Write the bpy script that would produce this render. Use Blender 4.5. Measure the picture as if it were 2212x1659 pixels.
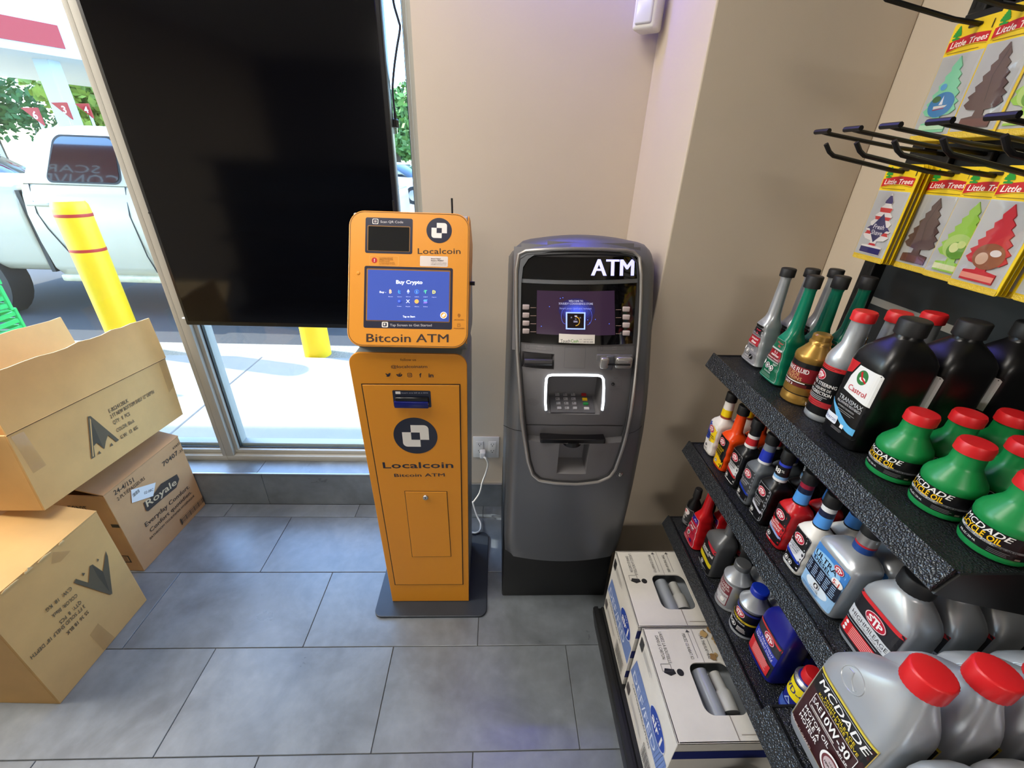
import bpy, bmesh, math, random
from mathutils import Vector, Matrix
rnd = random.Random(7)
for o in list(bpy.data.objects): bpy.data.objects.remove(o, do_unlink=True)
SC = bpy.context.scene
COL = SC.collection
PI = math.pi

# ------------------------------------------------------------------ camera
FPX, CX, CY, CAMH = 913.946, 1106.0, 829.5, 1.53
RIGHT = Vector((0.99901381, -0.02872235, 0.03385889))
DOWN = Vector((0.01646096, -0.46864467, -0.88323338))
FWD = Vector((0.04123632, 0.8829197, -0.4677097))
CAMP = Vector((0, 0, CAMH))
cam_d = bpy.data.cameras.new('camera')
cam = bpy.data.objects.new('camera', cam_d); COL.objects.link(cam)
cam_d.sensor_fit = 'HORIZONTAL'; cam_d.sensor_width = 36.0; cam_d.lens = FPX / 2212 * 36.0
cam_d.clip_start = 0.02; cam_d.clip_end = 400
mw = Matrix.Identity(4)
for i in range(3):
    mw[i][0] = RIGHT[i]; mw[i][1] = -DOWN[i]; mw[i][2] = -FWD[i]; mw[i][3] = CAMP[i]
cam.matrix_world = mw
SC.camera = cam

# ------------------------------------------------------------------ sky, sun, exposure
SC.view_settings.view_transform = 'Standard'
SC.view_settings.look = 'None'
SC.view_settings.gamma = 1.0
SC.view_settings.use_curve_mapping = False
SC.view_settings.exposure = 0.12
SUN_DIR = Vector((1.56, -0.37, -1.17)).normalized()
wd = bpy.data.worlds.new('sky'); SC.world = wd; wd.use_nodes = True
wn = wd.node_tree; wn.nodes.clear()
w_out = wn.nodes.new('ShaderNodeOutputWorld'); w_bg = wn.nodes.new('ShaderNodeBackground')
w_sky = wn.nodes.new('ShaderNodeTexSky'); w_sky.sky_type = 'NISHITA'; w_sky.sun_disc = False
w_sky.sun_elevation = math.asin(-SUN_DIR.z); w_sky.sun_rotation = math.atan2(-SUN_DIR.x, -SUN_DIR.y)
w_sky.air_density = 1.0; w_sky.dust_density = 0.8; w_sky.ozone_density = 1.2
w_bg.inputs['Strength'].default_value = 1.5
w_mul = wn.nodes.new('ShaderNodeVectorMath'); w_mul.operation = 'MULTIPLY'; w_mul.inputs[1].default_value = (0.78, 0.98, 1.2)
wn.links.new(w_sky.outputs[0], w_mul.inputs[0]); wn.links.new(w_mul.outputs[0], w_bg.inputs['Color']); wn.links.new(w_bg.outputs[0], w_out.inputs[0])
sun_d = bpy.data.lights.new('sun', 'SUN'); sun_d.energy = 9.0; sun_d.angle = 0.009; sun_d.color = (1, 0.95, 0.87)
sun = bpy.data.objects.new('sun', sun_d); COL.objects.link(sun)
sun.rotation_euler = SUN_DIR.to_track_quat('-Z', 'Y').to_euler(); sun.location = (-6, 6, 8)
ROOM_LIGHT = 1.0

# ------------------------------------------------------------------ geometry of the photograph's lens
def ray(px):
    return RIGHT * ((px[0] - CX) / FPX) + DOWN * ((px[1] - CY) / FPX) + FWD
def on_y(px, y): d = ray(px); return CAMP + d * (y / d.y)
def on_x(px, x): d = ray(px); return CAMP + d * (x / d.x)
def on_z(px, z): d = ray(px); return CAMP + d * ((z - CAMH) / d.z)

# ------------------------------------------------------------------ materials
MATS = {}
def srgb(r, g, b):
    f = lambda c: (c / 255) / 12.92 if c / 255 <= 0.04045 else ((c / 255 + 0.055) / 1.055) ** 2.4
    return (f(r), f(g), f(b))
def setin(n, k, v):
    if k in n.inputs: n.inputs[k].default_value = v
def mat(name, col, rough=0.5, metal=0.0, spec=0.5, coat=0.0, emit=0.0, alpha=None, trans=0.0,
        var=0.0, vscale=8.0, bump=0.0, bscale=60.0, btype='noise', objvar=0.0, rvar=0.0, sss=0.0):
    if name in MATS: return MATS[name]
    m = bpy.data.materials.new(name); m.use_nodes = True
    nt = m.node_tree; b = nt.nodes['Principled BSDF']
    c = (col[0], col[1], col[2], 1)
    b.inputs['Base Color'].default_value = c
    setin(b, 'Roughness', rough); setin(b, 'Metallic', metal); setin(b, 'Specular IOR Level', spec)
    setin(b, 'Coat Weight', coat); setin(b, 'Coat Roughness', 0.08)
    setin(b, 'Transmission Weight', trans)
    if emit: setin(b, 'Emission Color', c); setin(b, 'Emission Strength', emit)
    if alpha is not None: setin(b, 'Alpha', alpha)
    if var or bump or objvar or rvar:
        geo = nt.nodes.new('ShaderNodeNewGeometry'); tc = nt.nodes.new('ShaderNodeTexCoord')
        pos = tc.outputs['Object']
    if var or objvar:
        n = nt.nodes.new('ShaderNodeTexNoise'); n.inputs['Scale'].default_value = vscale; n.inputs['Detail'].default_value = 6
        n.inputs['Roughness'].default_value = 0.6
        nt.links.new(geo.outputs['Position'], n.inputs['Vector'])
        mr = nt.nodes.new('ShaderNodeMapRange'); mr.inputs[1].default_value = 0.3; mr.inputs[2].default_value = 0.7
        mr.inputs[3].default_value = 1 - var; mr.inputs[4].default_value = 1 + var
        nt.links.new(n.outputs['Fac'], mr.inputs[0])
        fac = mr.outputs[0]
        if objvar:
            oi = nt.nodes.new('ShaderNodeObjectInfo'); m2 = nt.nodes.new('ShaderNodeMapRange')
            m2.inputs[3].default_value = 1 - objvar; m2.inputs[4].default_value = 1 + objvar
            nt.links.new(oi.outputs['Random'], m2.inputs[0])
            mm = nt.nodes.new('ShaderNodeMath'); mm.operation = 'MULTIPLY'
            nt.links.new(fac, mm.inputs[0]); nt.links.new(m2.outputs[0], mm.inputs[1]); fac = mm.outputs[0]
        vm = nt.nodes.new('ShaderNodeVectorMath'); vm.operation = 'SCALE'
        vm.inputs[0].default_value = col[:3]; nt.links.new(fac, vm.inputs['Scale'])
        nt.links.new(vm.outputs[0], b.inputs['Base Color'])
        if rvar:
            m3 = nt.nodes.new('ShaderNodeMapRange'); m3.inputs[1].default_value = 0.3; m3.inputs[2].default_value = 0.7
            m3.inputs[3].default_value = rough - rvar; m3.inputs[4].default_value = rough + rvar
            nt.links.new(n.outputs['Fac'], m3.inputs[0]); nt.links.new(m3.outputs[0], b.inputs['Roughness'])
    if bump:
        if btype == 'noise':
            t = nt.nodes.new('ShaderNodeTexNoise'); t.inputs['Scale'].default_value = bscale; t.inputs['Detail'].default_value = 3; o = t.outputs['Fac']
        else:
            t = nt.nodes.new('ShaderNodeTexVoronoi'); t.inputs['Scale'].default_value = bscale; t.feature = 'SMOOTH_F1'; o = t.outputs['Distance']
        nt.links.new(geo.outputs['Position'], t.inputs['Vector'])
        bp = nt.nodes.new('ShaderNodeBump'); bp.inputs['Strength'].default_value = bump; bp.inputs['Distance'].default_value = 0.002
        nt.links.new(o, bp.inputs['Height']); nt.links.new(bp.outputs[0], b.inputs['Normal'])
    MATS[name] = m
    return m
def ink(r, g, b, rough=0.35, emit=0.0):
    return mat('ink_%d_%d_%d_%d_%d' % (r, g, b, int(rough * 100), int(emit * 10)), srgb(r, g, b), rough, emit=emit)
def clear_mat(name, tint, gloss_rough=0.02, ior=1.45, base=0.0):
    """thin clear sheet: see-through with a real Fresnel reflection"""
    if name in MATS: return MATS[name]
    m = bpy.data.materials.new(name); m.use_nodes = True; nt = m.node_tree; nt.nodes.clear()
    out = nt.nodes.new('ShaderNodeOutputMaterial'); mx = nt.nodes.new('ShaderNodeMixShader')
    tr = nt.nodes.new('ShaderNodeBsdfTransparent'); tr.inputs[0].default_value = (*tint, 1)
    gl = nt.nodes.new('ShaderNodeBsdfGlossy'); gl.inputs['Roughness'].default_value = gloss_rough
    fr = nt.nodes.new('ShaderNodeFresnel'); fr.inputs['IOR'].default_value = ior
    gb = nt.nodes.new('ShaderNodeNewGeometry'); mi = nt.nodes.new('ShaderNodeMapRange')
    mi.inputs[3].default_value = ior; mi.inputs[4].default_value = 1 / ior   # a thin sheet reflects alike from both faces
    nt.links.new(gb.outputs['Backfacing'], mi.inputs[0]); nt.links.new(mi.outputs[0], fr.inputs['IOR'])
    if base:
        ad = nt.nodes.new('ShaderNodeMath'); ad.operation = 'ADD'; ad.inputs[1].default_value = base; ad.use_clamp = True
        nt.links.new(fr.outputs[0], ad.inputs[0]); nt.links.new(ad.outputs[0], mx.inputs[0])
    else: nt.links.new(fr.outputs[0], mx.inputs[0])
    nt.links.new(tr.outputs[0], mx.inputs[1]); nt.links.new(gl.outputs[0], mx.inputs[2]); nt.links.new(mx.outputs[0], out.inputs[0])
    MATS[name] = m
    return m

# ------------------------------------------------------------------ mesh builder
class MB:
    def __init__(self):
        self.v = []; self.f = []; self.m = []; self.s = []; self.mats = []
    def mi(self, m):
        if m not in self.mats: self.mats.append(m)
        return self.mats.index(m)
    def add(self, vs, fs, m=None, smooth=False, M=None):
        b = len(self.v); k = self.mi(m)
        for p in vs:
            p = Vector(p)
            self.v.append(M @ p if M else p)
        for f in fs:
            self.f.append([b + i for i in f]); self.m.append(k); self.s.append(smooth)
        return self
    def bm(self, bm, m=None, smooth=False, M=None):
        bm.verts.index_update()
        vs = [v.co.copy() for v in bm.verts]; fs = [[v.index for v in f.verts] for f in bm.faces]
        bm.free(); return self.add(vs, fs, m, smooth, M)
    def box(self, x0, x1, y0, y1, z0, z1, m=None, bev=0.0, seg=2, M=None, smooth=None):
        bm = bmesh.new(); bmesh.ops.create_cube(bm, size=1.0)
        for v in bm.verts:
            v.co = Vector(((x0 + x1) / 2 + v.co.x * (x1 - x0), (y0 + y1) / 2 + v.co.y * (y1 - y0), (z0 + z1) / 2 + v.co.z * (z1 - z0)))
        if bev: bmesh.ops.bevel(bm, geom=bm.edges[:], offset=bev, segments=seg, profile=0.5, affect='EDGES', clamp_overlap=True)
        return self.bm(bm, m, bool(bev) if smooth is None else smooth, M)
    def prism(self, pts, h0, h1, m=None, axis='z', bev=0.0, seg=2, M=None, smooth=False):
        """polygon pts (a,b) extruded along axis; z:(a,b)=(x,y) y:(x,z) x:(y,z)"""
        bm = bmesh.new()
        mk = {'z': lambda a, b, h: (a, b, h), 'y': lambda a, b, h: (a, h, b), 'x': lambda a, b, h: (h, a, b)}[axis]
        A = [bm.verts.new(mk(a, b, h0)) for a, b in pts]; B = [bm.verts.new(mk(a, b, h1)) for a, b in pts]
        n = len(pts)
        bm.faces.new(A); bm.faces.new(B[::-1])
        for i in range(n): bm.faces.new([A[i], B[i], B[(i + 1) % n], A[(i + 1) % n]])
        bmesh.ops.recalc_face_normals(bm, faces=bm.faces[:])
        if bev:
            es = [e for e in bm.edges if len(e.link_faces) == 2 and e.calc_face_angle(0) > 0.5]
            bmesh.ops.bevel(bm, geom=es, offset=bev, segments=seg, profile=0.5, affect='EDGES', clamp_overlap=True)
        return self.bm(bm, m, smooth, M)
    def lathe(self, prof, n=24, m=None, M=None, cx=0, cy=0, smooth=True, cap=True):
        vs = []; fs = []
        for r, z in prof:
            for i in range(n):
                a = 2 * PI * i / n; vs.append((cx + r * math.cos(a), cy + r * math.sin(a), z))
        for j in range(len(prof) - 1):
            for i in range(n):
                fs.append((j * n + i, j * n + (i + 1) % n, (j + 1) * n + (i + 1) % n, (j + 1) * n + i))
        if cap:
            fs.append(tuple(range(n))[::-1]); fs.append(tuple(range((len(prof) - 1) * n, len(prof) * n)))
        return self.add(vs, fs, m, smooth, M)
    def loft(self, rings, m=None, M=None, smooth=True, cap0=True, cap1=True, closed=True):
        n = len(rings[0]); vs = [p for r in rings for p in r]; fs = []
        for j in range(len(rings) - 1):
            for i in range(n if closed else n - 1):
                fs.append((j * n + i, j * n + (i + 1) % n, (j + 1) * n + (i + 1) % n, (j + 1) * n + i))
        if cap0: fs.append(tuple(range(n))[::-1])
        if cap1: fs.append(tuple(range((len(rings) - 1) * n, len(rings) * n)))
        return self.add(vs, fs, m, smooth, M)
    def tube(self, pts, r, m=None, n=8, M=None, closed=False, smooth=True):
        pts = [Vector(p) for p in pts]; rings = []; N = len(pts); up = None
        rr = r if isinstance(r, (list, tuple)) else [r] * N
        for i, p in enumerate(pts):
            if closed: t = (pts[(i + 1) % N] - pts[i - 1])
            else: t = pts[min(i + 1, N - 1)] - pts[max(i - 1, 0)]
            if t.length < 1e-9: t = Vector((0, 0, 1))
            t.normalize()
            if up is None:
                up = Vector((0, 0, 1)) if abs(t.z) < 0.9 else Vector((1, 0, 0))
            a = up - t * up.dot(t)
            if a.length < 1e-6: a = t.orthogonal()
            a.normalize(); up = a; b = t.cross(a)
            rings.append([p + (a * math.cos(2 * PI * k / n) + b * math.sin(2 * PI * k / n)) * rr[i] for k in range(n)])
        if closed: rings.append(rings[0])
        return self.loft(rings, m, M, smooth, not closed, not closed)
    def grid(self, nu, nv, fn, m=None, smooth=True, skip=None):
        vs = [fn(i, j) for j in range(nv + 1) for i in range(nu + 1)]; fs = []
        for j in range(nv):
            for i in range(nu):
                if skip and skip(i, j): continue
                a = j * (nu + 1) + i; fs.append((a, a + 1, a + nu + 2, a + nu + 1))
        return self.add(vs, fs, m, smooth)
    def build(self, name, parent=None, world=False, autosmooth=True, off=None, fixn=True):
        if not self.mats: raise ValueError(name)
        o3 = Vector((0, 0, 0))
        if world and parent is not None:
            q = parent
            while q is not None: o3 += q.location; q = q.parent
        if off is not None: o3 = Vector(off)
        me = bpy.data.meshes.new(name)
        me.from_pydata([p - o3 for p in self.v], [], self.f)
        for m in self.mats: me.materials.append(m)
        me.polygons.foreach_set('material_index', self.m)
        me.polygons.foreach_set('use_smooth', self.s)
        me.update()
        if fixn:
            bm = bmesh.new(); bm.from_mesh(me); bmesh.ops.recalc_face_normals(bm, faces=bm.faces[:]); bm.to_mesh(me); bm.free()
        if autosmooth and any(self.s):
            try: me.set_sharp_from_angle(angle=math.radians(40))
            except Exception: pass
        ob = bpy.data.objects.new(name, me); COL.objects.link(ob)
        if parent is not None: ob.parent = parent
        elif off is not None: ob.location = o3
        return ob

def rrect(x0, y0, x1, y1, r, n=6, corners=(1, 1, 1, 1)):
    """rounded rectangle outline, counter-clockwise; corners = bl, br, tr, tl"""
    out = []
    for (cx, cy, a0, on, sx, sy) in ((x0 + r, y0 + r, PI, corners[0], x0, y0), (x1 - r, y0 + r, 1.5 * PI, corners[1], x1, y0),
                             (x1 - r, y1 - r, 0, corners[2], x1, y1), (x0 + r, y1 - r, 0.5 * PI, corners[3], x0, y1)):
        if not on or r <= 0: out.append((sx, sy)); continue
        for k in range(n + 1):
            a = a0 + 0.5 * PI * k / n; out.append((cx + r * math.cos(a), cy + r * math.sin(a)))
    return out
def ell(cx, cy, rx, ry, n=32, a0=0, a1=2 * PI):
    full = abs(a1 - a0 - 2 * PI) < 1e-6
    return [(cx + rx * math.cos(a0 + (a1 - a0) * i / (n if full else n - 1)), cy + ry * math.sin(a0 + (a1 - a0) * i / (n if full else n - 1))) for i in range(n)]

# ------------------------------------------------------------------ things
def tag(o, label=None, cat=None, group=None, kind=None):
    if label: o['label'] = label
    if cat: o['category'] = cat
    if group: o['group'] = group
    if kind: o['kind'] = kind
    return o
def thing(name, label, cat, loc=(0, 0, 0), rz=0.0, group=None):
    o = bpy.data.objects.new(name, None); COL.objects.link(o)
    o.location = loc; o.rotation_euler = (0, 0, rz); o.empty_display_size = 0.05
    return tag(o, label, cat, group)
def kids(o): return [c for c in bpy.data.objects if c.parent == o]
CHILDREN = {}
def copy_tree(o, loc, rz=None, label=None, group=None, only=None):
    c = o.copy(); COL.objects.link(c); c.location = loc
    if rz is not None: c.rotation_euler = (0, 0, rz)
    if label: c['label'] = label
    if group: c['group'] = group
    for ch in o.children:
        if only and ch.name.split('.')[0] not in only: continue
        d = ch.copy(); COL.objects.link(d); d.parent = c
        for g in ch.children:
            e = g.copy(); COL.objects.link(e); e.parent = d
    return c

# ------------------------------------------------------------------ print: flat artwork laid on a surface
TEXTC = {}
def text_mesh(s, bold):
    key = (s, bold)
    if key in TEXTC: return TEXTC[key]
    cu = bpy.data.curves.new('t', 'FONT'); cu.body = s; cu.size = 1.0; cu.resolution_u = 2; cu.offset = bold
    cu.align_x = 'LEFT'; cu.fill_mode = 'FRONT'
    ob = bpy.data.objects.new('t', cu)
    me = bpy.data.meshes.new_from_object(ob)
    me.calc_loop_triangles()
    vs = [(v.co.x, v.co.y) for v in me.vertices]; ts = [tuple(t.vertices) for t in me.loop_triangles]
    bpy.data.objects.remove(ob); bpy.data.curves.remove(cu); bpy.data.meshes.remove(me)
    if vs:
        x0 = min(v[0] for v in vs); x1 = max(v[0] for v in vs); y0 = min(v[1] for v in vs); y1 = max(v[1] for v in vs)
    else: x0 = y0 = 0; x1 = y1 = 1
    TEXTC[key] = (vs, ts, x0, x1, y0, y1)
    return TEXTC[key]
class Art:
    """2-D artwork in metres (u right, v up); layers stack outwards by STEP"""
    STEP = 0.00012
    def __init__(self, base=0.0004): self.items = []; self.off = base
    def tris(self, vs, ts, m, same=False):
        if not same: self.off += Art.STEP
        self.items.append((vs, ts, m, self.off)); return self
    def poly(self, pts, m, same=False):
        bm = bmesh.new(); f = bm.faces.new([bm.verts.new((x, y, 0)) for x, y in pts])
        bmesh.ops.triangulate(bm, faces=[f]); bm.verts.index_update()
        vs = [(v.co.x, v.co.y) for v in bm.verts]; ts = [tuple(v.index for v in g.verts) for g in bm.faces]; bm.free()
        return self.tris(vs, ts, m, same)
    def rect(self, x0, y0, x1, y1, m, r=0.0, same=False):
        return self.poly(rrect(x0, y0, x1, y1, r) if r else [(x0, y0), (x1, y0), (x1, y1), (x0, y1)], m, same)
    def ell(self, cx, cy, rx, ry, m, n=28): return self.poly(ell(cx, cy, rx, ry, n), m)
    def ring(self, outer, inner, m):
        n = len(outer); vs = list(outer) + list(inner); ts = []
        for i in range(n):
            j = (i + 1) % n; ts += [(i, j, n + j), (i, n + j, n + i)]
        return self.tris(vs, ts, m)
    def frame(self, x0, y0, x1, y1, w, m, r=0.0):
        if r: return self.ring(rrect(x0, y0, x1, y1, r), rrect(x0 + w, y0 + w, x1 - w, y1 - w, max(r - w, 1e-4)), m)
        return self.ring([(x0, y0), (x1, y0), (x1, y1), (x0, y1)], [(x0 + w, y0 + w), (x1 - w, y0 + w), (x1 - w, y1 - w), (x0 + w, y1 - w)], m)
    def line(self, pts, w, m):
        for (a, b) in zip(pts, pts[1:]):
            d = Vector((b[0] - a[0], b[1] - a[1]))
            if d.length < 1e-9: continue
            n = Vector((-d.y, d.x)).normalized() * (w / 2)
            self.tris([(a[0] - n.x, a[1] - n.y), (b[0] - n.x, b[1] - n.y), (b[0] + n.x, b[1] + n.y), (a[0] + n.x, a[1] + n.y)], [(0, 1, 2), (0, 2, 3)], m, True)
        return self
    def bars(self, x0, y, x1, n, h, gap, m, jit=True):
        """lines of print too small to read"""
        self.off += Art.STEP
        for k in range(n):
            e = x1 - (rnd.random() * 0.3 * (x1 - x0) if jit else 0)
            yy = y - k * gap
            self.rect(x0, yy - h / 2, e, yy + h / 2, m, same=True)
        return self
    def text(self, s, cx, cy, h, m, w=None, bold=0.0, shear=0.0, al='C', rot=0.0, maxw=None):
        if bold > 0.006 and any(c in s for c in 'MWNmwVvAK&%'):
            d = bold * h * 1.6; kk = dict(bold=0.0, shear=shear, al=al, rot=rot, maxw=maxw)
            for e in (-d, 0, d): self.text(s, cx + e * math.cos(rot), cy + e * math.sin(rot), h, m, w=(w - 2 * d) if w else None, **kk)
            return self
        vs, ts, x0, x1, y0, y1 = text_mesh(s, bold)
        cap = text_mesh('H', bold); ch = cap[5] - cap[4]
        sy = h / ch; sx = sy
        if w: sx = w / (x1 - x0)
        elif maxw and (x1 - x0) * sx > maxw: sx = maxw / (x1 - x0)
        W = (x1 - x0) * sx
        ox = {'C': -W / 2, 'L': 0, 'R': -W}[al]
        c, s_ = math.cos(rot), math.sin(rot); out = []
        for (x, y) in vs:
            X = (x - x0) * sx + ox + shear * y * sy; Y = y * sy - h / 2
            out.append((cx + X * c - Y * s_, cy + X * s_ + Y * c))
        return self.tris(out, ts, m)
    def build(self, name, parent, fn, world=False, dmax=None, label=None):
        """fn(u, v, off) -> point"""
        mb = MB()
        for vs, ts, m, off in self.items:
            vs = list(vs)
            if dmax: vs, ts = subdiv(vs, ts, dmax)
            mb.add([fn(u, v, off) for u, v in vs], ts, m, False)
        o = mb.build(name, parent, world, False, fixn=False)
        if label: o['label'] = label
        return o
def subdiv(vs, ts, dmax):
    out = []; stack = list(ts); mid = {}
    vs = list(vs); guard = 0
    while stack:
        t = stack.pop(); guard += 1
        es = [(max(abs(vs[t[i]][0] - vs[t[(i + 1) % 3]][0]), abs(vs[t[i]][1] - vs[t[(i + 1) % 3]][1]) * 0.6), i) for i in range(3)]
        L, i = max(es)
        if L <= dmax or guard > 20000: out.append(t); continue
        a, b, c = t[i], t[(i + 1) % 3], t[(i + 2) % 3]
        k = (min(a, b), max(a, b))
        if k not in mid:
            vs.append(((vs[a][0] + vs[b][0]) / 2, (vs[a][1] + vs[b][1]) / 2)); mid[k] = len(vs) - 1
        q = mid[k]; stack += [(a, q, c), (q, b, c)]
    return vs, out
def flat_map(origin, U, V, N):
    origin = Vector(origin); U = Vector(U); V = Vector(V); N = Vector(N)
    return lambda u, v, off: origin + U * u + V * v + N * off
# ================================================================== the room
WALL_Y, WIN_Y, RIGHT_X, PIL_X, PIL_Y, LEFT_X, BACK_Y, CEIL = 1.59, 1.685, 0.93, 0.469, 1.19, -3.6, -4.6, 2.75
M_wall = mat('wall_paint', srgb(206, 192, 172), 0.62, var=0.025, vscale=2.5, bump=0.08, bscale=260)
M_ceil = mat('ceiling_paint', srgb(226, 222, 214), 0.8)
M_grout = mat('grout', srgb(92, 93, 92), 0.9, var=0.1, vscale=40)
def tile_mat(name, col, rough):
    m = bpy.data.materials.new(name); m.use_nodes = True; nt = m.node_tree; b = nt.nodes['Principled BSDF']
    geo = nt.nodes.new('ShaderNodeNewGeometry'); oi = nt.nodes.new('ShaderNodeObjectInfo')
    add = nt.nodes.new('ShaderNodeVectorMath'); add.operation = 'ADD'
    sc = nt.nodes.new('ShaderNodeVectorMath'); sc.operation = 'SCALE'; sc.inputs[0].default_value = (31, 17, 5)
    nt.links.new(oi.outputs['Random'], sc.inputs['Scale']); nt.links.new(geo.outputs['Position'], add.inputs[0]); nt.links.new(sc.outputs[0], add.inputs[1])
    n1 = nt.nodes.new('ShaderNodeTexNoise'); n1.inputs['Scale'].default_value = 4.5; n1.inputs['Detail'].default_value = 9; n1.inputs['Roughness'].default_value = 0.62
    n1.inputs['Distortion'].default_value = 0.6
    n2 = nt.nodes.new('ShaderNodeTexNoise'); n2.inputs['Scale'].default_value = 26; n2.inputs['Detail'].default_value = 6
    for n in (n1, n2): nt.links.new(add.outputs[0], n.inputs['Vector'])
    cr = nt.nodes.new('ShaderNodeValToRGB'); e = cr.color_ramp.elements
    e[0].position = 0.32; e[0].color = (*[c * 0.76 for c in col], 1); e[1].position = 0.68; e[1].color = (*[c * 1.2 for c in col], 1)
    nt.links.new(n1.outputs['Fac'], cr.inputs[0])
    mr = nt.nodes.new('ShaderNodeMapRange'); mr.inputs[1].default_value = 0.35; mr.inputs[2].default_value = 0.75; mr.inputs[3].default_value = 0.9; mr.inputs[4].default_value = 1.1
    nt.links.new(n2.outputs['Fac'], mr.inputs[0])
    m2 = nt.nodes.new('ShaderNodeMapRange'); m2.inputs[3].default_value = 0.93; m2.inputs[4].default_value = 1.06; nt.links.new(oi.outputs['Random'], m2.inputs[0])
    mm = nt.nodes.new('ShaderNodeMath'); mm.operation = 'MULTIPLY'; nt.links.new(mr.outputs[0], mm.inputs[0]); nt.links.new(m2.outputs[0], mm.inputs[1])
    vs = nt.nodes.new('ShaderNodeVectorMath'); vs.operation = 'SCALE'; nt.links.new(cr.outputs[0], vs.inputs[0]); nt.links.new(mm.outputs[0], vs.inputs['Scale'])
    nt.links.new(vs.outputs[0], b.inputs['Base Color'])
    r = nt.nodes.new('ShaderNodeMapRange'); r.inputs[1].default_value = 0.3; r.inputs[2].default_value = 0.7; r.inputs[3].default_value = rough - 0.07; r.inputs[4].default_value = rough + 0.1
    nt.links.new(n1.outputs['Fac'], r.inputs[0]); nt.links.new(r.outputs[0], b.inputs['Roughness'])
    b.inputs['Specular IOR Level'].default_value = 0.7; b.inputs['Coat Weight'].default_value = 0.35; b.inputs['Coat Roughness'].default_value = 0.28
    bp = nt.nodes.new('ShaderNodeBump'); bp.inputs['Strength'].default_value = 0.05; bp.inputs['Distance'].default_value = 0.002
    nt.links.new(n2.outputs['Fac'], bp.inputs['Height']); nt.links.new(bp.outputs[0], b.inputs['Normal'])
    MATS[name] = m; return m
M_tile = tile_mat('floor_tile', srgb(111, 117, 123), 0.34)
M_alu = mat('window_aluminium', srgb(168, 164, 154), 0.45, var=0.02, vscale=6)
M_trim = mat('metal_trim', srgb(190, 190, 188), 0.28, metal=0.9)
M_glass = clear_mat('window_glass', (0.93, 0.96, 0.95), 0.0, 1.45)
M_rubber = mat('black_gasket', srgb(28, 28, 30), 0.6)

def struct(o): o['kind'] = 'structure'; return o
floor = struct(MB().box(LEFT_X, RIGHT_X, BACK_Y, WALL_Y, -0.12, -0.004, M_grout).build('floor'))
TW, TD, GAP = 0.61, 0.305, 0.0022
def make_tile(x0, x1, y0, y1, cache={}):
    key = (round(x1 - x0, 4), round(y1 - y0, 4))
    if key not in cache:
        w, d = key
        o = MB().box(-w / 2, w / 2, -d / 2, d / 2, -0.006, 0, M_tile, 0.0012, 1, smooth=False).build('tile', floor)
        cache[key] = o.data
    else:
        o = bpy.data.objects.new('tile', cache[key]); COL.objects.link(o); o.parent = floor
    o.location = ((x0 + x1) / 2, (y0 + y1) / 2, 0)
for j in range(-1, 20):
    y1 = 1.506 - TD * j; y0 = y1 - TD
    y1 = min(y1, WALL_Y); ox = -0.34 if j % 2 == 0 else -0.045
    k = math.floor((LEFT_X - ox) / TW)
    while ox + k * TW < RIGHT_X:
        a = max(ox + k * TW, LEFT_X); b = min(ox + (k + 1) * TW, RIGHT_X); k += 1
        if b - a < 0.01 or y1 - y0 < 0.01: continue
        if b > PIL_X and y0 >= PIL_Y: b = min(b, PIL_X)
        if b - a < 0.01: continue
        make_tile(a + GAP / 2, b - GAP / 2, max(y0, BACK_Y) + GAP / 2, y1 - GAP / 2)

struct(MB().box(LEFT_X - 0.1, RIGHT_X + 0.1, BACK_Y - 0.1, WALL_Y + 0.2, CEIL, CEIL + 0.1, M_ceil).build('ceiling'))
struct(MB().box(-0.26, RIGHT_X + 0.12, WALL_Y, 1.8, -0.12, CEIL, M_wall).build('wall_back'))
struct(MB().box(PIL_X, RIGHT_X, PIL_Y, WALL_Y, -0.004, CEIL, M_wall, 0.004, 2, smooth=False).build('wall_pillar'))
struct(MB().box(RIGHT_X, RIGHT_X + 0.12, BACK_Y, WALL_Y, -0.12, CEIL, M_wall).build('wall_right'))
struct(MB().box(LEFT_X - 0.12, LEFT_X, BACK_Y, 1.8, -0.12, CEIL, M_wall).build('wall_left'))
struct(MB().box(LEFT_X - 0.12, RIGHT_X + 0.12, BACK_Y - 0.12, BACK_Y, -0.12, CEIL, mat('rear_wall_paint', srgb(84, 84, 92), 0.7)).build('wall_rear'))
struct(MB().box(LEFT_X, -0.26, WIN_Y, 1.8, 2.5, CEIL, M_wall).build('wall_header'))

# knee wall below the window: tiled face, tiled sill, metal edge
SILL = 0.19
knee = struct(MB().box(LEFT_X, -0.26, WALL_Y + 0.008, 1.8, -0.12, SILL - 0.009, M_grout).build('wall_knee'))
for k, (a, b) in enumerate(((-3.6, -2.92), (-2.92, -2.31), (-2.31, -1.70), (-1.70, -1.09), (-1.09, -0.48), (-0.48, -0.26))):
    MB().box(a + 0.001, b - 0.001, WALL_Y, WALL_Y + 0.008, 0.0, SILL - 0.004, M_tile, 0.0008, 1, smooth=False).build('tile', knee)
    MB().box(a + 0.001 - 0.02, b - 0.001 - 0.02, WALL_Y + 0.004, WIN_Y + 0.002, SILL - 0.009, SILL, M_tile, 0.0008, 1, smooth=False).build('sill_tile', knee)
MB().box(LEFT_X, -0.26, WALL_Y - 0.003, WALL_Y + 0.004, SILL - 0.006, SILL + 0.0015, M_trim, 0.001, 2).build('edge_trim', knee)
bb = struct(MB().box(-0.26, PIL_X, WALL_Y - 0.010, WALL_Y, 0.0, 0.142, M_tile, 0.0008, 1, smooth=False).build('baseboard_back'))
MB().box(-0.26, PIL_X, WALL_Y - 0.013, WALL_Y, 0.142, 0.1455, M_trim, 0.001, 2).build('edge_trim', bb)

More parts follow.
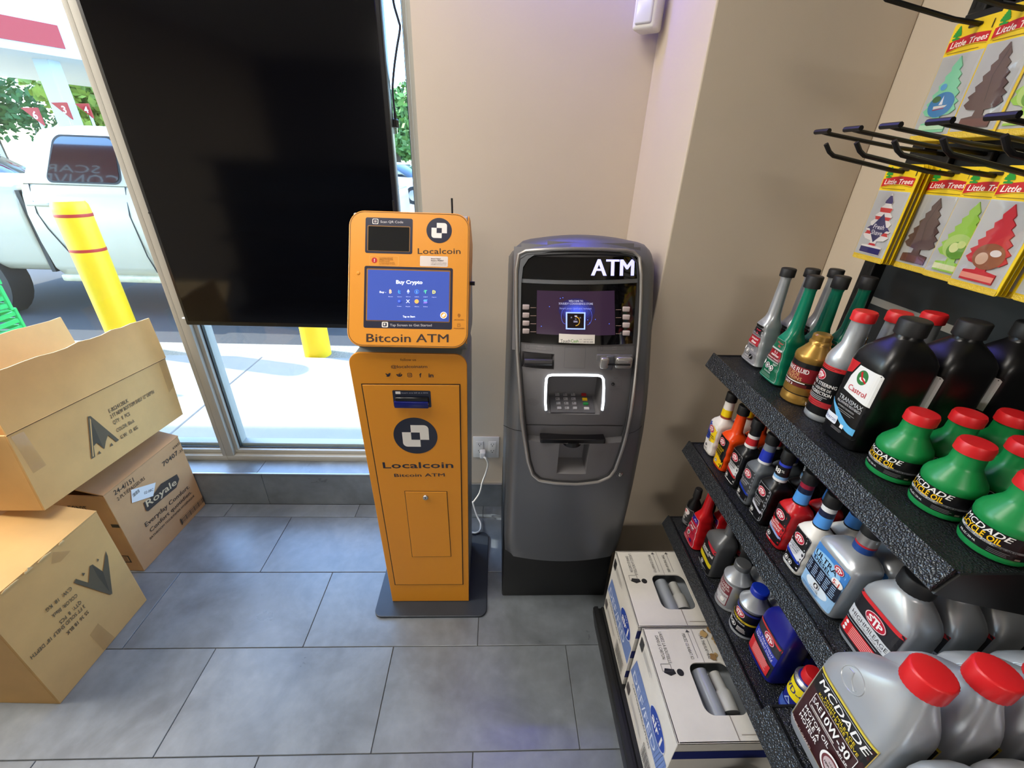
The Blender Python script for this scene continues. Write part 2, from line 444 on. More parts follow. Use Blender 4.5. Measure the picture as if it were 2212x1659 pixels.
# windows
def window(name, x0, x1, z0, z1, left_w, right_w):
    w = struct(thing(name, None, None, ((x0 + x1) / 2, WIN_Y, z0)))
    def member(n, a, b, c, d, e, f, m=M_alu): return MB().box(a, b, c, d, e, f, m, 0.002, 2).build(n, w, True)
    member('bottom_rail', x0, x1, WIN_Y, 1.80, z0, z0 + 0.028)
    member('glazing_stop', x0 + left_w, x1 - right_w, WIN_Y + 0.02, 1.725, z0 + 0.028, z0 + 0.05)
    member('outer_stop', x0 + left_w, x1 - right_w, 1.745, 1.79, z0 + 0.028, z0 + 0.062)
    member('top_rail', x0, x1, WIN_Y, 1.80, z1 - 0.05, z1)
    member('jamb', x0, x0 + left_w, WIN_Y, 1.80, z0 + 0.028, z1 - 0.05)
    member('jamb', x1 - right_w, x1, WIN_Y, 1.80, z0 + 0.028, z1 - 0.05)
    for (a, b) in ((x0 + left_w, x0 + left_w + 0.016), (x1 - right_w - 0.016, x1 - right_w)):
        member('glazing_stop', a, b, WIN_Y + 0.02, 1.725, z0 + 0.05, z1 - 0.05)
        member('outer_stop', a, b, 1.745, 1.79, z0 + 0.062, z1 - 0.05)
    g = MB()
    for (a, b, c, d) in ((x0 + left_w, x1 - right_w, z0 + 0.05, z0 + 0.055), (x0 + left_w + 0.016, x0 + left_w + 0.021, z0 + 0.055, z1 - 0.05), (x1 - right_w - 0.021, x1 - right_w - 0.016, z0 + 0.055, z1 - 0.05)):
        g.box(a, b, 1.722, 1.728, c, d, M_rubber)
    g.build('gasket', w, True)
    MB().box(x0 + left_w, x1 - right_w, 1.732, 1.738, z0 + 0.03, z1 - 0.05, M_glass).build('pane', w, True)
    return w
window('window_1', LEFT_X, -1.2905, SILL, 2.5, 0.045, 0.018)
window('window_2', -1.2905, -0.26, SILL, 2.5, 0.035, 0.03)

# unseen recessed ceiling panels, added to light the room
M_panel = mat('light_diffuser', (1, 0.93, 0.84), 0.6, emit=5.0)
for (x, y, en) in ((-0.85, 0.70, 18), (-2.75, 0.72, 58), (-0.75, -3.55, 40), (-0.75, -4.25, 34)):
    t = thing('added_ceiling_light', 'white recessed panel added to the unseen ceiling to light the store', 'light', (x, y, CEIL), 0, 'added ceiling light panels')
    MB().box(-0.62, 0.62, -0.32, 0.32, -0.012, 0.0, M_alu, 0.003, 1).build('frame', t)
    MB().box(-0.59, 0.59, -0.29, 0.29, -0.016, -0.0122, M_panel).build('diffuser', t)
    ld = bpy.data.lights.new('panel_light', 'AREA'); ld.shape = 'RECTANGLE'; ld.size = 1.16; ld.size_y = 0.56
    ld.energy = en * ROOM_LIGHT; ld.color = (1, 0.95, 0.87)
    lo = bpy.data.objects.new('panel_light', ld); COL.objects.link(lo); lo.parent = t; lo.location = (0, 0, -0.03)

# ================================================================== outside
M_conc = mat('concrete', srgb(158, 152, 142), 0.85, var=0.06, vscale=3.5, bump=0.25, bscale=180)
M_asph = mat('asphalt', srgb(66, 66, 67), 0.9, var=0.12, vscale=30, bump=0.5, bscale=240)
M_gravel = mat('rough_asphalt', srgb(150, 142, 126), 0.95, var=0.3, vscale=70, bump=0.9, bscale=90)
struct(MB().box(-60, 60, 3.64, 8.5, -0.4, -0.2, M_asph).build('floor_road'))
struct(MB().box(-60, 60, 8.5, 90, -0.4, -0.2, M_conc).build('floor_forecourt'))
walk = struct(MB().box(-12, 8, 1.8, 3.31, -0.3, -0.008, M_conc).build('floor_sidewalk'))
for k in range(-8, 6):
    MB().box(-1.95 + 1.5 * k + 0.002, -0.45 + 1.5 * k - 0.002, 1.805, 3.31, -0.05, 0.0, M_conc, 0.006, 1, smooth=False).build('paving_slab', walk)
struct(MB().box(-12, 8, 3.312, 3.64, -0.4, -0.03, M_gravel).build('trim_kerb'))
struct(MB().box(-10.5, -5.23, 1.86, 3.4, 3.6, 3.8, M_ceil).build('trim_awning'))
struct(MB().box(-12, 8, 1.8, 1.86, 2.52, 3.3, mat('facade', srgb(150, 60, 52), 0.7)).build('wall_facade'))

# bollards
M_yel = mat('bollard_yellow', srgb(250, 200, 12), 0.42, var=0.04, vscale=12)
M_red = mat('bollard_red_tape', srgb(190, 40, 24), 0.5)
def bollard(x, y, label):
    t = thing('bollard', label, 'bollard', (x, y, -0.03), 0, 'yellow bollards along the kerb')
    R_ = 0.108
    MB().lathe([(R_, 0), (R_, 1.13), (R_ * 0.97, 1.165), (R_ * 0.85, 1.19), (R_ * 0.55, 1.203), (0.001, 1.207)], 32, M_yel).build('sleeve', t)
    for z in (1.085, 0.84):
        MB().lathe([(R_ + 0.001, z), (R_ + 0.0015, z + 0.002), (R_ + 0.0015, z + 0.02), (R_ + 0.001, z + 0.022)], 32, M_red, cap=False).build('reflective_band', t)
bollard(-3.11, 3.42, 'tall yellow bollard with red bands in front of the white pickup door')
bollard(-1.545, 3.44, 'yellow bollard whose foot shows below the black screen')

# pickup truck
M_truck = mat('truck_white', srgb(190, 182, 160), 0.28, coat=0.5, var=0.03, vscale=3)
M_dark = mat('dark_plastic', srgb(22, 23, 25), 0.5)
M_tint = mat('tinted_glass', srgb(16, 19, 22), 0.03, spec=1.0, coat=1.0)
M_tyre = mat('tyre', srgb(24, 24, 25), 0.8)
M_chrome = mat('chrome', srgb(210, 212, 214), 0.15, metal=1.0)
ty = 4.70
tr = thing('pickup_truck', 'white crew cab pickup truck parked beyond the window', 'truck', (-4.2, ty + 0.95, -0.2))
def side(zs_y, x0, x1, m, name):
    """body shell: cross-section (y, z) near side, mirrored, extruded in x"""
    near = [(ty + dy, z) for dy, z in zs_y]; far = [(ty + 1.9 - dy, z) for dy, z in reversed(zs_y)]
    return MB().prism(near + far, x0, x1, m, 'x', 0.03, 3, smooth=True).build(name, tr, True)
low = [(0.10, 0.25), (0.03, 0.34), (0.0, 0.62), (-0.005, 0.88), (0.03, 1.06), (0.07, 1.165)]
cabin = [(0.07, 1.165), (0.19, 1.60), (0.27, 1.66), (0.40, 1.69)]
side(low, -4.735, -2.30, M_truck, 'cab_body')
side(low, -2.29, -1.25, M_truck, 'hood')
side([(0.10, 0.30), (0.03, 0.38), (0.0, 0.62), (-0.005, 0.88), (0.02, 1.05), (0.06, 1.15)], -7.0, -4.775, M_truck, 'cargo_bed')
cab = MB()
near = cabin; far = [(1.9 - dy, z) for dy, z in reversed(cabin)]
rings = []
for (x, f) in ((-4.70, 0.0), (-4.64, 0.55), (-4.50, 0.95), (-4.2, 1.0), (-2.95, 1.0), (-2.6, 0.7), (-2.15, 0.0)):
    rings.append([Vector((x, ty + dy, 1.165 + (z - 1.165) * max(f, 0.02))) for dy, z in near + far])
rings = [[Vector((-4.72, p.y, 1.10)) if i == 0 else p for p in r] for i, r in enumerate([rings[0]] + rings)]
cab.loft(rings, M_truck, smooth=True).build('cab_roof', tr, True)
def side_pt(x, z, off=0.004):
    f = (z - 1.165) / (1.60 - 1.165); return Vector((x, ty + 0.07 + 0.12 * f - off, z))
def side_panel(name, poly, m, th=0.006, off=0.004):
    mb = MB(); A = [side_pt(x, z, off + th) for x, z in poly]; Bk = [side_pt(x, z, -0.01) for x, z in poly]; n = len(poly)
    mb.add(A + Bk, [tuple(range(n))] + [(i, (i + 1) % n, n + (i + 1) % n, n + i) for i in range(n)], m)
    return mb.build(name, tr, True)
win = rrect(-4.46, 1.195, -3.76, 1.585, 0.07, 6)
win = [(x + (0.16 * (z - 1.195) / 0.39 if x < -4.2 else 0), z) for x, z in win]
side_panel('window_seal', [(x + (-0.018 if x < -4.1 else 0.018), z + (-0.016 if z < 1.39 else 0.016)) for x, z in win], M_dark, 0.003, 0.002)
side_panel('side_window', win, M_tint)
side_panel('side_window', [(-3.70, 1.20), (-2.62, 1.20), (-2.78, 1.585), (-3.70, 1.585)], M_tint)
for x0, zb in ((-3.67, 0.30), (-2.45, 0.30)): MB().tube([(x0, ty - 0.001 + 0.03, 0.32), (x0 - 0.02, ty - 0.004, 0.5), (x0 - 0.05, ty - 0.006, 0.9), (x0 - 0.05, ty + 0.066, 1.16)], 0.006, M_dark, 6).build('door_seam', tr, True)
MB().tube([(-4.30, ty + 0.06, 0.33), (-4.46, ty - 0.0, 0.48), (-4.58, ty - 0.006, 0.75), (-4.62, ty - 0.004, 0.9), (-4.64, ty + 0.066, 1.16)], 0.006, M_dark, 6).build('door_seam', tr, True)
MB().box(-4.66, -4.44, ty - 0.045, ty + 0.01, 0.965, 1.0, M_truck, 0.012, 3).build('door_handle', tr, True)
MB().box(-4.7, -2.4, ty + 0.02, ty + 0.2, 0.20, 0.275, mat('rocker', srgb(196, 184, 150), 0.5, var=0.2, vscale=9), 0.02, 2).build('rocker_panel', tr, True)
MB().box(-4.775, -4.735, ty + 0.03, ty + 1.8, 0.3, 1.1, M_dark).build('bed_gap', tr, True)
for wx in (-5.72, -1.95):
    Mx = Matrix.Translation((wx, ty + 0.14, 0.2)) @ Matrix.Rotation(PI / 2, 4, 'X')
    w = MB().lathe([(0.22, -0.12), (0.36, -0.12), (0.40, -0.08), (0.40, 0.08), (0.36, 0.12), (0.22, 0.12)], 32, M_tyre, Mx).build('wheel', tr, True)
    MB().lathe([(0.22, 0.10), (0.20, 0.06), (0.06, 0.09), (0.02, 0.11)], 24, M_chrome, Mx).build('hub', w, True)
    MB().lathe([(0.47, -0.1), (0.47, 0.146)], 32, M_dark, Mx).build('wheel_arch', tr, True)

# sign lettering on the shop front, seen mirrored in the pickup's window
gn = Vector((0, -0.435, 0.12)).normalized(); g0 = side_pt(-4.1, 1.39, 0.01)
def mirrored(px):
    d = ray(px).normalized(); p = CAMP + d * ((g0 - CAMP).dot(gn) / d.dot(gn)); r = d - gn * 2 * d.dot(gn)
    return p + r * ((1.864 - p.y) / r.y)
sgn = thing('shop_sign', 'white shop name lettering on the red shop front, mirrored in the pickup window', 'sign', (-6.4, 1.864, 2.7))
for k, (w, pr, pl__, h) in enumerate((('SCAR', (216, 366), (96, 362), 0.13), ('CONVE', (258, 392), (92, 386), 0.2))):
    a, b = mirrored(pr), mirrored(pl__)
    Art(0.001).text(w, 0, 0, h, ink(226, 226, 220), w=abs(a.x - b.x), bold=0.0).build('lettering', sgn, lambda u, v, o: Vector(((a.x + b.x) / 2 - u, 1.8605 + o, (a.z + b.z) / 2 + v)), True)

# forecourt canopy
M_cw = mat('canopy_white', srgb(205, 222, 232), 0.5); M_cr = mat('canopy_red', srgb(172, 12, 22), 0.4)
M_cu = mat('canopy_soffit', srgb(236, 230, 212), 0.7)
cn = thing('forecourt_canopy', 'white fuel station canopy with red fascia bands and pillars', 'canopy', (-16.5, 23, -0.2))
cA, cB = Vector((-14.75, 15.2, 0)), Vector((-8.6, 24.8, 0))
cu = (cB - cA).normalized(); cv = Vector((-cu.y, cu.x, 0))
cb = [cA - cu * 6, cB, cB + cv * 9, cA - cu * 6 + cv * 9]
MB().prism([(p.x, p.y) for p in cb], 3.95, 4.78, M_cw, 'z').build('fascia', cn, True)
MB().prism([(p.x, p.y) for p in cb], 3.90, 3.949, M_cu, 'z').build('soffit', cn, True)
def band(s0, s1):
    P = [cA + cu * s0 - cv * 0.03, cA + cu * s1 - cv * 0.03, cA + cu * s1 + cv * 0.01, cA + cu * s0 + cv * 0.01]
    MB().prism([(p.x, p.y) for p in P], 4.12, 4.70, M_cr, 'z').build('red_band', cn, True)
band(-5.5, 2.15); band(2.75, 9.0)
for s, d in ((2.0, 1.4), (9, 1.4), (1.0, 7.2), (8.0, 7.2)):
    p = cA + cu * s + cv * d
    MB().box(p.x - 0.24, p.x + 0.24, p.y - 0.24, p.y + 0.24, -0.2, 3.92, M_cw, 0.02, 1).build('pillar', cn, True)
def pump_sign(px, Y, txt, label, s=1.0):
    c = on_y(px, Y)
    t = thing('pump_sign', label, 'sign', (c.x, c.y, c.z - 0.4), 0, 'numbered pump signs under the canopy')
    MB().prism([(-0.42 * s, 0.32 * s), (0.36 * s, 0.36 * s), (0.36 * s, -0.42 * s)], -0.03, 0.03, M_cr, 'y', M=Matrix.Translation((0, 0, 0.4))).build('board', t)
    Art(0.002).text(txt, 0.14 * s, 0.42, 0.34 * s, ink(245, 235, 235), bold=0.02).build('lettering', t, lambda u, v, o: Vector((u, -0.031 - o, v)))
    MB().tube([(0.1, 0.04, 0.4), (0.1, 0.04, -(c.z - 0.4) - 0.2)], 0.04, M_cw, 8).build('post', t)
pump_sign((135, 238), 17.0, '3', 'red triangular pump sign numbered three on a post', 0.62)
pump_sign((183, 238), 17.5, '4', 'red triangular pump sign numbered four beside the canopy pillar', 0.55)
pump_sign((72, 250), 16.0, '6', 'wide red pump sign numbered six above the pickup roof', 0.62)

# trees
M_bark = mat('bark', srgb(92, 76, 60), 0.9, var=0.2, vscale=8)
def leaf_mat(n, c):
    m = mat(n, c, 0.6, var=0.35, vscale=1.6); return m
LEAF = [leaf_mat('leaves_a', srgb(96, 128, 52)), leaf_mat('leaves_b', srgb(66, 104, 44)), leaf_mat('leaves_c', srgb(132, 156, 58))]
def tree(x, y, h, r, k, label, n=2600):
    t = thing('leafy_tree', label, 'tree', (x, y, -0.2), 0, 'trees beyond the forecourt')
    MB().tube([(0, 0, 0), (0.1, 0, h * 0.3), (0, 0.1, h * 0.6)], [0.22, 0.17, 0.08], M_bark, 8).build('trunk', t)
    R_ = random.Random(int(x * 31 + y * 7)); mb = MB(); vs = []; fs = []
    blobs = [(R_.gauss(0, r * 0.45), R_.gauss(0, r * 0.45), h * (0.45 + 0.5 * R_.random()), r * (0.35 + 0.3 * R_.random())) for _ in range(14)]
    for i in range(n):
        bx, by, bz, br = R_.choice(blobs); d = Vector((R_.gauss(0, 1), R_.gauss(0, 1), R_.gauss(0, 1))).normalized() * br * (0.6 + 0.45 * R_.random())
        c = Vector((bx, by, bz)) + d; s = 0.22 * (0.6 + 0.8 * R_.random())
        a = Vector((R_.gauss(0, 1), R_.gauss(0, 1), R_.gauss(0, 1))).normalized(); b = a.orthogonal().normalized() * s; a = a * s
        q = len(vs); vs += [c - a, c - b * 0.6, c + a, c + b * 0.6]; fs.append((q, q + 1, q + 2, q + 3))
    mb.add(vs, fs, LEAF[k]); o = mb.build('foliage', t, fixn=False); o['kind'] = 'stuff'
tree(-33, 33, 6.2, 3.2, 1, 'dark leafy tree at the far edge of the forecourt')
tree(-25.5, 37, 6.6, 3.2, 0, 'tall leafy tree seen under the canopy')
tree(-21, 27, 5.2, 2.4, 2, 'yellow-green tree behind the pump signs')
tree(-16, 36, 6.6, 3.0, 1, 'leafy tree behind the canopy pillar')
tree(-6.3, 30, 4.7, 2.2, 0, 'tall green tree seen through the narrow pane')
tree(-1.2, 36, 7.0, 2.6, 2, 'light green tree beside the narrow pane')
tree(-36, 22, 5.0, 2.8, 1, 'dark tree behind the parked cars')

# cars in the distance
def far_car(x, y, rz, col, name, label, s=1.0):
    t = thing(name, label, 'car', (x, y, -0.2), rz)
    m = mat('paint_' + name + label[:6], col, 0.25, coat=0.5)
    MB().prism([(-2.2, 0.35), (2.2, 0.35), (2.25, 0.62), (2.1, 0.86), (1.2, 0.96), (-1.5, 1.0), (-2.1, 0.9), (-2.25, 0.6)], -0.88, 0.88, m, 'y', 0.08, 3, smooth=True).build('body', t)
    MB().prism([(-1.6, 0.97), (1.1, 0.95), (0.35, 1.42), (-1.0, 1.44)], -0.74, 0.74, M_tint, 'y', 0.06, 2, smooth=True).build('cabin_glass', t)
    MB().prism([(-1.05, 1.42), (0.4, 1.40), (0.3, 1.47), (-0.95, 1.49)], -0.72, 0.72, m, 'y', 0.02, 2, smooth=True).build('roof', t)
    for wx in (-1.35, 1.35):
        for wy in (-0.80, 0.80):
            Mx = Matrix.Translation((wx, wy, 0.33)) @ Matrix.Rotation(PI / 2, 4, 'X')
            w = MB().lathe([(0.2, -0.1), (0.33, -0.1), (0.33, 0.1), (0.2, 0.1)], 24, M_tyre, Mx).build('wheel', t)
            MB().lathe([(0.2, -0.11), (0.05, -0.08), (0.05, 0.08), (0.2, 0.11)], 16, M_chrome, Mx).build('hub', w)
    for sy in (-0.6, 0.6): MB().box(2.1, 2.24, sy - 0.2, sy + 0.2, 0.66, 0.78, mat('headlamp', srgb(240, 226, 190), 0.1), 0.02, 2).build('headlamp', t)
far_car(-4.35, 20.0, -0.35, srgb(232, 234, 236), 'parked_car', 'white car parked beyond the narrow pane')
far_car(-12.6, 11.6, 0.25, srgb(60, 74, 92), 'parked_car', 'dark blue car parked left of the pickup')
far_car(-11.2, 8.4, 0.15, srgb(205, 212, 216), 'parked_car', 'silver car parked behind the pickup bed')
# overhead lines across the sky
for k, (z0, z1) in enumerate(((8.0, 8.6), (10.6, 10.9), (13.4, 14.2))):
    o = MB().tube([(-60, 24, z0 - (z1 - z0) * 2.5), (-14, 24, z0), (-6, 24, (z0 + z1) / 2 - 0.2), (4, 24, z1), (40, 24, z1 + (z1 - z0) * 2)], 0.035, M_dark, 6).build('power_line')
    tag(o, ['lowest power line crossing the sky beyond the narrow pane', 'middle power line crossing the sky beyond the narrow pane', 'highest power line crossing the sky beyond the narrow pane'][k], 'power line')
# leaning sapling stake and green crates
M_green = mat('green_plastic', srgb(20, 190, 92), 0.45)
gc = on_y((-40, 700), 2.75)
for k in range(5):
    t = thing('plastic_crate', 'bright green slatted plastic crate stacked outside the window', 'crate', (gc.x - 0.12, 2.75, 0.17 * k + 0.0005 * (k + 1)), 0.12 * (k % 3 - 1), 'green crates outside the window')
    MB().box(-0.2, 0.2, -0.15, 0.15, 0.0, 0.012, M_green, 0.003, 1).build('bottom', t)
    for s in (-1, 1):
        for q in range(3):
            MB().box(-0.2, 0.2, s * 0.15 - 0.006, s * 0.15 + 0.006, 0.02 + q * 0.05, 0.05 + q * 0.05, M_green, 0.003, 1).build('slat', t)
            MB().box(s * 0.2 - 0.006, s * 0.2 + 0.006, -0.15, 0.15, 0.02 + q * 0.05, 0.05 + q * 0.05, M_green, 0.003, 1).build('slat', t)
        for s2 in (-1, 1): MB().box(s * 0.2 - 0.012, s * 0.2 + 0.012, s2 * 0.15 - 0.012, s2 * 0.15 + 0.012, 0.0, 0.17, M_green, 0.004, 1).build('corner_post', t)

# unseen shelving island, added to block light and darken the screen's reflection
isl = thing('added_island', 'unseen dark shelving island added behind the viewpoint for shade and reflections', 'shelving', (-1.7, -1.35, 0))
M_isl = mat('island_black', srgb(26, 27, 29), 0.5)
MB().box(-0.95, 0.95, -0.30, 0.30, 0.0, 0.12, M_isl, 0.004, 1).build('base', isl)
MB().box(-0.95, 0.95, -0.012, 0.012, 0.12, 1.45, M_isl, 0.002, 1).build('back_panel', isl)
for z in (0.42, 0.76, 1.10, 1.43):
    for s in (-1, 1): MB().box(-0.95, 0.95, min(s * 0.012, s * 0.28), max(s * 0.012, s * 0.28), z, z + 0.03, M_isl, 0.003, 1).build('shelf', isl)
for x in (-0.95, 0.95): MB().box(x - 0.02, x + 0.02, -0.02, 0.02, 0.12, 1.46, M_isl).build('upright', isl)
# ================================================================== placing artwork on real surfaces
class Plane:
    """plane frame: origin O, unit axes U (right), V (up), N (out)"""
    def __init__(s, O, U, V):
        s.O = Vector(O); s.U = Vector(U).normalized(); s.V = Vector(V).normalized(); s.N = s.U.cross(s.V).normalized()
    def inv(s, px):
        d = ray(px); t = (s.O - CAMP).dot(s.N) / d.dot(s.N); p = CAMP + d * t - s.O
        return (p.dot(s.U), p.dot(s.V))
    def fn(s): return lambda u, v, o: s.O + s.U * u + s.V * v + s.N * o
    def pt(s, u, v, o=0.0): return s.O + s.U * u + s.V * v + s.N * o
def crop(x0, y0, sc): return lambda x, y: (x0 + x / sc, y0 + y / sc)
def ptext(art, pl, s, pL, pR, h, m, **k):
    """text whose baseline runs from pixel pL to pixel pR of the surface, cap height h metres"""
    a = Vector(pl.inv(pL)); b = Vector(pl.inv(pR)); d = b - a
    rot = math.atan2(d.y, d.x); c = (a + b) / 2
    n = Vector((-math.sin(rot), math.cos(rot)))
    c = c + n * (h / 2)
    return art.text(s, c.x, c.y, h, m, w=d.length, rot=rot, **k)
def pbox(art, pl, x0, y0, x1, y1, m, r=0.0):
    a = pl.inv((x0, (y0 + y1) / 2)); b = pl.inv((x1, (y0 + y1) / 2)); c = pl.inv(((x0 + x1) / 2, y1)); d = pl.inv(((x0 + x1) / 2, y0))
    return art.rect(a[0], c[1], b[0], d[1], m, r)
def ppoly(art, pl, pts, m): return art.poly([pl.inv(p) for p in pts], m)

# ================================================================== hanging black display
M_blk = mat('black_casing', srgb(14, 14, 15), 0.35)
M_scr = mat('black_screen_glass', srgb(5, 5, 8), 0.10, spec=0.4)
tv = thing('display_screen', 'large black display panel hanging in front of the window', 'screen', (-0.776, 1.625, 0.92))
MB().box(-1.204, -0.348, 1.602, 1.655, 0.918, 2.46, M_blk, 0.004, 2).build('casing', tv, True)
MB().box(-1.190, -0.362, 1.598, 1.602, 0.936, 2.446, M_scr, 0.0008, 1).build('screen', tv, True)
for x in (-1.05, -0.50): MB().tube([(x, 1.63, 2.45), (x, 1.63, CEIL)], 0.006, M_trim, 8).build('suspension_rod', tv, True)
c = on_y((393, 690), 1.61)
MB().tube([(c.x + 0.02, 1.625, c.z), (c.x - 0.006, 1.622, c.z)], [0.007, 0.0035], mat('white_plastic', srgb(225, 225, 220), 0.4), 10).build('cable_tip', tv, True)
for px in ((596, 700), (708, 703), (322, 460)):
    c = on_y(px, 1.6); Mx = Matrix.Translation((c.x, 1.602, c.z)) @ Matrix.Rotation(PI / 2, 4, 'X')
    MB().lathe([(0.004, -0.001), (0.004, 0.0012), (0.002, 0.0016)], 10, M_dark, Mx).build('screw', tv, True)

# ================================================================== bitcoin kiosk
M_or = mat('orange_powder_coat', srgb(226, 148, 34), 0.42, bump=0.06, bscale=700)
M_kgrey = mat('kiosk_grey_steel', srgb(168, 170, 168), 0.42, metal=0.35)
M_kdark = mat('kiosk_dark_steel', srgb(52, 58, 66), 0.42, metal=0.3, var=0.08, vscale=12)
M_navy = ink(28, 33, 52, 0.3); M_nav2 = ink(38, 40, 60, 0.3); M_wh = ink(236, 232, 226, 0.4); M_seam = ink(52, 34, 14, 0.6); M_lens = mat('black_glass', srgb(16, 17, 18), 0.04, spec=0.8, coat=0.5)
M_silver = mat('silver_metal', srgb(200, 200, 198), 0.25, metal=0.9)
KX = -0.2345
ko = thing('bitcoin_kiosk', 'orange cryptocurrency kiosk on a dark steel base plate', 'kiosk', (KX, 1.2, 0))
MB().prism(rrect(-0.437, 1.0, -0.016, 1.408, 0.03, 8), 0.0, 0.010, M_kdark, 'z', 0.002, 2).build('base_plate', ko, True)
rings = []
for z, xl, xr in ((0.0105, -0.374, -0.089), (0.5, -0.383, -0.0845), (1.0, -0.392, -0.0795), (1.052, -0.380, -0.092)):
    rings.append([Vector((x, y, z)) for x, y in ((xl, 1.069), (xr, 1.069), (xr, 1.33), (xr - 0.02, 1.352), (xl + 0.02, 1.352), (xl, 1.33))])
MB().loft(rings, M_kgrey, smooth=False).build('column_body', ko, True)
KP = Plane((0, 1.06, 0), (1, 0, 0), (0, 0, 1))
def flare(z): return (-0.379 - 0.0195 * z / 1.045, -0.086 + 0.009 * z / 1.045)
def col_outline(inset=0.0, zt=1.056):
    o = []
    for x, z in rrect(0, 0.0115, 1, zt, 0.0, 1): pass
    xl, xr = flare(zt); r = 0.034
    top = [(xr - r + r * math.cos(a), zt - r + r * math.sin(a)) for a in [PI / 2 * i / 7 for i in range(8)]] + [(xl + r + r * math.cos(a), zt - r + r * math.sin(a)) for a in [PI / 2 + PI / 2 * i / 7 for i in range(8)]]
    return [(flare(0.0115)[0], 0.0115), (flare(0.0115)[1], 0.0115)] + top
MB().prism(col_outline(), 1.061, 1.0688, M_or, 'y', 0.0015, 2).build('front_panel', ko, True)
def quad_px(pl, pts): return [pl.inv(p) for p in pts]
def seam_door(name, pl, pts, parent, m, proud=0.0016, w=0.0032, world=True):
    """hinged panel: dark seam all round, panel a little proud"""
    q = quad_px(pl, pts); cx = sum(p[0] for p in q) / 4; cy = sum(p[1] for p in q) / 4
    def inset(d): return [(x + (d if x < cx else -d), y + (d if y < cy else -d)) for x, y in q]
    door_p = inset(w); mb = MB(); n = 4
    A = [pl.pt(u, v, 0.0008) for u, v in door_p]; Bq = [pl.pt(u, v, proud) for u, v in inset(w + 0.0008)]
    mb.add(A + Bq, [(4, 5, 6, 7)] + [(i, (i + 1) % 4, 4 + (i + 1) % 4, 4 + i) for i in range(4)], m)
    d = mb.build(name, parent, world)
    art = Art(0.0002); art.ring(q, door_p, M_seam); art.build('door_seam', d, pl.fn(), world)
    return d
C7 = crop(740, 750, 2.765)
door = seam_door('service_door', KP, [C7(312, 1420), C7(722, 1418), C7(704, 220), C7(110, 217)], ko, M_or)
hatch = seam_door('cash_hatch', Plane((0, 1.0584, 0), (1, 0, 0), (0, 0, 1)), [C7(415, 1253), C7(650, 1250), C7(625, 860), C7(369, 858)], ko, M_or, w=0.002)
KD = Plane((0, 1.0584, 0), (1, 0, 0), (0, 0, 1))
c = KD.inv(C7(497, 893)); Mx = Matrix.Translation((c[0], 1.0568, c[1])) @ Matrix.Rotation(PI / 2, 4, 'X')
lk = MB().lathe([(0.0095, 0), (0.0095, 0.004), (0.008, 0.006), (0.006, 0.0065), (0.0055, 0.005)], 20, M_silver, Mx).build('lock', ko, True)
MB().box(c[0] - 0.0008, c[0] + 0.0008, 1.0505, 1.052, c[1] - 0.003, c[1] + 0.003, M_blk).build('keyhole', lk, True)
# bill slot
art = Art(0.0003); pbox(art, KD, *C7(302, 258), *C7(528, 358), M_navy, 0.004); a = art
pbox(a, KD, *C7(316, 264), *C7(346, 279), M_wh, 0.001)
ptext(a, KD, 'Insert one bill at a time', C7(353, 276), C7(511, 275), 0.0042, ink(170, 174, 190), bold=0.01)
bez = art.build('bill_acceptor', ko, KD.fn(), True)
p0 = KD.inv(C7(314, 352)); p1 = KD.inv(C7(516, 318))
MB().box(p0[0], p1[0], 1.046, 1.058, p0[1], p1[1], mat('blue_plastic', srgb(18, 26, 104), 0.25), 0.003, 2).build('bill_guide', bez, True)
p2 = KD.inv(C7(318, 318)); p3 = KD.inv(C7(514, 296))
MB().box(p2[0], p3[0], 1.050, 1.058, p2[1] + 0.001, p3[1], mat('slot_black', srgb(8, 8, 14), 0.3), 0.002, 1).build('bill_slot', bez, True)
def logo(art, pl, cpx, rpx, m_disc, m_mark):
    a = pl.inv((cpx[0] - rpx[0], cpx[1])); b = pl.inv((cpx[0] + rpx[0], cpx[1])); r = (b[0] - a[0]) / 2
    cx, cy = pl.inv(cpx)
    art.poly(ell(cx, cy, r, r, 44), m_disc)
    s = r * 0.60
    f = lambda pts: [(cx + x * s, cy + y * s) for x, y in pts]
    rr = lambda ox, oy, cor: [(ox + x, oy + y) for x, y in rrect(0, 0, 1.34, 1.34, 0.36, 5, cor)]
    art.poly(f(rr(-0.32, -0.34, (0, 0, 1, 0))), m_mark)
    art.poly(f(rr(-1.0, -1.0, (1, 0, 0, 0))), m_mark)
    art.poly(f([(-0.33, -0.34), (0.34, -0.34), (0.34, 0.33), (-0.33, 0.33)]), m_disc)
art = Art(0.0004)
logo(art, KD, C7(436, 530), (131 / 2.765, 0), M_navy, M_wh); art.build('logo_emblem', ko, KD.fn(), True); art = Art(0.0004)
ptext(art, KD, 'Localcoin', C7(243, 722), C7(662, 720), 0.0235, M_navy, bold=0.014)
art.build('door_lettering', ko, KD.fn(), True); art = Art(0.0004)
ptext(art, KD, 'Bitcoin ATM', C7(310, 774), C7(611, 771), 0.0125, M_navy, bold=0.014)
o = art.build('door_lettering', ko, KD.fn(), True)
art = Art(0.0012)
ptext(art, KP, 'follow us', C7(346, 81), C7(440, 81), 0.0075, M_seam, bold=0.0)
ptext(art, KP, '@localcoinatm', C7(290, 123), C7(507, 122), 0.0085, M_navy, bold=0.012)
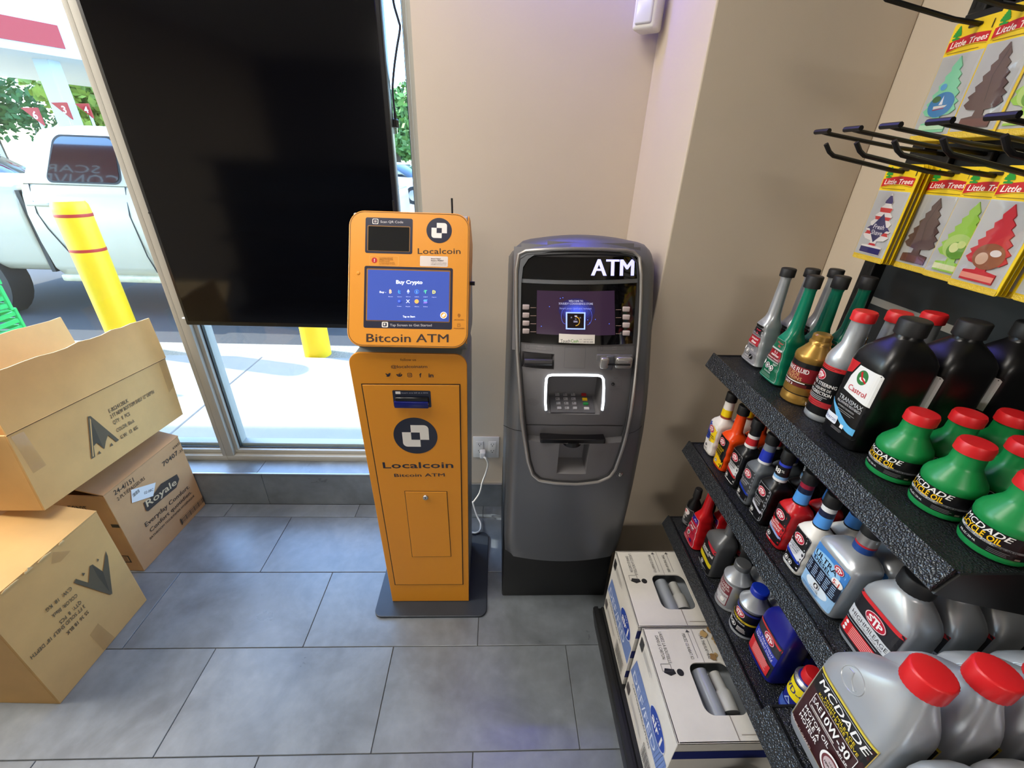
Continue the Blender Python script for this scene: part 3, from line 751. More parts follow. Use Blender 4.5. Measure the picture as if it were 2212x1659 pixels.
def icon(cx, cy, r, kind):
    u0, v0 = KP.inv(C7(cx, cy)); f = lambda pts: [(u0 + x * r, v0 + y * r) for x, y in pts]
    if kind == 'bird': art.poly(f([(-1, 0.75), (-0.4, 0.35), (0.05, 0.3), (0.25, 0.75), (0.65, 0.8), (1.05, 0.6), (0.75, 0.3), (0.7, -0.2), (0.25, -0.7), (-0.4, -0.85), (-1.05, -0.6), (-0.5, -0.5), (-0.8, -0.1), (-0.55, -0.1), (-1.0, 0.3)]), M_navy)
    if kind == 'alien':
        art.poly(f(ell(0, -0.15, 0.95, 0.62, 20)), M_navy); art.poly(f(ell(-0.36, -0.02, 0.15, 0.15, 10)), M_or); art.poly(f(ell(0.36, -0.02, 0.15, 0.15, 10)), M_or)
        art.poly(f(ell(-0.95, 0.12, 0.25, 0.25, 10)), M_navy); art.poly(f(ell(0.95, 0.12, 0.25, 0.25, 10)), M_navy); art.line(f([(0, 0.4), (0.15, 0.9), (0.55, 0.8)]), r * 0.12, M_navy); art.poly(f(ell(0.62, 0.82, 0.16, 0.16, 8)), M_navy)
    if kind == 'camera':
        art.ring(f(rrect(-0.9, -0.9, 0.9, 0.9, 0.45, 5)), f(rrect(-0.7, -0.7, 0.7, 0.7, 0.3, 5)), M_navy); art.ring(f(ell(0, 0, 0.45, 0.45, 20)), f(ell(0, 0, 0.27, 0.27, 20)), M_navy); art.poly(f(ell(0.5, 0.5, 0.1, 0.1, 8)), M_navy)
    if kind in ('f', 'in'): art.text(kind, u0, v0, r * 1.8, M_navy, bold=0.03, w=r * (0.9 if kind == 'f' else 1.9))
for x, k in ((274, 'bird'), (340, 'alien'), (402, 'camera'), (466, 'f'), (529, 'in')): icon(x, 164, 0.0072, k)
art.build('panel_print', ko, KP.fn(), True)

# kiosk head, tilted back
HS = Vector((0, 0.170, 0.3174)).normalized()
HP = Plane((-0.232, 1.045, 1.0816), (1, 0, 0), HS)
HN = HP.N
HW, HH = 0.159, 0.360
outl = rrect(-HW, 0.0, HW, HH, 0.040, 8)
mb = MB(); n = len(outl)
for (o0, o1, ins0, ins1) in ((-0.010, -0.002, 0.0, 0.0),):
    A = [HP.pt(u, v, -0.012) for u, v in outl]; Bq = [HP.pt(u, v, -0.0015) for u, v in outl]
    ins = rrect(-HW + 0.0015, 0.0015, HW - 0.0015, HH - 0.0015, 0.0385, 8); Cq = [HP.pt(u, v, 0) for u, v in ins]
    mb.loft([A, Bq, Cq], M_or, smooth=False)
hp = mb.build('head_panel', ko, True)
art = Art(0.0002); art.ring(rrect(-HW + 0.003, 0.003, HW - 0.003, HH - 0.003, 0.037, 8), rrect(-HW + 0.0042, 0.0042, HW - 0.0042, HH - 0.0042, 0.036, 8), M_seam)
art.build('edge_line', hp, HP.fn(), True)
prof = [(1.062, 1.088), (1.226, 1.392), (1.29, 1.372), (1.385, 1.290), (1.395, 1.26), (1.395, 1.06), (1.37, 1.03), (1.12, 1.046)]
MB().prism(prof, -0.232 - HW + 0.006, -0.232 + HW - 0.006, M_kgrey, 'x', 0.004, 2).build('head_body', ko, True)
MB().prism([(y, z) for y, z in prof[:4]] + [(1.36, 1.24), (1.10, 1.10)], -0.232 + HW - 0.0055, -0.232 + HW - 0.003, M_or, 'x').build('side_flange', ko, True)
c = on_x((1016, 612), -0.075); MB().tube([(-0.079, c.y, c.z), (-0.062, c.y, c.z)], 0.006, M_blk, 12).build('side_lock', ko, True)
for px0, px1 in (((976, 428), (976, 470)), ((849, 433), (849, 470))):
    a = on_y(px0, 1.34); b = on_y(px1, 1.34); MB().tube([a, (a.x, 1.34, 1.33)], 0.0028, M_blk, 8).build('antenna', ko, True)
C6 = crop(740, 430, 4.878)
art = Art(0.0003); pbox(art, HP, *C6(240, 200), *C6(737, 574), M_nav2, 0.005); pbox(art, HP, *C6(262, 284), *C6(712, 552), ink(150, 104, 40), 0.003)
pbox(art, HP, *C6(270, 292), *C6(704, 548), M_lens, 0.0015)
pbox(art, HP, *C6(315, 208), *C6(378, 264), M_wh, 0.003); pbox(art, HP, *C6(322, 214), *C6(371, 258), M_nav2, 0.002); pbox(art, HP, *C6(334, 224), *C6(360, 248), ink(170, 160, 160), 0.001)
ptext(art, HP, 'Scan QR Code', C6(400, 252), C6(640, 256), 0.0062, ink(190, 186, 190), bold=0.015)
art.build('scanner_window', ko, HP.fn(), True)
art = Art(0.0003); logo(art, HP, C6(1018, 332), (134 / 4.878, 0), M_nav2, M_wh); art.build('logo_emblem', ko, HP.fn(), True); art = Art(0.0003); ptext(art, HP, 'Localcoin', C6(792, 578), C6(1243, 578), 0.0150, ink(58, 44, 34), bold=0.006)
art.build('head_lettering', ko, HP.fn(), True); art = Art(0.0003)
ptext(art, HP, 'Bitcoin ATM', C6(250, 1505), C6(1117, 1510), 0.0215, ink(58, 42, 36), bold=0.014)
art.build('head_lettering', ko, HP.fn(), True)
# small stickers
art = Art(0.0003); M_brn = ink(120, 66, 20)
def pframe(art, pl, x0, y0, x1, y1, w, m, r):
    a = pl.inv((x0, (y0 + y1) / 2)); b = pl.inv((x1, (y0 + y1) / 2)); cc = pl.inv(((x0 + x1) / 2, y1)); d = pl.inv(((x0 + x1) / 2, y0))
    art.frame(a[0], cc[1], b[0], d[1], w, m, r)
pframe(art, HP, *C6(284, 596), *C6(590, 704), 0.0007, ink(240, 180, 90), 0.003)
u0, v0 = HP.inv(C6(336, 645)); art.ell(u0, v0, 0.0073, 0.0073, ink(192, 32, 36)); art.text('!', u0, v0, 0.0085, M_wh, bold=0.03)
for k, s in enumerate(('THIS STORE DOES NOT', 'OPERATE THIS MACHINE', 'DO NOT transfer', 'to someone you do not know', 'You are a target of fraud')):
    ptext(art, HP, s, C6(384, 626 + 16 * k), C6([530, 530, 500, 550, 552][k], 626 + 16 * k), 0.0022, M_brn, bold=0.01)
art.build('warning_sticker', ko, HP.fn(), True)
art = Art(0.0003); pbox(art, HP, *C6(816, 602), *C6(1110, 712), ink(226, 214, 206), 0.003)
ptext(art, HP, 'Need Help?', C6(932, 636), C6(1034, 636), 0.0033, ink(70, 50, 44), bold=0.02); ptext(art, HP, 'Need a Wallet?', C6(932, 656), C6(1065, 656), 0.0033, ink(70, 50, 44), bold=0.02)
ptext(art, HP, '1-877-412-COIN (2646)', C6(932, 678), C6(1094, 680), 0.0024, ink(90, 70, 64)); ptext(art, HP, 'help@localcoinatm.com', C6(932, 694), C6(1092, 698), 0.0024, ink(90, 70, 64))
art.build('help_sticker', ko, HP.fn(), True)
# touch screen
art = Art(0.0003); pbox(art, HP, *C6(226, 716), *C6(1158, 1366), M_nav2, 0.005); pbox(art, HP, *C6(250, 742), *C6(1134, 1292), ink(150, 104, 40), 0.003)
pbox(art, HP, *C6(414, 1294), *C6(480, 1352), M_wh, 0.003); pbox(art, HP, *C6(426, 1304), *C6(466, 1342), M_nav2, 0.002); pbox(art, HP, *C6(434, 1310), *C6(452, 1332), M_wh, 0.001)
ptext(art, HP, 'Tap Screen to Get Started', C6(500, 1340), C6(940, 1342), 0.0062, ink(190, 186, 190), bold=0.015)
art.build('screen_bezel', ko, HP.fn(), True)
def em(r, g, b, e): return mat('lit_%d_%d_%d_%d' % (r, g, b, int(e * 100)), srgb(r, g, b), 0.12, spec=0.4, emit=e)
EB = em(58, 76, 150, 0.75); EW = em(238, 244, 255, 0.95)
art = Art(0.0012); pbox(art, HP, *C6(264, 756), *C6(1124, 1284), EB)
ptext(art, HP, 'Buy Crypto', C6(566, 893), C6(843, 896), 0.0098, EW, bold=0.02); ptext(art, HP, 'Buy -', C6(392, 990), C6(460, 992), 0.005, EW, bold=0.005)
ptext(art, HP, 'Tap to Start', C6(636, 1248), C6(765, 1249), 0.0048, EW, bold=0.01)
cols = {'B': (247, 200, 150), 'L': (70, 160, 250), 'T': (90, 210, 150), 'D': (214, 206, 100)}
def coin(x, y, ch, name):
    u, v = HP.inv(C6(x, y)); h = 0.0092
    if ch in cols:
        m = em(*cols[ch], 0.9); art.text(ch, u, v, h, m, bold=0.02)
        if ch == 'B': art.rect(u - 0.0016, v + h / 2, u - 0.0006, v + h * 0.68, m); art.rect(u - 0.0016, v - h * 0.68, u - 0.0006, v - h / 2, m)
        if ch in 'TD': art.rect(u - 0.0048, v - 0.0005, u + 0.002, v + 0.0006, m)
        if ch == 'L': art.line([(u - 0.0045, v - 0.001), (u + 0.003, v + 0.0015)], 0.0011, m)
    elif ch == 'E':
        art.poly([(u, v + 0.0063), (u + 0.0038, v), (u, v - 0.0018), (u - 0.0038, v)], em(200, 212, 240, 0.9)); art.poly([(u - 0.0036, v - 0.0012), (u, v - 0.003), (u + 0.0036, v - 0.0012), (u, v - 0.0063)], em(150, 170, 220, 0.9))
    elif ch == '$':
        art.ring(ell(u, v, 0.006, 0.006, 24), ell(u, v, 0.0048, 0.0048, 24), em(70, 130, 230, 0.9)); art.text('$', u, v, 0.006, em(120, 180, 250, 0.9))
    elif ch == '*': 
        art.ell(u, v, 0.0042, 0.0042, em(44, 70, 190, 0.8)); art.ring(ell(u, v, 0.0023, 0.0023, 12), ell(u, v, 0.0014, 0.0014, 12), em(120, 150, 250, 0.9))
    elif ch == 'X': art.text('X', u, v, 0.0088, EW, w=0.0098, bold=0.0)
    elif ch == 'o': art.ell(u, v, 0.0055, 0.0055, em(240, 160, 80, 0.9))
    elif ch == 'S':
        for k, cc in enumerate(((90, 170, 240), (120, 150, 240), (150, 110, 240))):
            y0 = v + 0.0035 - k * 0.0035; d = 0.0012 if k != 1 else -0.0012; m = em(*cc, 0.9)
            art.poly([(u - 0.0048 - d, y0 - 0.0012), (u + 0.004 - d, y0 - 0.0012), (u + 0.0048 + d, y0 + 0.0012), (u - 0.004 + d, y0 + 0.0012)], m)
    ptext(art, HP, name, C6(x - 22, y + 58), C6(x + 24, y + 59), 0.0019, em(190, 200, 235, 0.7), bold=0.01)
for x, y, ch, nm in ((507, 975, 'B', 'Bitcoin'), (602, 977, 'L', 'Litecoin'), (694, 977, 'E', 'Ethereum'), (784, 979, '$', 'USDC'), (876, 980, 'T', 'USDT'), (966, 982, 'D', 'Dogecoin'), (600, 1079, '*', 'Cardano'), (692, 1081, 'X', 'Ripple'), (784, 1082, 'o', 'Shiba Inu'), (876, 1083, 'S', 'Solana')): coin(x, y, ch, nm)
u, v = HP.inv(C6(1067, 1228)); art.ell(u, v, 0.0088, 0.0088, em(250, 236, 220, 0.9)); art.ell(u, v, 0.0074, 0.0074, em(232, 132, 60, 0.9)); art.rect(u - 0.001, v - 0.001, u + 0.004, v + 0.004, EW, 0.001); art.rect(u - 0.004, v - 0.004, u + 0.001, v + 0.001, EW, 0.001); art.rect(u - 0.001, v - 0.001, u + 0.001, v + 0.001, em(232, 132, 60, 0.9))
art.build('touch_screen', ko, HP.fn(), True)
art = Art(0.0003)
u, v = HP.inv(C6(1227, 1226)); art.ring(ell(u, v + 0.001, 0.0036, 0.0036, 20), ell(u, v + 0.001, 0.0029, 0.0029, 20), M_brn); art.ell(u, v + 0.001, 0.0014, 0.0014, M_brn); art.line([(u - 0.0033, v - 0.0005), (u, v - 0.0055), (u + 0.0033, v - 0.0005)], 0.0007, M_brn)
ptext(art, HP, 'GPS TRACKED', C6(1176, 1277), C6(1278, 1277), 0.0026, M_brn, bold=0.012)
u, v = HP.inv(C6(1225, 1330)); art.frame(u - 0.004, v - 0.004, u + 0.004, v + 0.002, 0.0007, M_brn, 0.001)
for a in (-0.7, -0.25, 0.25, 0.7): art.line([(u + math.sin(a) * 0.004, v + math.cos(a) * 0.0035), (u + math.sin(a) * 0.0065, v + math.cos(a) * 0.0065)], 0.0006, M_brn)
ptext(art, HP, 'POLICE ALARM', C6(1172, 1366), C6(1281, 1367), 0.0026, M_brn, bold=0.012)
art.build('security_print', ko, HP.fn(), True)
u, v = HP.inv(C6(165, 780)); MB().lathe([(0.0048, 0.0), (0.0042, 0.0015), (0.002, 0.002)], 14, M_or, Matrix.Translation(HP.pt(u, v)) @ HN.to_track_quat('Z', 'Y').to_matrix().to_4x4()).build('screw_cover', ko, True)
# ================================================================== cash machine
AX, AHW, BOW = 0.2475, 0.2045, 0.030
EDGE = [(0.0, 1.09), (0.28, 1.052), (0.35, 1.034), (0.60, 1.022), (0.84, 1.030), (0.95, 1.056), (1.127, 1.126), (1.286, 1.195), (1.40, 1.25)]
def edge_y(z):
    for (z0, y0), (z1, y1) in zip(EDGE, EDGE[1:]):
        if z <= z1:
            t = max(0, (z - z0) / (z1 - z0)); return y0 + (y1 - y0) * t
    return EDGE[-1][1]
def sm_edge(z): return sum(edge_y(z + d) for d in (-0.05, -0.025, 0, 0.025, 0.05)) / 5
def shell(x, z):
    u = (x - AX) / AHW; return sm_edge(z) - 0.012 - BOW * (1 - u * u)
class Surf:
    def __init__(s, f): s.f = f
    def inv(s, px):
        y = 1.05
        for _ in range(30):
            p = on_y(px, y); y = 0.5 * y + 0.5 * s.f(p.x, p.z)
        p = on_y(px, y); return (p.x, p.z)
    def fn(s): return lambda u, v, o: Vector((u, s.f(u, v) - o, v))
    def pt(s, u, v, o=0.0): return Vector((u, s.f(u, v) - o, v))
AS = Surf(shell)
C8 = crop(1060, 490, 2.911)
M_atm = mat('atm_grey_paint', srgb(104, 106, 110), 0.38, metal=0.55)
M_atm2 = mat('atm_fascia_grey', srgb(112, 110, 112), 0.45, metal=0.4)
M_atmb = mat('atm_black_base', srgb(20, 21, 22), 0.5)
M_trim2 = mat('atm_silver_trim', srgb(176, 172, 168), 0.3, metal=0.75)
M_gl = mat('black_gloss_panel', srgb(8, 7, 9), 0.05, spec=0.6)
at = thing('cash_machine', 'grey cash machine with black base and lit keypad', 'ATM', (AX, 1.3, 0))
MB().box(AX - AHW, AX + AHW, 1.09, 1.56, 0.0, 0.335, M_atmb, 0.006, 2).build('base', at, True)
shield_px = [(160, 230), (166, 190), (185, 162), (230, 150), (380, 142), (540, 139), (720, 143), (860, 150), (905, 160), (932, 185), (944, 235), (946, 350), (943, 470), (931, 700), (908, 950), (878, 1180), (853, 1310), (818, 1430), (783, 1525), (748, 1572), (680, 1602), (540, 1619), (400, 1612), (305, 1596), (262, 1560), (236, 1480), (209, 1310), (195, 1200), (181, 1000), (167, 800), (159, 500)]
shield = [AS.inv(C8(*p)) for p in shield_px]
# dense, resampled by angle about the middle
ZC = 0.85
def resample(poly, n):
    out = []
    for k in range(n):
        a = 2 * PI * k / n; d = (math.cos(a), math.sin(a)); best = None
        for (p, q) in zip(poly, poly[1:] + poly[:1]):
            x1, y1 = p[0] - AX, p[1] - ZC; x2, y2 = q[0] - AX, q[1] - ZC
            den = d[0] * (y2 - y1) - d[1] * (x2 - x1)
            if abs(den) < 1e-12: continue
            t = (x1 * (y2 - y1) - y1 * (x2 - x1)) / den
            s = (x1 * d[1] - y1 * d[0]) / den
            if t > 0 and -1e-6 <= s <= 1 + 1e-6: best = t if best is None else max(best, t)
        out.append((AX + d[0] * best, ZC + d[1] * best))
    return out
NA = 144
SHL = resample(shield, NA)
def outline(ins):
    w = AHW - ins; zb = 0.30 + ins * 0.2; zt = 1.352 - ins; r = 0.058
    pts = [(AX - w, zb), (AX + w, zb)]
    pts += [(AX + w - r + r * math.cos(a), zt - 0.016 - r + r * math.sin(a)) for a in [PI / 2 * i / 8 for i in range(9)]]
    pts += [(AX + (w - r) * (1 - i / 10), zt - 0.016 * ((1 - i / 10) ** 2)) for i in range(1, 20)]
    pts += [(AX - w + r + r * math.cos(a), zt - 0.016 - r + r * math.sin(a)) for a in [PI / 2 + PI / 2 * i / 8 for i in range(9)]]
    return resample(pts, NA)
O0, O1, O2, O3 = outline(0), outline(0.004), outline(0.014), outline(0.026)
lowr = lambda z: z - 0.085 * max(0, (z - 1.1) / 0.25)
rings = [[Vector((x, 1.56, lowr(z))) for x, z in O0], [Vector((x, 1.36, z - (z - lowr(z)) * 0.42)) for x, z in O0], [Vector((x, shell(x, z) + 0.05, z)) for x, z in O0], [Vector((x, shell(x, z) + 0.026, z)) for x, z in O1],
         [Vector((x, shell(x, z) + 0.008, z)) for x, z in O2], [Vector((x, shell(x, z) + 0.0005, z)) for x, z in O3]]
for k in range(1, 9):
    t = k / 8; r = []
    for (a, b) in zip(O3, SHL):
        x = a[0] + (b[0] - a[0]) * t; z = a[1] + (b[1] - a[1]) * t; r.append(Vector((x, shell(x, z), z)))
    rings.append(r)
rings.append([Vector((x, shell(x, z) + 0.055, z)) for x, z in SHL])
sh = MB().loft(rings, M_atm, cap0=True, cap1=False).build('shell', at, True)
MB().tube([Vector((x, shell(x, z) + 0.001, z)) for x, z in SHL], 0.0052, M_trim2, 8, closed=True).build('silver_trim', at, True)
SH2 = resample([(AX + (x - AX) * 0.965, ZC + (z - ZC) * 0.978) for x, z in shield], NA)
MB().tube([Vector((x, shell(x, z) + 0.004, z)) for x, z in SH2], 0.0042, mat('atm_dark_inner_trim', srgb(58, 58, 60), 0.35, metal=0.5), 6, closed=True).build('inner_trim', at, True)
# fascia
zl = AS.inv(C8(520, 1372))[1]; zseam = AS.inv(C8(520, 1245))[1]
def rec(z):
    if z < zl: return 0.006
    t = min(1, max(0, (1.08 - z) / (1.08 - zl))); return 0.010 + 0.024 * t * t
def fascia(x, z): return shell(x, z) + rec(z)
AF = Surf(fascia)
def rect_px(x0, y0, x1, y1):
    a = AF.inv(C8(x0, (y0 + y1) / 2)); b = AF.inv(C8(x1, (y0 + y1) / 2)); c = AF.inv(C8((x0 + x1) / 2, y1)); d = AF.inv(C8((x0 + x1) / 2, y0))
    return (a[0], c[1], b[0], d[1])
R_receipt = rect_px(196, 792, 400, 890); R_key = rect_px(356, 944, 697, 1180); R_chute = rect_px(422, 1400, 608, 1555)
R_chute = (R_chute[0], R_chute[1], R_chute[2], zl - 0.0005)
def inpoly(p, poly):
    c = False
    for (a, b) in zip(poly, poly[1:] + poly[:1]):
        if (a[1] > p[1]) != (b[1] > p[1]) and p[0] < (b[0] - a[0]) * (p[1] - a[1]) / (b[1] - a[1]) + a[0]: c = not c
    return c
big = [(AX + (x - AX) * 1.05, ZC + (z - ZC) * 1.03) for x, z in shield]
holes = [R_receipt, R_key, R_chute]
xs = sorted(set([AX - 0.2 + 0.4 * i / 40 for i in range(41)] + [h[i] for h in holes for i in (0, 2)]))
z0 = min(p[1] for p in big); z1 = max(p[1] for p in big)
zs = sorted(set([z0 + (z1 - z0) * i / 70 for i in range(71)] + [h[i] for h in holes for i in (1, 3)] + [zl - 0.0005, zl + 0.0005]))
def skip(i, j):
    x = (xs[i] + xs[i + 1]) / 2; z = (zs[j] + zs[j + 1]) / 2
    return (not inpoly((x, z), big)) or any(h[0] < x < h[2] and h[1] < z < h[3] for h in holes)
MB().grid(len(xs) - 1, len(zs) - 1, lambda i, j: Vector((xs[i], fascia(xs[i], zs[j]), zs[j])), M_atm2, True, skip).build('fascia', at, True)
def recess(name, h, depth, m, floor_rise=0.0, back_z=None, steps=6):
    """open pocket behind a hole of the fascia; its floor may slope up towards the back"""
    x0, za, x1, zb = h; mb = MB(); bz = za + floor_rise; ins = 0.006
    F = lambda x, z: Vector((x, fascia(x, z) + 0.0002, z)); Bk = lambda x, z: Vector((x, fascia(AX, (za + zb) / 2) + depth, z))
    xx = [x0 + (x1 - x0) * i / steps for i in range(steps + 1)]; xi = [x0 + ins + (x1 - x0 - 2 * ins) * i / steps for i in range(steps + 1)]
    for i in range(steps):
        mb.add([F(xx[i], za), F(xx[i + 1], za), Bk(xi[i + 1], bz), Bk(xi[i], bz)], [(0, 1, 2, 3)], m)
        mb.add([F(xx[i], zb), F(xx[i + 1], zb), Bk(xi[i + 1], zb - ins), Bk(xi[i], zb - ins)], [(0, 1, 2, 3)], m)
        mb.add([Bk(xi[i], bz), Bk(xi[i + 1], bz), Bk(xi[i + 1], zb - ins), Bk(xi[i], zb - ins)], [(0, 1, 2, 3)], m)
    for x, q in ((x0, xi[0]), (x1, xi[-1])):
        zz = [za + (zb - za) * i / 6 for i in range(7)]; zr = [bz + (zb - ins - bz) * i / 6 for i in range(7)]
        for i in range(6): mb.add([F(x, zz[i]), F(x, zz[i + 1]), Bk(q, zr[i + 1]), Bk(q, zr[i])], [(0, 1, 2, 3)], m)
    return mb.build(name, at, True)
rc = recess('receipt_slot', R_receipt, 0.030, M_atm2)
MB().tube([Vector((R_receipt[0] + 0.006, fascia(AX, R_receipt[1]) + 0.016, (R_receipt[1] + R_receipt[3]) / 2 - 0.003)), Vector((R_receipt[2] - 0.006, fascia(AX, R_receipt[1]) + 0.016, (R_receipt[1] + R_receipt[3]) / 2 - 0.003))], 0.010, mat('receipt_roller', srgb(70, 68, 70), 0.35, metal=0.4), 14).build('roller', rc, True)
zb = R_key[1]; KR = 0.030
rk = recess('keypad_recess', R_key, 0.055, M_atm2, KR)
recess('cash_chute', R_chute, 0.045, M_atm2, 0.026)
# keypad on the sloping floor of its pocket
fy0 = fascia(AX, zb); fy1 = fascia(AX, (R_key[1] + R_key[3]) / 2) + 0.055
KPL = Plane((AX, fy0, zb), (1, 0, 0), (0, fy1 - fy0, KR))
class K2:
    inv = staticmethod(lambda px: KPL.inv(px)); fn = staticmethod(lambda: KPL.fn())
a = KPL.inv(C8(375, 1168)); b = KPL.inv(C8(655, 1168)); L = (Vector((0, fy1 - fy0, KR))).length
def kbox(u0, v0, u1, v1, o0, o1, m, bev=0.001):
    mb = MB(); P = [KPL.pt(u, v, o0) for u, v in ((u0, v0), (u1, v0), (u1, v1), (u0, v1))]; Q = [KPL.pt(u, v, o1) for u, v in ((u0 + bev, v0 + bev), (u1 - bev, v0 + bev), (u1 - bev, v1 - bev), (u0 + bev, v1 - bev))]
    return mb.add(P + Q, [(4, 5, 6, 7), (0, 1, 5, 4), (1, 2, 6, 5), (2, 3, 7, 6), (3, 0, 4, 7)], m)
pad = kbox(a[0], 0.004, b[0], L * 0.92, 0.0003, 0.003, mat('keypad_plate', srgb(92, 90, 94), 0.4, metal=0.5)).build('keypad', at, True)
M_key = mat('key_metal', srgb(176, 172, 176), 0.35, metal=0.6)
def key(x, y, w, h, m, txt=''):
    c = KPL.inv(C8(x, y)); k = kbox(c[0] - w / 2, c[1] - h / 2, c[0] + w / 2, c[1] + h / 2, 0.003, 0.0062, m).build('key', pad, True)
    if txt: art.text(txt, c[0] - w * 0.22, c[1], h * 0.5, ink(30, 28, 34), bold=0.01)
art = Art(0.0062)
rows = [(1058, ((417, '1'), (466, '2'), (516, '3'))), (1087, ((420, '4'), (470, '5'), (520, '6'))), (1115, ((425, '7'), (474, '8'), (524, '9'))), (1145, ((430, ''), (479, '0'), (529, '')))]
for y, ks in rows:
    for x, t in ks: key(x, y, 0.0128, 0.0098, M_key, t)
for x, y, cc in ((584, 1060, (150, 30, 34)), (590, 1089, (214, 170, 20)), (596, 1117, (30, 120, 56)), (602, 1147, (176, 172, 176))): key(x, y, 0.0150, 0.0098, mat('key_%d' % cc[0] + '_%d' % cc[1], srgb(*cc), 0.4))
art.build('key_legend', pad, KPL.fn(), True)
# white light frame round the keypad
led = [(347, 1150), (343, 1100), (345, 1000), (350, 950), (362, 934), (385, 929), (530, 928), (672, 931), (696, 938), (707, 955), (710, 1010), (707, 1100), (700, 1150)]
pts = [AF.pt(*AF.inv(C8(*p)), 0.003) for p in led]
MB().tube(pts, 0.0035, mat('keypad_led', (0.86, 0.94, 1.0), 0.4, emit=2.6), 8).build('keypad_light', at, True)
# black panels conforming to the fascia
def conform(name, quad, m, off, label=None, n=10):
    """slab laid on the fascia between four pixel corners (tl, tr, br, bl)"""
    q = [Vector(AF.inv(C8(*p))) for p in quad]; mb = MB()
    f = lambda i, j: (q[3] * (1 - i / n) + q[2] * (i / n)) * (1 - j / n) + (q[0] * (1 - i / n) + q[1] * (i / n)) * (j / n)
    mb.grid(n, n, lambda i, j: AF.pt(*f(i, j), off), m)
    e = [(i, 0) for i in range(n)] + [(n, j) for j in range(n)] + [(n - i, n) for i in range(n)] + [(0, n - j) for j in range(n)]
    mb.loft([[AF.pt(*f(i, j), 0.0) for i, j in e], [AF.pt(*f(i, j), off) for i, j in e]], m, cap0=False, cap1=False)
    return mb.build(name, at, True)
sg = conform('sign_panel', [(172, 180), (918, 182), (918, 322), (170, 320)], M_gl, 0.004)
art = Art(0.0045); EV = em(190, 190, 255, 1.0)
a = AF.inv(C8(628, 304)); b = AF.inv(C8(898, 306)); c = AF.inv(C8(760, 203)); d = AF.inv(C8(760, 305))
art.text('ATM', (a[0] + b[0]) / 2, (c[1] + d[1]) / 2, c[1] - d[1], EV, w=b[0] - a[0], bold=0.03)
art.build('lit_lettering', sg, AF.fn(), True, dmax=0.012)
conform('divider_bar', [(166, 322), (920, 324), (918, 348), (166, 346)], M_atm, 0.006)
pn = conform('screen_panel', [(168, 350), (914, 352), (890, 730), (174, 720)], M_gl, 0.004)
art = Art(0.0045)
dq = [AF.inv(C8(*p)) for p in ((290, 396), (776, 398), (780, 676), (287, 668))]
art.poly(dq, em(52, 36, 56, 0.42))
gx, gz = AF.inv(C8(540, 522))
for k in range(7):
    t = 1 - k / 7; c1 = (int(40 + 30 * (1 - t)), int(34 + 60 * (1 - t)), int(80 + 150 * (1 - t)))
    art.ell(gx, gz, 0.046 * t + 0.004, 0.028 * t + 0.002, em(*c1, 0.5 + 0.35 * (1 - t)))
art.line([(gx - 0.03 + 0.004 * math.cos(a) * 3, gz - 0.015 + 0.02 * math.sin(a)) for a in [PI * 0.5 + PI * i / 10 for i in range(11)]], 0.0006, em(90, 110, 240, 0.7))
art.line([(gx + 0.03 - 0.004 * math.cos(a) * 3, gz - 0.015 + 0.02 * math.sin(a)) for a in [PI * 0.5 + PI * i / 10 for i in range(11)]], 0.0006, em(90, 110, 240, 0.7))
for x, y in ((368, 498), (452, 442), (620, 600), (655, 578), (742, 605), (317, 620), (436, 446), (607, 580)):
    u, v = AF.inv(C8(x, y)); art.ell(u, v, 0.0011, 0.0011, em(80, 120, 255, 1.0), 8)  # blue dots: LED reflections painted onto the display
def atext(s, x0, y0, x1, y1, h, m, **k): ptext(art, AF, s, C8(x0, y0), C8(x1, y1), h, m, **k)
EG = em(170, 170, 200, 0.6)
atext('WELCOME TO', 488, 468, 578, 469, 0.0048, EG, bold=0.01); atext('SOULEDY CONVENIENCE STORE', 426, 483, 640, 485, 0.0048, EG, bold=0.01); atext('Insert your card and remove', 432, 512, 630, 514, 0.0046, em(140, 150, 210, 0.55))
q = [AF.inv(C8(*p)) for p in ((470, 530), (593, 532), (591, 640), (470, 638))]
art.poly(q, em(150, 175, 255, 0.95)); cx_ = sum(p[0] for p in q) / 4; cz_ = sum(p[1] for p in q) / 4
art.poly([(cx_ + (x - cx_) * 0.86, cz_ + (z - cz_) * 0.86) for x, z in q], em(24, 16, 18, 0.3))
art.line([(cx_ + 0.011 * math.cos(a), cz_ - 0.001 + 0.011 * math.sin(a)) for a in [-PI * 0.5 + PI * 1.05 * i / 12 for i in range(13)]], 0.002, em(180, 140, 50, 0.7))
art.text('25', cx_ - 0.012, cz_ + 0.008, 0.003, EG); art.text('75', cx_ + 0.012, cz_ + 0.008, 0.003, EG); art.text('50', cx_, cz_ + 0.0045, 0.003, EG)
art.rect(cx_ - 0.0035, cz_ + 0.0105, cx_ + 0.0035, cz_ + 0.0135, EG, 0.0006); art.bars(cx_ - 0.006, cz_ - 0.0005, cx_ + 0.006, 2, 0.0012, 0.0024, EG)
art.build('display', pn, AF.fn(), True, dmax=0.012)
M_btn = mat('soft_key', srgb(206, 190, 188), 0.5)
for side_x, ys, lx in ((221, (501, 552, 602, 652), (248, 285)), (848, (514, 564, 614, 664), (784, 818))):
    for y in ys:
        r = rect_px(side_x - 21, y - 16, side_x + 21, y + 16)
        m = (r[0] + r[2]) / 2, (r[1] + r[3]) / 2; yy = fascia(*m) - 0.004
        MB().box(r[0], r[2], yy - 0.004, yy + 0.003, r[1], r[3], M_btn, 0.0012, 2).build('side_key', at, True)
        art = Art(0.0046); a = AF.inv(C8(lx[0], y + 4)); b = AF.inv(C8(lx[1], y + 4)); art.line([a, b], 0.0011, ink(170, 140, 130)); art.build('key_line', pn, AF.fn(), True, dmax=0.012)
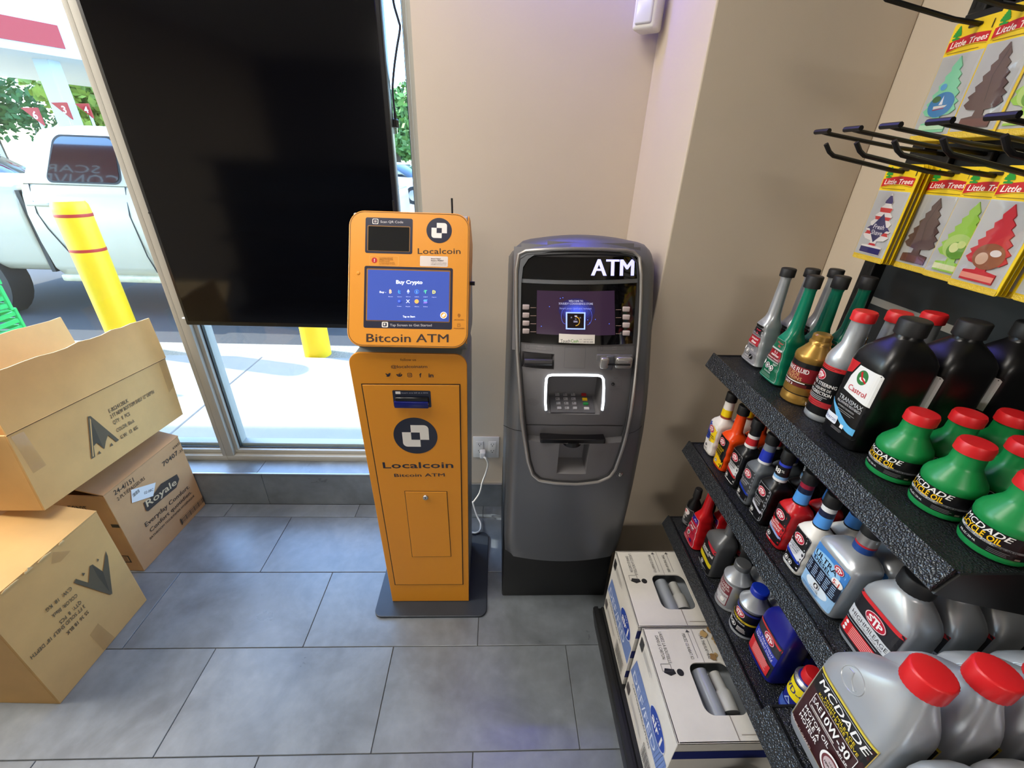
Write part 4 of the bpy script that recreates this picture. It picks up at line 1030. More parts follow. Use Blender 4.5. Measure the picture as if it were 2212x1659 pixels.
# provider sticker
art = Art(0.0052); r = rect_px(427, 672, 652, 728); art.rect(*r, ink(232, 226, 218))
atext('Touch', 437, 722, 498, 722, 0.0078, ink(70, 70, 72), bold=0.012); atext('Cash', 501, 722, 550, 723, 0.0078, ink(80, 150, 40), bold=0.012)
atext('ATM', 556, 706, 570, 706, 0.0022, ink(90, 90, 92)); atext('POS', 556, 722, 570, 722, 0.0022, ink(90, 90, 92)); atext('Sales & Service', 582, 706, 638, 706, 0.0026, ink(60, 60, 62)); atext('1-800-381-3600', 576, 722, 640, 722, 0.0030, ink(60, 60, 62))
art.build('provider_sticker', at, AF.fn(), True, dmax=0.012)
# moulded icon plates
for nm, R4, txt in (('receipt_plate', (208, 738, 390, 775), 'RECEIPT'), ('card_plate', (672, 744, 846, 780), 'CARD')):
    art = Art(0.0004); r = rect_px(*R4); art.frame(*r, 0.0007, ink(88, 84, 86), 0.002)
    art.frame(r[0] + 0.008, r[1] + 0.002, r[0] + 0.015, r[3] - 0.002, 0.0008, ink(84, 80, 84), 0.001)
    art.text(txt, (r[0] + r[2]) / 2 + 0.008, r[3] - 0.005, 0.0036, ink(136, 130, 132), bold=0.01); art.text('A MONTANT' if txt == 'RECEIPT' else 'CARTE', (r[0] + r[2]) / 2 + 0.008, r[1] + 0.004, 0.0030, ink(136, 130, 132))
    art.build(nm, at, AF.fn(), True, dmax=0.012)
art = Art(0.0004); r = rect_px(463, 757, 595, 888); art.frame(*r, 0.0008, ink(84, 82, 84), 0.002); art.build('blank_plate', at, AF.fn(), True, dmax=0.012)
# card reader
def on_f(R4, d0, d1, m, name, parent, bev=0.004):
    r = rect_px(*R4); yy = fascia((r[0] + r[2]) / 2, (r[1] + r[3]) / 2)
    return MB().box(r[0], r[2], yy - d1, yy - d0, r[1], r[3], m, bev, 3).build(name, parent, True)
cr = on_f((664, 796, 880, 890), -0.004, 0.004, M_atm2, 'card_reader', at, 0.003)
on_f((682, 806, 736, 886), 0.0, 0.018, M_trim2, 'reader_cheek', cr, 0.006); on_f((776, 802, 878, 886), 0.0, 0.020, M_trim2, 'reader_cheek', cr, 0.008)
on_f((720, 800, 768, 902), 0.0, 0.008, M_atm, 'reader_throat', cr, 0.003); on_f((728, 844, 862, 852), 0.016, 0.0215, M_blk, 'card_slit', cr, 0.0)
# headphone socket, speaker
c = AF.inv(C8(768, 988)); yy = fascia(*c)
MB().lathe([(0.0048, 0.0), (0.0048, 0.002), (0.0032, 0.0026), (0.003, -0.004)], 16, M_blk, Matrix.Translation((c[0], yy, c[1])) @ Matrix.Rotation(PI / 2, 4, 'X')).build('audio_socket', at, True)
art = Art(0.0004); r = rect_px(750, 970, 822, 1005); art.frame(*r, 0.0006, ink(84, 82, 84), 0.002); art.text('Audio', (r[0] + r[2]) / 2, r[3] + 0.009, 0.0035, ink(84, 82, 84)); art.bars(r[0] - 0.002, r[1] - 0.004, r[2] + 0.004, 2, 0.0009, 0.0035, ink(88, 86, 88))
art.build('audio_legend', at, AF.fn(), True, dmax=0.012)
art = Art(0.0004)
for i in range(-5, 6):
    for j in range(-3, 4):
        if (i / 5.4) ** 2 + (j / 3.4) ** 2 < 1:
            u, v = AF.inv(C8(262 + i * 6.6 + (j % 2) * 3.3, 1097 + j * 6.4)); art.ell(u, v, 0.0006, 0.0006, ink(40, 38, 40), 6)
o = art.build('speaker_holes', at, AF.fn(), True, dmax=0.012); o['kind'] = 'stuff'
# seams and dispenser
def surf_line(name, px_pts, S, w, m, off=0.0006):
    art = Art(off); art.line([S.inv(C8(*p)) for p in px_pts], w, m); return art.build(name, at, S.fn(), True, dmax=0.012)
surf_line('panel_seam', [(205, 1242), (330, 1244), (520, 1246), (700, 1247), (830, 1249)], AF, 0.0022, ink(16, 15, 16), 0.0015)
surf_line('shell_seam', [(80, 1247), (120, 1266), (160, 1279), (198, 1284)], AS, 0.0016, ink(18, 18, 19)); surf_line('shell_seam', [(868, 1298), (900, 1290), (935, 1268), (950, 1250)], AS, 0.0016, ink(18, 18, 19))
a = AF.inv(C8(310, 1360)); b = AF.inv(C8(718, 1366)); yb = shell(AX, zl) + 0.006
MB().prism(rrect(a[0], yb + 0.002, b[0], yb + 0.034, 0.004, 4), zl - 0.001, zl + 0.014, mat('dispenser_black', srgb(14, 13, 16), 0.15), 'z', 0.002, 2).build('dispenser_mouth', at, True)
c = AF.inv(C8(515, 1400)); MB().lathe([(0.028, zl - 0.012), (0.028, zl + 0.002)], 24, M_blk, None, c[0], yb + 0.024).build('thumb_notch', at, True)
c = AS.inv(C8(815, 1555)); nrm = Vector((0.25, -1, 0)).normalized()
Mx = Matrix.Translation((c[0], shell(*c), c[1])) @ nrm.to_track_quat('Z', 'Y').to_matrix().to_4x4()
lk = MB().lathe([(0.0125, -0.004), (0.0125, 0.001), (0.010, 0.0016), (0.0095, -0.001)], 20, M_atm, Mx, cap=False).build('lock_ring', at, True)
MB().lathe([(0.0075, -0.003), (0.0075, 0.003), (0.006, 0.0042), (0.003, 0.0044), (0.0028, 0.003)], 18, M_silver, Mx).build('lock_barrel', lk, True)

# ================================================================== wall things
M_wp = mat('white_wall_plastic', srgb(228, 226, 222), 0.35)
s0 = on_y((1410, 28), 1.50)
se = thing('motion_sensor', 'white motion sensor in the corner above the cash machine', 'sensor', (0.418, 1.538, 1.868))
rs = Matrix.Rotation(math.radians(-38), 4, 'Z')
MB().box(-0.033, 0.033, -0.03, 0.035, 0.0, 0.13, M_wp, 0.010, 4, M=rs).build('housing', se)
MB().box(-0.024, 0.024, -0.036, -0.026, 0.012, 0.075, mat('sensor_lens', srgb(216, 216, 222), 0.2), 0.008, 4, M=rs).build('lens', se)
# outlet
po = on_y((1050, 965), WALL_Y); w2, h2 = 0.060, 0.058
ou = thing('wall_outlet', 'white double wall outlet plate between the two machines', 'outlet', (po.x, WALL_Y, po.z - h2))
MB().box(-w2, w2, -0.006, 0.0, 0, 2 * h2, M_wp, 0.002, 2).build('cover_plate', ou)
for s in (-1, 1):
    r = MB().box(s * 0.029 - 0.017, s * 0.029 + 0.017, -0.0085, -0.005, h2 - 0.034, h2 + 0.034, M_wp, 0.0012, 2).build('receptacle', ou)
    for zz in (h2 - 0.018, h2 + 0.018):
        g = MB()
        MB().box(s * 0.029 - 0.0065, s * 0.029 - 0.0045, -0.009, -0.008, zz - 0.002, zz + 0.006, M_blk).build('slot', r)
        MB().box(s * 0.029 + 0.0045, s * 0.029 + 0.0065, -0.009, -0.008, zz - 0.001, zz + 0.006, M_blk).build('slot', r)
        MB().lathe([(0.0024, 0), (0.0024, 0.001)], 10, M_blk, Matrix.Translation((s * 0.029, -0.008, zz - 0.007)) @ Matrix.Rotation(PI / 2, 4, 'X')).build('ground_hole', r)
pg = on_y((1043, 990), WALL_Y - 0.02)
pc = thing('extension_cable', 'white power cord plugged into the outlet, trailing to the floor', 'cord', (pg.x, WALL_Y - 0.0095, po.z - 0.045))
pz = po.z - 0.045
MB().box(-0.013, 0.013, -0.034, -0.0002, 0.008, 0.040, M_wp, 0.005, 3).build('plug', pc)
cpx = [(1049, 990), (1054, 1002), (1050, 1020), (1042, 1042), (1036, 1065), (1024, 1083)]
pts = [Vector((pg.x, WALL_Y - 0.032, pz + 0.012))] + [on_y(p, WALL_Y - 0.05) for p in cpx]
tail = [on_z(p, 0.016) for p in ((1022, 1108), (1030, 1118), (1038, 1130), (1037, 1145), (1028, 1151), (1018, 1150))]
tail[0].z = 0.08; tail[1].z = 0.03
pts2 = pts + tail + [Vector((-0.10, 1.39, 0.03))]
def smooth_path(P, n=4):
    out = []; P = [Vector(p) for p in P]
    for i in range(len(P) - 1):
        p0, p1, p2, p3 = P[max(i - 1, 0)], P[i], P[i + 1], P[min(i + 2, len(P) - 1)]
        for k in range(n):
            t = k / n; out.append(0.5 * ((2 * p1) + (p2 - p0) * t + (2 * p0 - 5 * p1 + 4 * p2 - p3) * t * t + (3 * p1 - p0 - 3 * p2 + p3) * t ** 3))
    out.append(P[-1]); return out
MB().tube(smooth_path(pts2), 0.0042, M_wp, 8).build('cable', pc, True)
# hanging black cord with a plug
M_cord = mat('dark_cord', srgb(34, 34, 52), 0.5)
hy = 1.668
hp_ = [on_y(p, hy) for p in ((846, -110), (847, -40), (850, 5), (861, 45), (864, 62), (857, 105), (851, 150), (848, 195), (851, 230), (853, 248))]
hc = thing('hanging_cord', 'dark power cord with a bare plug hanging beside the black screen', 'cord', (hp_[-1].x, hy, hp_[-1].z - 0.04))
top = Vector((hp_[0].x, hy, CEIL))
MB().tube(smooth_path([top] + hp_), 0.0038, M_cord, 8).build('cable', hc, True)
e = hp_[-1]; 
MB().tube([e + Vector((0, 0, 0.006)), e, e - Vector((0, 0, 0.01)), e - Vector((0.002, 0, 0.014)), e - Vector((0.003, 0, 0.036))], [0.005, 0.006, 0.006, 0.013, 0.014], M_blk, 12).build('plug', hc, True)
for dx in (-0.006, 0.006): MB().box(e.x - 0.003 + dx - 0.0008, e.x - 0.003 + dx + 0.0008, hy - 0.003, hy + 0.003, e.z - 0.054, e.z - 0.036, M_silver).build('blade', hc, True)
MB().tube([e - Vector((0.003, 0.006, 0.036)), e - Vector((0.003, 0.006, 0.056))], 0.0022, M_silver, 8).build('ground_pin', hc, True)
# blue light strip along the top of the wall
M_blue = mat('blue_led', (0.05, 0.07, 1.0), 0.4, emit=12)
bl = thing('light_strip', 'blue light strip along the top of the wall', 'light', (0.18, 1.57, 2.30))
MB().box(-0.42, 0.27, -0.006, 0.02, -0.012, 0.012, M_blk, 0.003, 1).build('channel', bl)
for k in range(23):
    MB().lathe([(0.006, 0), (0.005, 0.004), (0.001, 0.006)], 8, M_blue, Matrix.Translation((-0.40 + 0.03 * k, -0.006, -0.004)) @ Matrix.Rotation(PI / 2, 4, 'X')).build('diode', bl)
ld = bpy.data.lights.new('blue_light', 'AREA'); ld.shape = 'RECTANGLE'; ld.size = 0.6; ld.size_y = 0.02; ld.energy = 5.0; ld.color = (0.12, 0.12, 1.0)
lo = bpy.data.objects.new('blue_light', ld); COL.objects.link(lo); lo.parent = bl; lo.location = (0.02, -0.03, -0.02); lo.rotation_euler = (math.radians(12), 0, 0)
# ================================================================== cardboard boxes
def card_mat(n, c):
    return mat(n, c, 0.75, var=0.06, vscale=9, bump=0.15, bscale=45)
M_cd = card_mat('cardboard', srgb(214, 170, 106)); M_cdi = card_mat('cardboard_edge', srgb(226, 194, 140)); M_cd2 = card_mat('cardboard_brown', srgb(196, 150, 102))
M_pr = ink(96, 84, 62, 0.8); M_pr2 = ink(70, 58, 44, 0.8); M_tape = clear_mat('clear_tape', (0.97, 0.94, 0.86), 0.16, 1.5, 0.05)
def box_frame(loc, rz, tilt=0.0):
    return Matrix.Translation(loc) @ Matrix.Rotation(rz, 4, 'Z') @ Matrix.Rotation(tilt, 4, 'Y')
def cardboard_box(name, label, loc, rz, tilt, L, D, Hh, m, open_top=False, group=None):
    """local x = length of printed face, y = depth away from it, z = up"""
    t = thing(name, label, 'box', loc, rz); t.rotation_euler = (0, tilt, rz)
    T = 0.005
    def wall(n, x0, x1, y0, y1, z0, z1): return MB().box(x0, x1, y0, y1, z0, z1, m, 0.0015, 1, smooth=False).build(n, t)
    wall('side_panel', 0, L, 0, T, 0, Hh); wall('side_panel', 0, L, D - T, D, 0, Hh)
    wall('end_panel', 0, T, T, D - T, 0, Hh); wall('end_panel', L - T, L, T, D - T, 0, Hh)
    wall('bottom', T, L - T, T, D - T, 0.0, T)
    return t
def flap(t, name, x0, x1, hinge, up, out, lng, m, rag=0.0, seed=1, ax='x', th=0.005):
    """flap: hinge line along x at (y, z), direction (dy, dz)"""
    R_ = random.Random(seed); n = 14; vs = []; d = Vector((0, out, up)).normalized(); nn = Vector((0, -d.z, d.y)) * th
    if ax == 'y': d = Vector((out, 0, up)).normalized(); nn = Vector((-d.z, 0, d.x)) * th
    A = []; Bq = []
    for i in range(n + 1):
        s = i / n; l = lng + R_.uniform(-rag, rag) * (0 if i in (0, n) else 1)
        p = Vector((x0 + (x1 - x0) * s, hinge[0], hinge[1])) if ax == 'x' else Vector((hinge[0], x0 + (x1 - x0) * s, hinge[1]))
        A.append(p); Bq.append(p + d * l)
    mb = MB(); ring = [A, Bq, [p + nn for p in Bq], [p + nn for p in A]]
    for j in range(4):
        a, b = ring[j], ring[(j + 1) % 4]
        mb.add(a + b, [(i, i + 1, n + 2 + i, n + 1 + i) for i in range(n)], M_cdi if j == 1 else m)
    mb.add([r[0] for r in ring], [(0, 1, 2, 3)], m); mb.add([r[n] for r in ring], [(0, 1, 2, 3)], m)
    return mb.build(name, t)
class Face:
    """printed face y = 0 of a box"""
    def __init__(s, t, tilt):
        s.M = box_frame(t.location, t.rotation_euler[2], tilt); s.pl = Plane(s.M @ Vector((0, 0, 0)), s.M.to_3x3() @ Vector((1, 0, 0)), s.M.to_3x3() @ Vector((0, 0, 1)))
    def inv(s, px): return s.pl.inv(px)
    def fn(s): return lambda u, v, o: Vector((u, -o, v))
C3 = crop(0, 640, 3.319); C4 = crop(0, 1060, 3.319)
# --- open box on top
TL = math.radians(4.2)
b1 = cardboard_box('cardboard_box', 'open cardboard box with raised flaps, on top of the other two boxes', (-1.388, 1.017, 0.519), math.radians(90.5), TL, 0.640, 0.34, 0.268, M_cd)
flap(b1, 'flap', 0.0, 0.640, (0.002, 0.270), 1.0, 0.10, 0.172, M_cd, 0.004, 3)
flap(b1, 'flap', 0.0, 0.640, (0.335, 0.268), 1.0, 0.16, 0.172, M_cd, 0.004, 4)
flap(b1, 'flap', 0.02, 0.32, (0.0, 0.268), 0.75, -0.7, 0.16, M_cd, 0.003, 5, 'y')
flap(b1, 'flap', 0.02, 0.32, (0.64, 0.268), 0.15, 1.0, 0.02, M_cd, 0.003, 6, 'y')
f1 = Face(b1, TL); art = Art(0.0006)
for s, a, b, h in (('E-BS2412BLK', (783, 838), (922, 757), 0.0145), ('2 FT NEW BOTTOM SHELF 12" DEPTH', (795, 878), (1105, 694), 0.0145), ('QTY:  8  PCS', (813, 920), (932, 852), 0.0145), ('COLOR: Black', (838, 975), (964, 900), 0.0145), ('G.W:  13  KG', (866, 1025), (988, 949), 0.0145)):
    ptext(art, f1, s, C3(*a), C3(*b), h, M_pr, bold=0.012)
ppoly(art, f1, [C3(*p) for p in ((625, 862), (645, 858), (850, 1030), (830, 1045), (770, 995), (755, 1040), (745, 1095), (690, 1050), (668, 1075), (678, 1150), (652, 1168))], M_pr)
ppoly(art, f1, [C3(*p) for p in ((645, 880), (735, 1085), (690, 1048), (664, 1070))], ink(76, 68, 52, 0.8))
ppoly(art, f1, [C3(*p) for p in ((638, 872), (660, 1150), (668, 1148), (647, 885))], M_cd)
for tri in (((700, 1135), (722, 1125), (705, 1107)), ((785, 1078), (808, 1068), (793, 1050))): ppoly(art, f1, [C3(*p) for p in tri], M_pr)
art.build('printing', b1, f1.fn())
art = Art(0.0004); art.line([(0.0, 0.267), (0.30, 0.2665), (0.64, 0.267)], 0.0022, ink(104, 78, 46, 0.9)); art.build('crease', b1, f1.fn())
for q in (((75, 1010), (165, 970), (330, 1210), (235, 1270)), ((1130, 460), (1180, 440), (1250, 640), (1210, 690))):
    art = Art(0.0012); ppoly(art, f1, [C3(*p) for p in q], M_tape); art.build('packing_tape', b1, f1.fn())
# --- tissue box below, by the window
b2 = cardboard_box('cardboard_box', 'brown bathroom tissue box standing against the window ledge', (-1.412, 1.207, 0.0), math.radians(87.2), 0.0, 0.378, 0.50, 0.400, M_cd2)
flap(b2, 'flap', 0.0, 0.378, (0.0, 0.400), 0.27, 1.0, 0.248, M_cd2, 0.0, 8); flap(b2, 'flap', 0.0, 0.378, (0.50, 0.400), 0.25, -1.0, 0.246, M_cd2, 0.0, 9)
f2 = Face(b2, 0.0); art = Art(0.0006)
for s, a, b, h, bo in (('24-4/151', (822, 1428), (962, 1328), 0.020, 0.012), ('2-PLY/ÉPAISSEURS', (845, 1467), (1040, 1312), 0.0145, 0.006), ('63435', (1240, 1100), (1290, 1058), 0.011, 0.01), ('70407', (1170, 1222), (1278, 1130), 0.021, 0.016), ('-32', (1282, 1130), (1310, 1104), 0.011, 0.012),
                       ('Everyday Comfort.', (1045, 1655), (1358, 1372), 0.020, 0.012)):
    ptext(art, f2, s, C3(*a), C3(*b), h, M_pr2, bold=bo)
ptext(art, f2, 'Confort quotidien.', C4(1078, 300), C4(1374, 15), 0.0185, M_pr2, bold=0.012)
ptext(art, f2, 'BATHROOM TISSUE/PAPIER HYGIÉNIQUE', C4(1075, 352), C4(1392, 40), 0.0105, M_pr2, bold=0.008)
ppoly(art, f2, [C3(*p) for p in ((1025, 1482), (1095, 1425), (1150, 1345), (1265, 1275), (1282, 1310), (1262, 1370), (1170, 1445), (1060, 1540), (1045, 1538))], ink(62, 50, 40, 0.7))
ptext(art, f2, 'Royale', C3(1052, 1512), C3(1265, 1345), 0.030, ink(208, 180, 140, 0.7), bold=0.012)
ppoly(art, f2, [C3(*p) for p in ((935, 1388), (1112, 1335), (1095, 1432), (942, 1482))], ink(226, 224, 220, 0.5))
ptext(art, f2, '02-08C', C3(1030, 1420), C3(1095, 1393), 0.011, ink(40, 40, 42), bold=0.01)
q0 = Vector(f2.inv(C3(950, 1432))); 
for k in range(9): art.rect(q0.x + 0.0035 * k, q0.y - 0.006, q0.x + 0.0035 * k + (0.002 if k % 3 else 0.0012), q0.y + 0.009, ink(50, 50, 52), same=k > 0)
bc = [Vector(f2.inv(C3(*p))) for p in ((1285, 1600), (1450, 1432), (1462, 1470), (1302, 1640))]
art.poly([tuple(p) for p in bc], M_pr2); cm = sum(bc, Vector((0, 0))) / 4; art.poly([tuple(cm + (p - cm) * 0.93) for p in bc], M_cd2)
e0, e1, hh = bc[0], bc[1], bc[3] - bc[0]
for k in range(22):
    s = (k + 0.6) / 23; p = e0 + (e1 - e0) * s + hh * 0.12; w_ = (e1 - e0) * (0.022 if k % 4 else 0.032)
    art.poly([tuple(p), tuple(p + w_), tuple(p + w_ + hh * 0.76), tuple(p + hh * 0.76)], M_pr2, same=k > 0)
art.build('printing', b2, f2.fn())
# end face of the tissue box (x = 0): dark marks
art = Art(0.0006); art.rect(0.03, 0.05, 0.10, 0.09, M_pr2); art.rect(0.036, 0.056, 0.094, 0.084, M_cd2); art.bars(0.04, 0.078, 0.09, 3, 0.004, 0.008, M_pr2); art.rect(0.0, 0.245, 0.03, 0.262, M_pr2); art.text('70407', 0.12, 0.34, 0.02, M_pr2, bold=0.01)
art.build('end_printing', b2, lambda u, v, o: Vector((-o, u, v)))
# --- shelf box in front, printing upside down
b3 = cardboard_box('cardboard_box', 'worn cardboard box with upside-down printing and a torn taped top edge', (-1.322, 0.730, 0.0), math.radians(88.2), 0.0, 0.350, 0.46, 0.452, M_cd)
flap(b3, 'flap', 0.0, 0.350, (0.0, 0.452), 0.17, 1.0, 0.228, M_cd, 0.003, 11); flap(b3, 'flap', 0.0, 0.350, (0.46, 0.452), 0.15, -1.0, 0.229, M_cd, 0.003, 12)
for k, (x, w_, h_) in enumerate(((0.006, 0.030, 0.010), (0.050, 0.046, 0.006), (0.112, 0.024, 0.013), (0.150, 0.040, 0.007), (0.214, 0.018, 0.009))):
    R_ = random.Random(k); pts_ = [(x, 0.0)] + [(x + w_ * i / 7, h_ * (0.4 + 0.6 * R_.random()) * math.sin(PI * (i + 0.4) / 7.8)) for i in range(8)] + [(x + w_, 0.0)]
    MB().prism(pts_, -0.002, 0.002, M_cdi, 'y', M=Matrix.Translation((0, -0.001, 0.4500))).build('torn_edge', b3)
f3 = Face(b3, 0.0); art = Art(0.0006)
def up(s, a, b, h):   # upside-down line: baseline start a is at its right end
    A = Vector(f3.inv(C4(*a))); Bq = Vector(f3.inv(C4(*b))); d = Bq - A; rot = math.atan2(d.y, d.x); n = Vector((-math.sin(rot), math.cos(rot))); c = (A + Bq) / 2 + n * h / 2
    art.text(s, c.x, c.y, h, M_pr, w=d.length, rot=rot, bold=0.012)
up('SS 36 18 BLK', (625, 855), (470, 1020), 0.0135); up('3 FT SOLID SHELF 18" DEPTH', (600, 815), (212, 1190), 0.0135); up('QTY:  8  PCS', (572, 785), (420, 940), 0.0135); up('COLOR: Black', (545, 735), (365, 895), 0.0135); up('G.W:  18  KG', (505, 685), (320, 850), 0.0135)
ppoly(art, f3, [C4(*p) for p in ((755, 432), (770, 470), (802, 738), (785, 745), (525, 660), (540, 632), (632, 660), (640, 540), (660, 528), (735, 580))], M_pr)
ppoly(art, f3, [C4(*p) for p in ((655, 535), (735, 582), (782, 725), (700, 620))], ink(76, 68, 52, 0.8))
for tri in (((690, 487), (706, 492), (696, 512)), ((580, 590), (606, 590), (595, 612))): ppoly(art, f3, [C4(*p) for p in tri], M_pr)
art.build('printing', b3, f3.fn())
for q in (((375, 440), (505, 430), (430, 510), (365, 525)), ((700, 950), (830, 1060), (740, 1145), (640, 1035))):
    art = Art(0.0012); ppoly(art, f3, [C4(*p) for p in q], M_tape); art.build('packing_tape', b3, f3.fn())
# ================================================================== gondola shelving
M_sh = mat('black_hammered_steel', srgb(62, 65, 68), 0.22, metal=0.7, bump=1.0, bscale=420, btype='voronoi')
M_sh2 = mat('black_steel', srgb(22, 23, 25), 0.45, metal=0.2)
M_pan = mat('dark_back_panel', srgb(34, 38, 40), 0.55)
YA, YB, YC = 0.965, 0.322, -0.30          # section ends along the wall
T1, T2, T3, TB, TD0 = 1.110, 0.840, 0.556, 0.828, 0.113
gd = thing('gondola_shelving', 'black steel store shelving unit along the right wall', 'shelving', (0.62, 0.33, 0))
def post(y):
    p = MB().box(0.852, 0.886, y - 0.016, y + 0.016, 0.0, 2.10, M_sh2, 0.002, 1).build('upright', gd, True)
    art = Art(0.0003)
    for k in range(60):
        z = 0.55 + 0.026 * k
        if z < 2.06:
            for s in (-0.006, 0.006): art.rect(-0.002 + s, z, 0.002 + s, z + 0.014, ink(4, 4, 4, 0.8), 0.0015, same=k > 0)
    o = art.build('slots', p, lambda u, v, o_: Vector((0.852 - o_, y + u, v)) - gd.location, False); o['kind'] = 'stuff'
for y in (YA - 0.004, YB, YC): post(y)
for (a, b, n) in ((YB + 0.016, YA - 0.02, 0), (YC + 0.016, YB - 0.016, 1)):
    for (z0, z1) in ((0.14, 0.78), (0.782, 1.42), (1.422, 2.08)):
        MB().box(0.878, 0.886, a, b, z0, z1, M_pan, 0.002, 1).build('back_panel', gd, True)
def shelf(x0, z0, ya, yb, name='shelf'):
    """front edge x0, top z0"""
    prof = [(x0 + 0.302, z0), (x0 + 0.018, z0), (x0 + 0.016, z0 - 0.005), (x0 + 0.009, z0 - 0.005), (x0 + 0.008, z0 + 0.008), (x0 + 0.004, z0 + 0.009), (x0 - 0.009, z0 - 0.026), (x0 - 0.006, z0 - 0.030), (x0 + 0.004, z0 - 0.028), (x0 + 0.010, z0 - 0.012), (x0 + 0.302, z0 - 0.012)]
    if x0 < 0.5: prof[0] = (0.851, z0); prof[-1] = (0.851, z0 - 0.012)
    else: prof[0] = (0.851, z0); prof[-1] = (0.851, z0 - 0.012)
    pts = [(x, z) for x, z in prof]
    s = MB().prism(pts, yb + 0.003, ya - 0.003, M_sh, 'y').build(name, gd, True)
    for y in (yb, ya - 0.003):
        MB().prism([(0.852, z0 + 0.004), (x0 + 0.012, z0 + 0.002), (x0 - 0.004, z0 - 0.032), (x0 + 0.03, z0 - 0.045), (0.852, z0 - 0.12)], y, y + 0.003, M_sh2, 'y').build('bracket', s, True)
    return s
for z in (T1, T2, T3): shelf(0.545, z, YA, YB)
shelf(0.405, TB, YB - 0.002, YC)
for (ya, yb) in ((YA, YB), (YB - 0.001, YC)):
    pr = [(0.851, TD0), (0.400, TD0), (0.398, TD0 - 0.008), (0.388, TD0 - 0.008), (0.386, TD0 + 0.004), (0.374, TD0 + 0.004), (0.370, TD0 - 0.004), (0.372, TD0 - 0.03), (0.388, 0.002), (0.851, 0.002)]
    MB().prism(pr, yb + 0.001, ya - 0.001, M_sh2, 'y').build('base_deck', gd, True)
for z, ya in ((1.545, YA), (1.765, YA)):
    cb_ = MB().box(0.838, 0.852, YC, ya - 0.002, z - 0.024, z + 0.024, M_sh2, 0.002, 1).build('crossbar', gd, True)
for (a, b, z) in ((0.94, 0.70, 1.27), (0.62, 0.36, 0.875)): MB().box(0.8765, 0.878, b, a, z - 0.008, z + 0.008, mat('label_strip', srgb(150, 148, 142), 0.5)).build('label_strip', gd, True)

# ------------------------------------------------------------------ hooks
M_hook = mat('black_wire', srgb(16, 15, 17), 0.4)
def hook(y, z, label):
    t = thing('display_hook', label, 'hook', (0.8375, y, z), 0, 'wire display hooks')
    MB().tube([(0, 0, -0.016), (-0.10, 0, -0.008), (-0.222, 0, 0.012), (-0.232, 0, 0.018), (-0.243, 0, 0.030)], 0.0038, M_hook, 8).build('lower_prong', t)
    MB().tube([(0, 0, 0.020), (-0.12, 0, 0.030), (-0.245, 0, 0.046), (-0.256, 0, 0.048)], 0.0034, M_hook, 8).build('upper_prong', t)
    MB().tube([(-0.257, -0.018, 0.049), (-0.257, 0.018, 0.049)], 0.0042, M_hook, 8).build('tag_bar', t)
    MB().box(-0.012, 0.0, -0.012, 0.012, -0.024, 0.026, M_hook, 0.002, 1).build('hook_plate', t)
HY = [0.867, 0.793, 0.717, 0.638, 0.560, 0.482]
NAMES = ['barber-striped', 'brown', 'lime green', 'red', 'hidden', 'next']
for k, y in enumerate(HY[:6]): hook(y, 1.545, ['lower hook carrying the barber-striped air fresheners', 'lower hook carrying the dark brown air fresheners', 'lower hook carrying the lime green air fresheners', 'lower hook carrying the red air fresheners', 'lower hook beyond the red air fresheners, its packs cut off', 'lower hook furthest along the bar from the post'][k])
for k, y in enumerate(HY[:4]): hook(y, 1.765, ['upper hook carrying the mint green air fresheners', 'upper hook carrying the brown air fresheners', 'upper hook carrying the pale lime air fresheners', 'upper hook carrying the white air fresheners'][k])

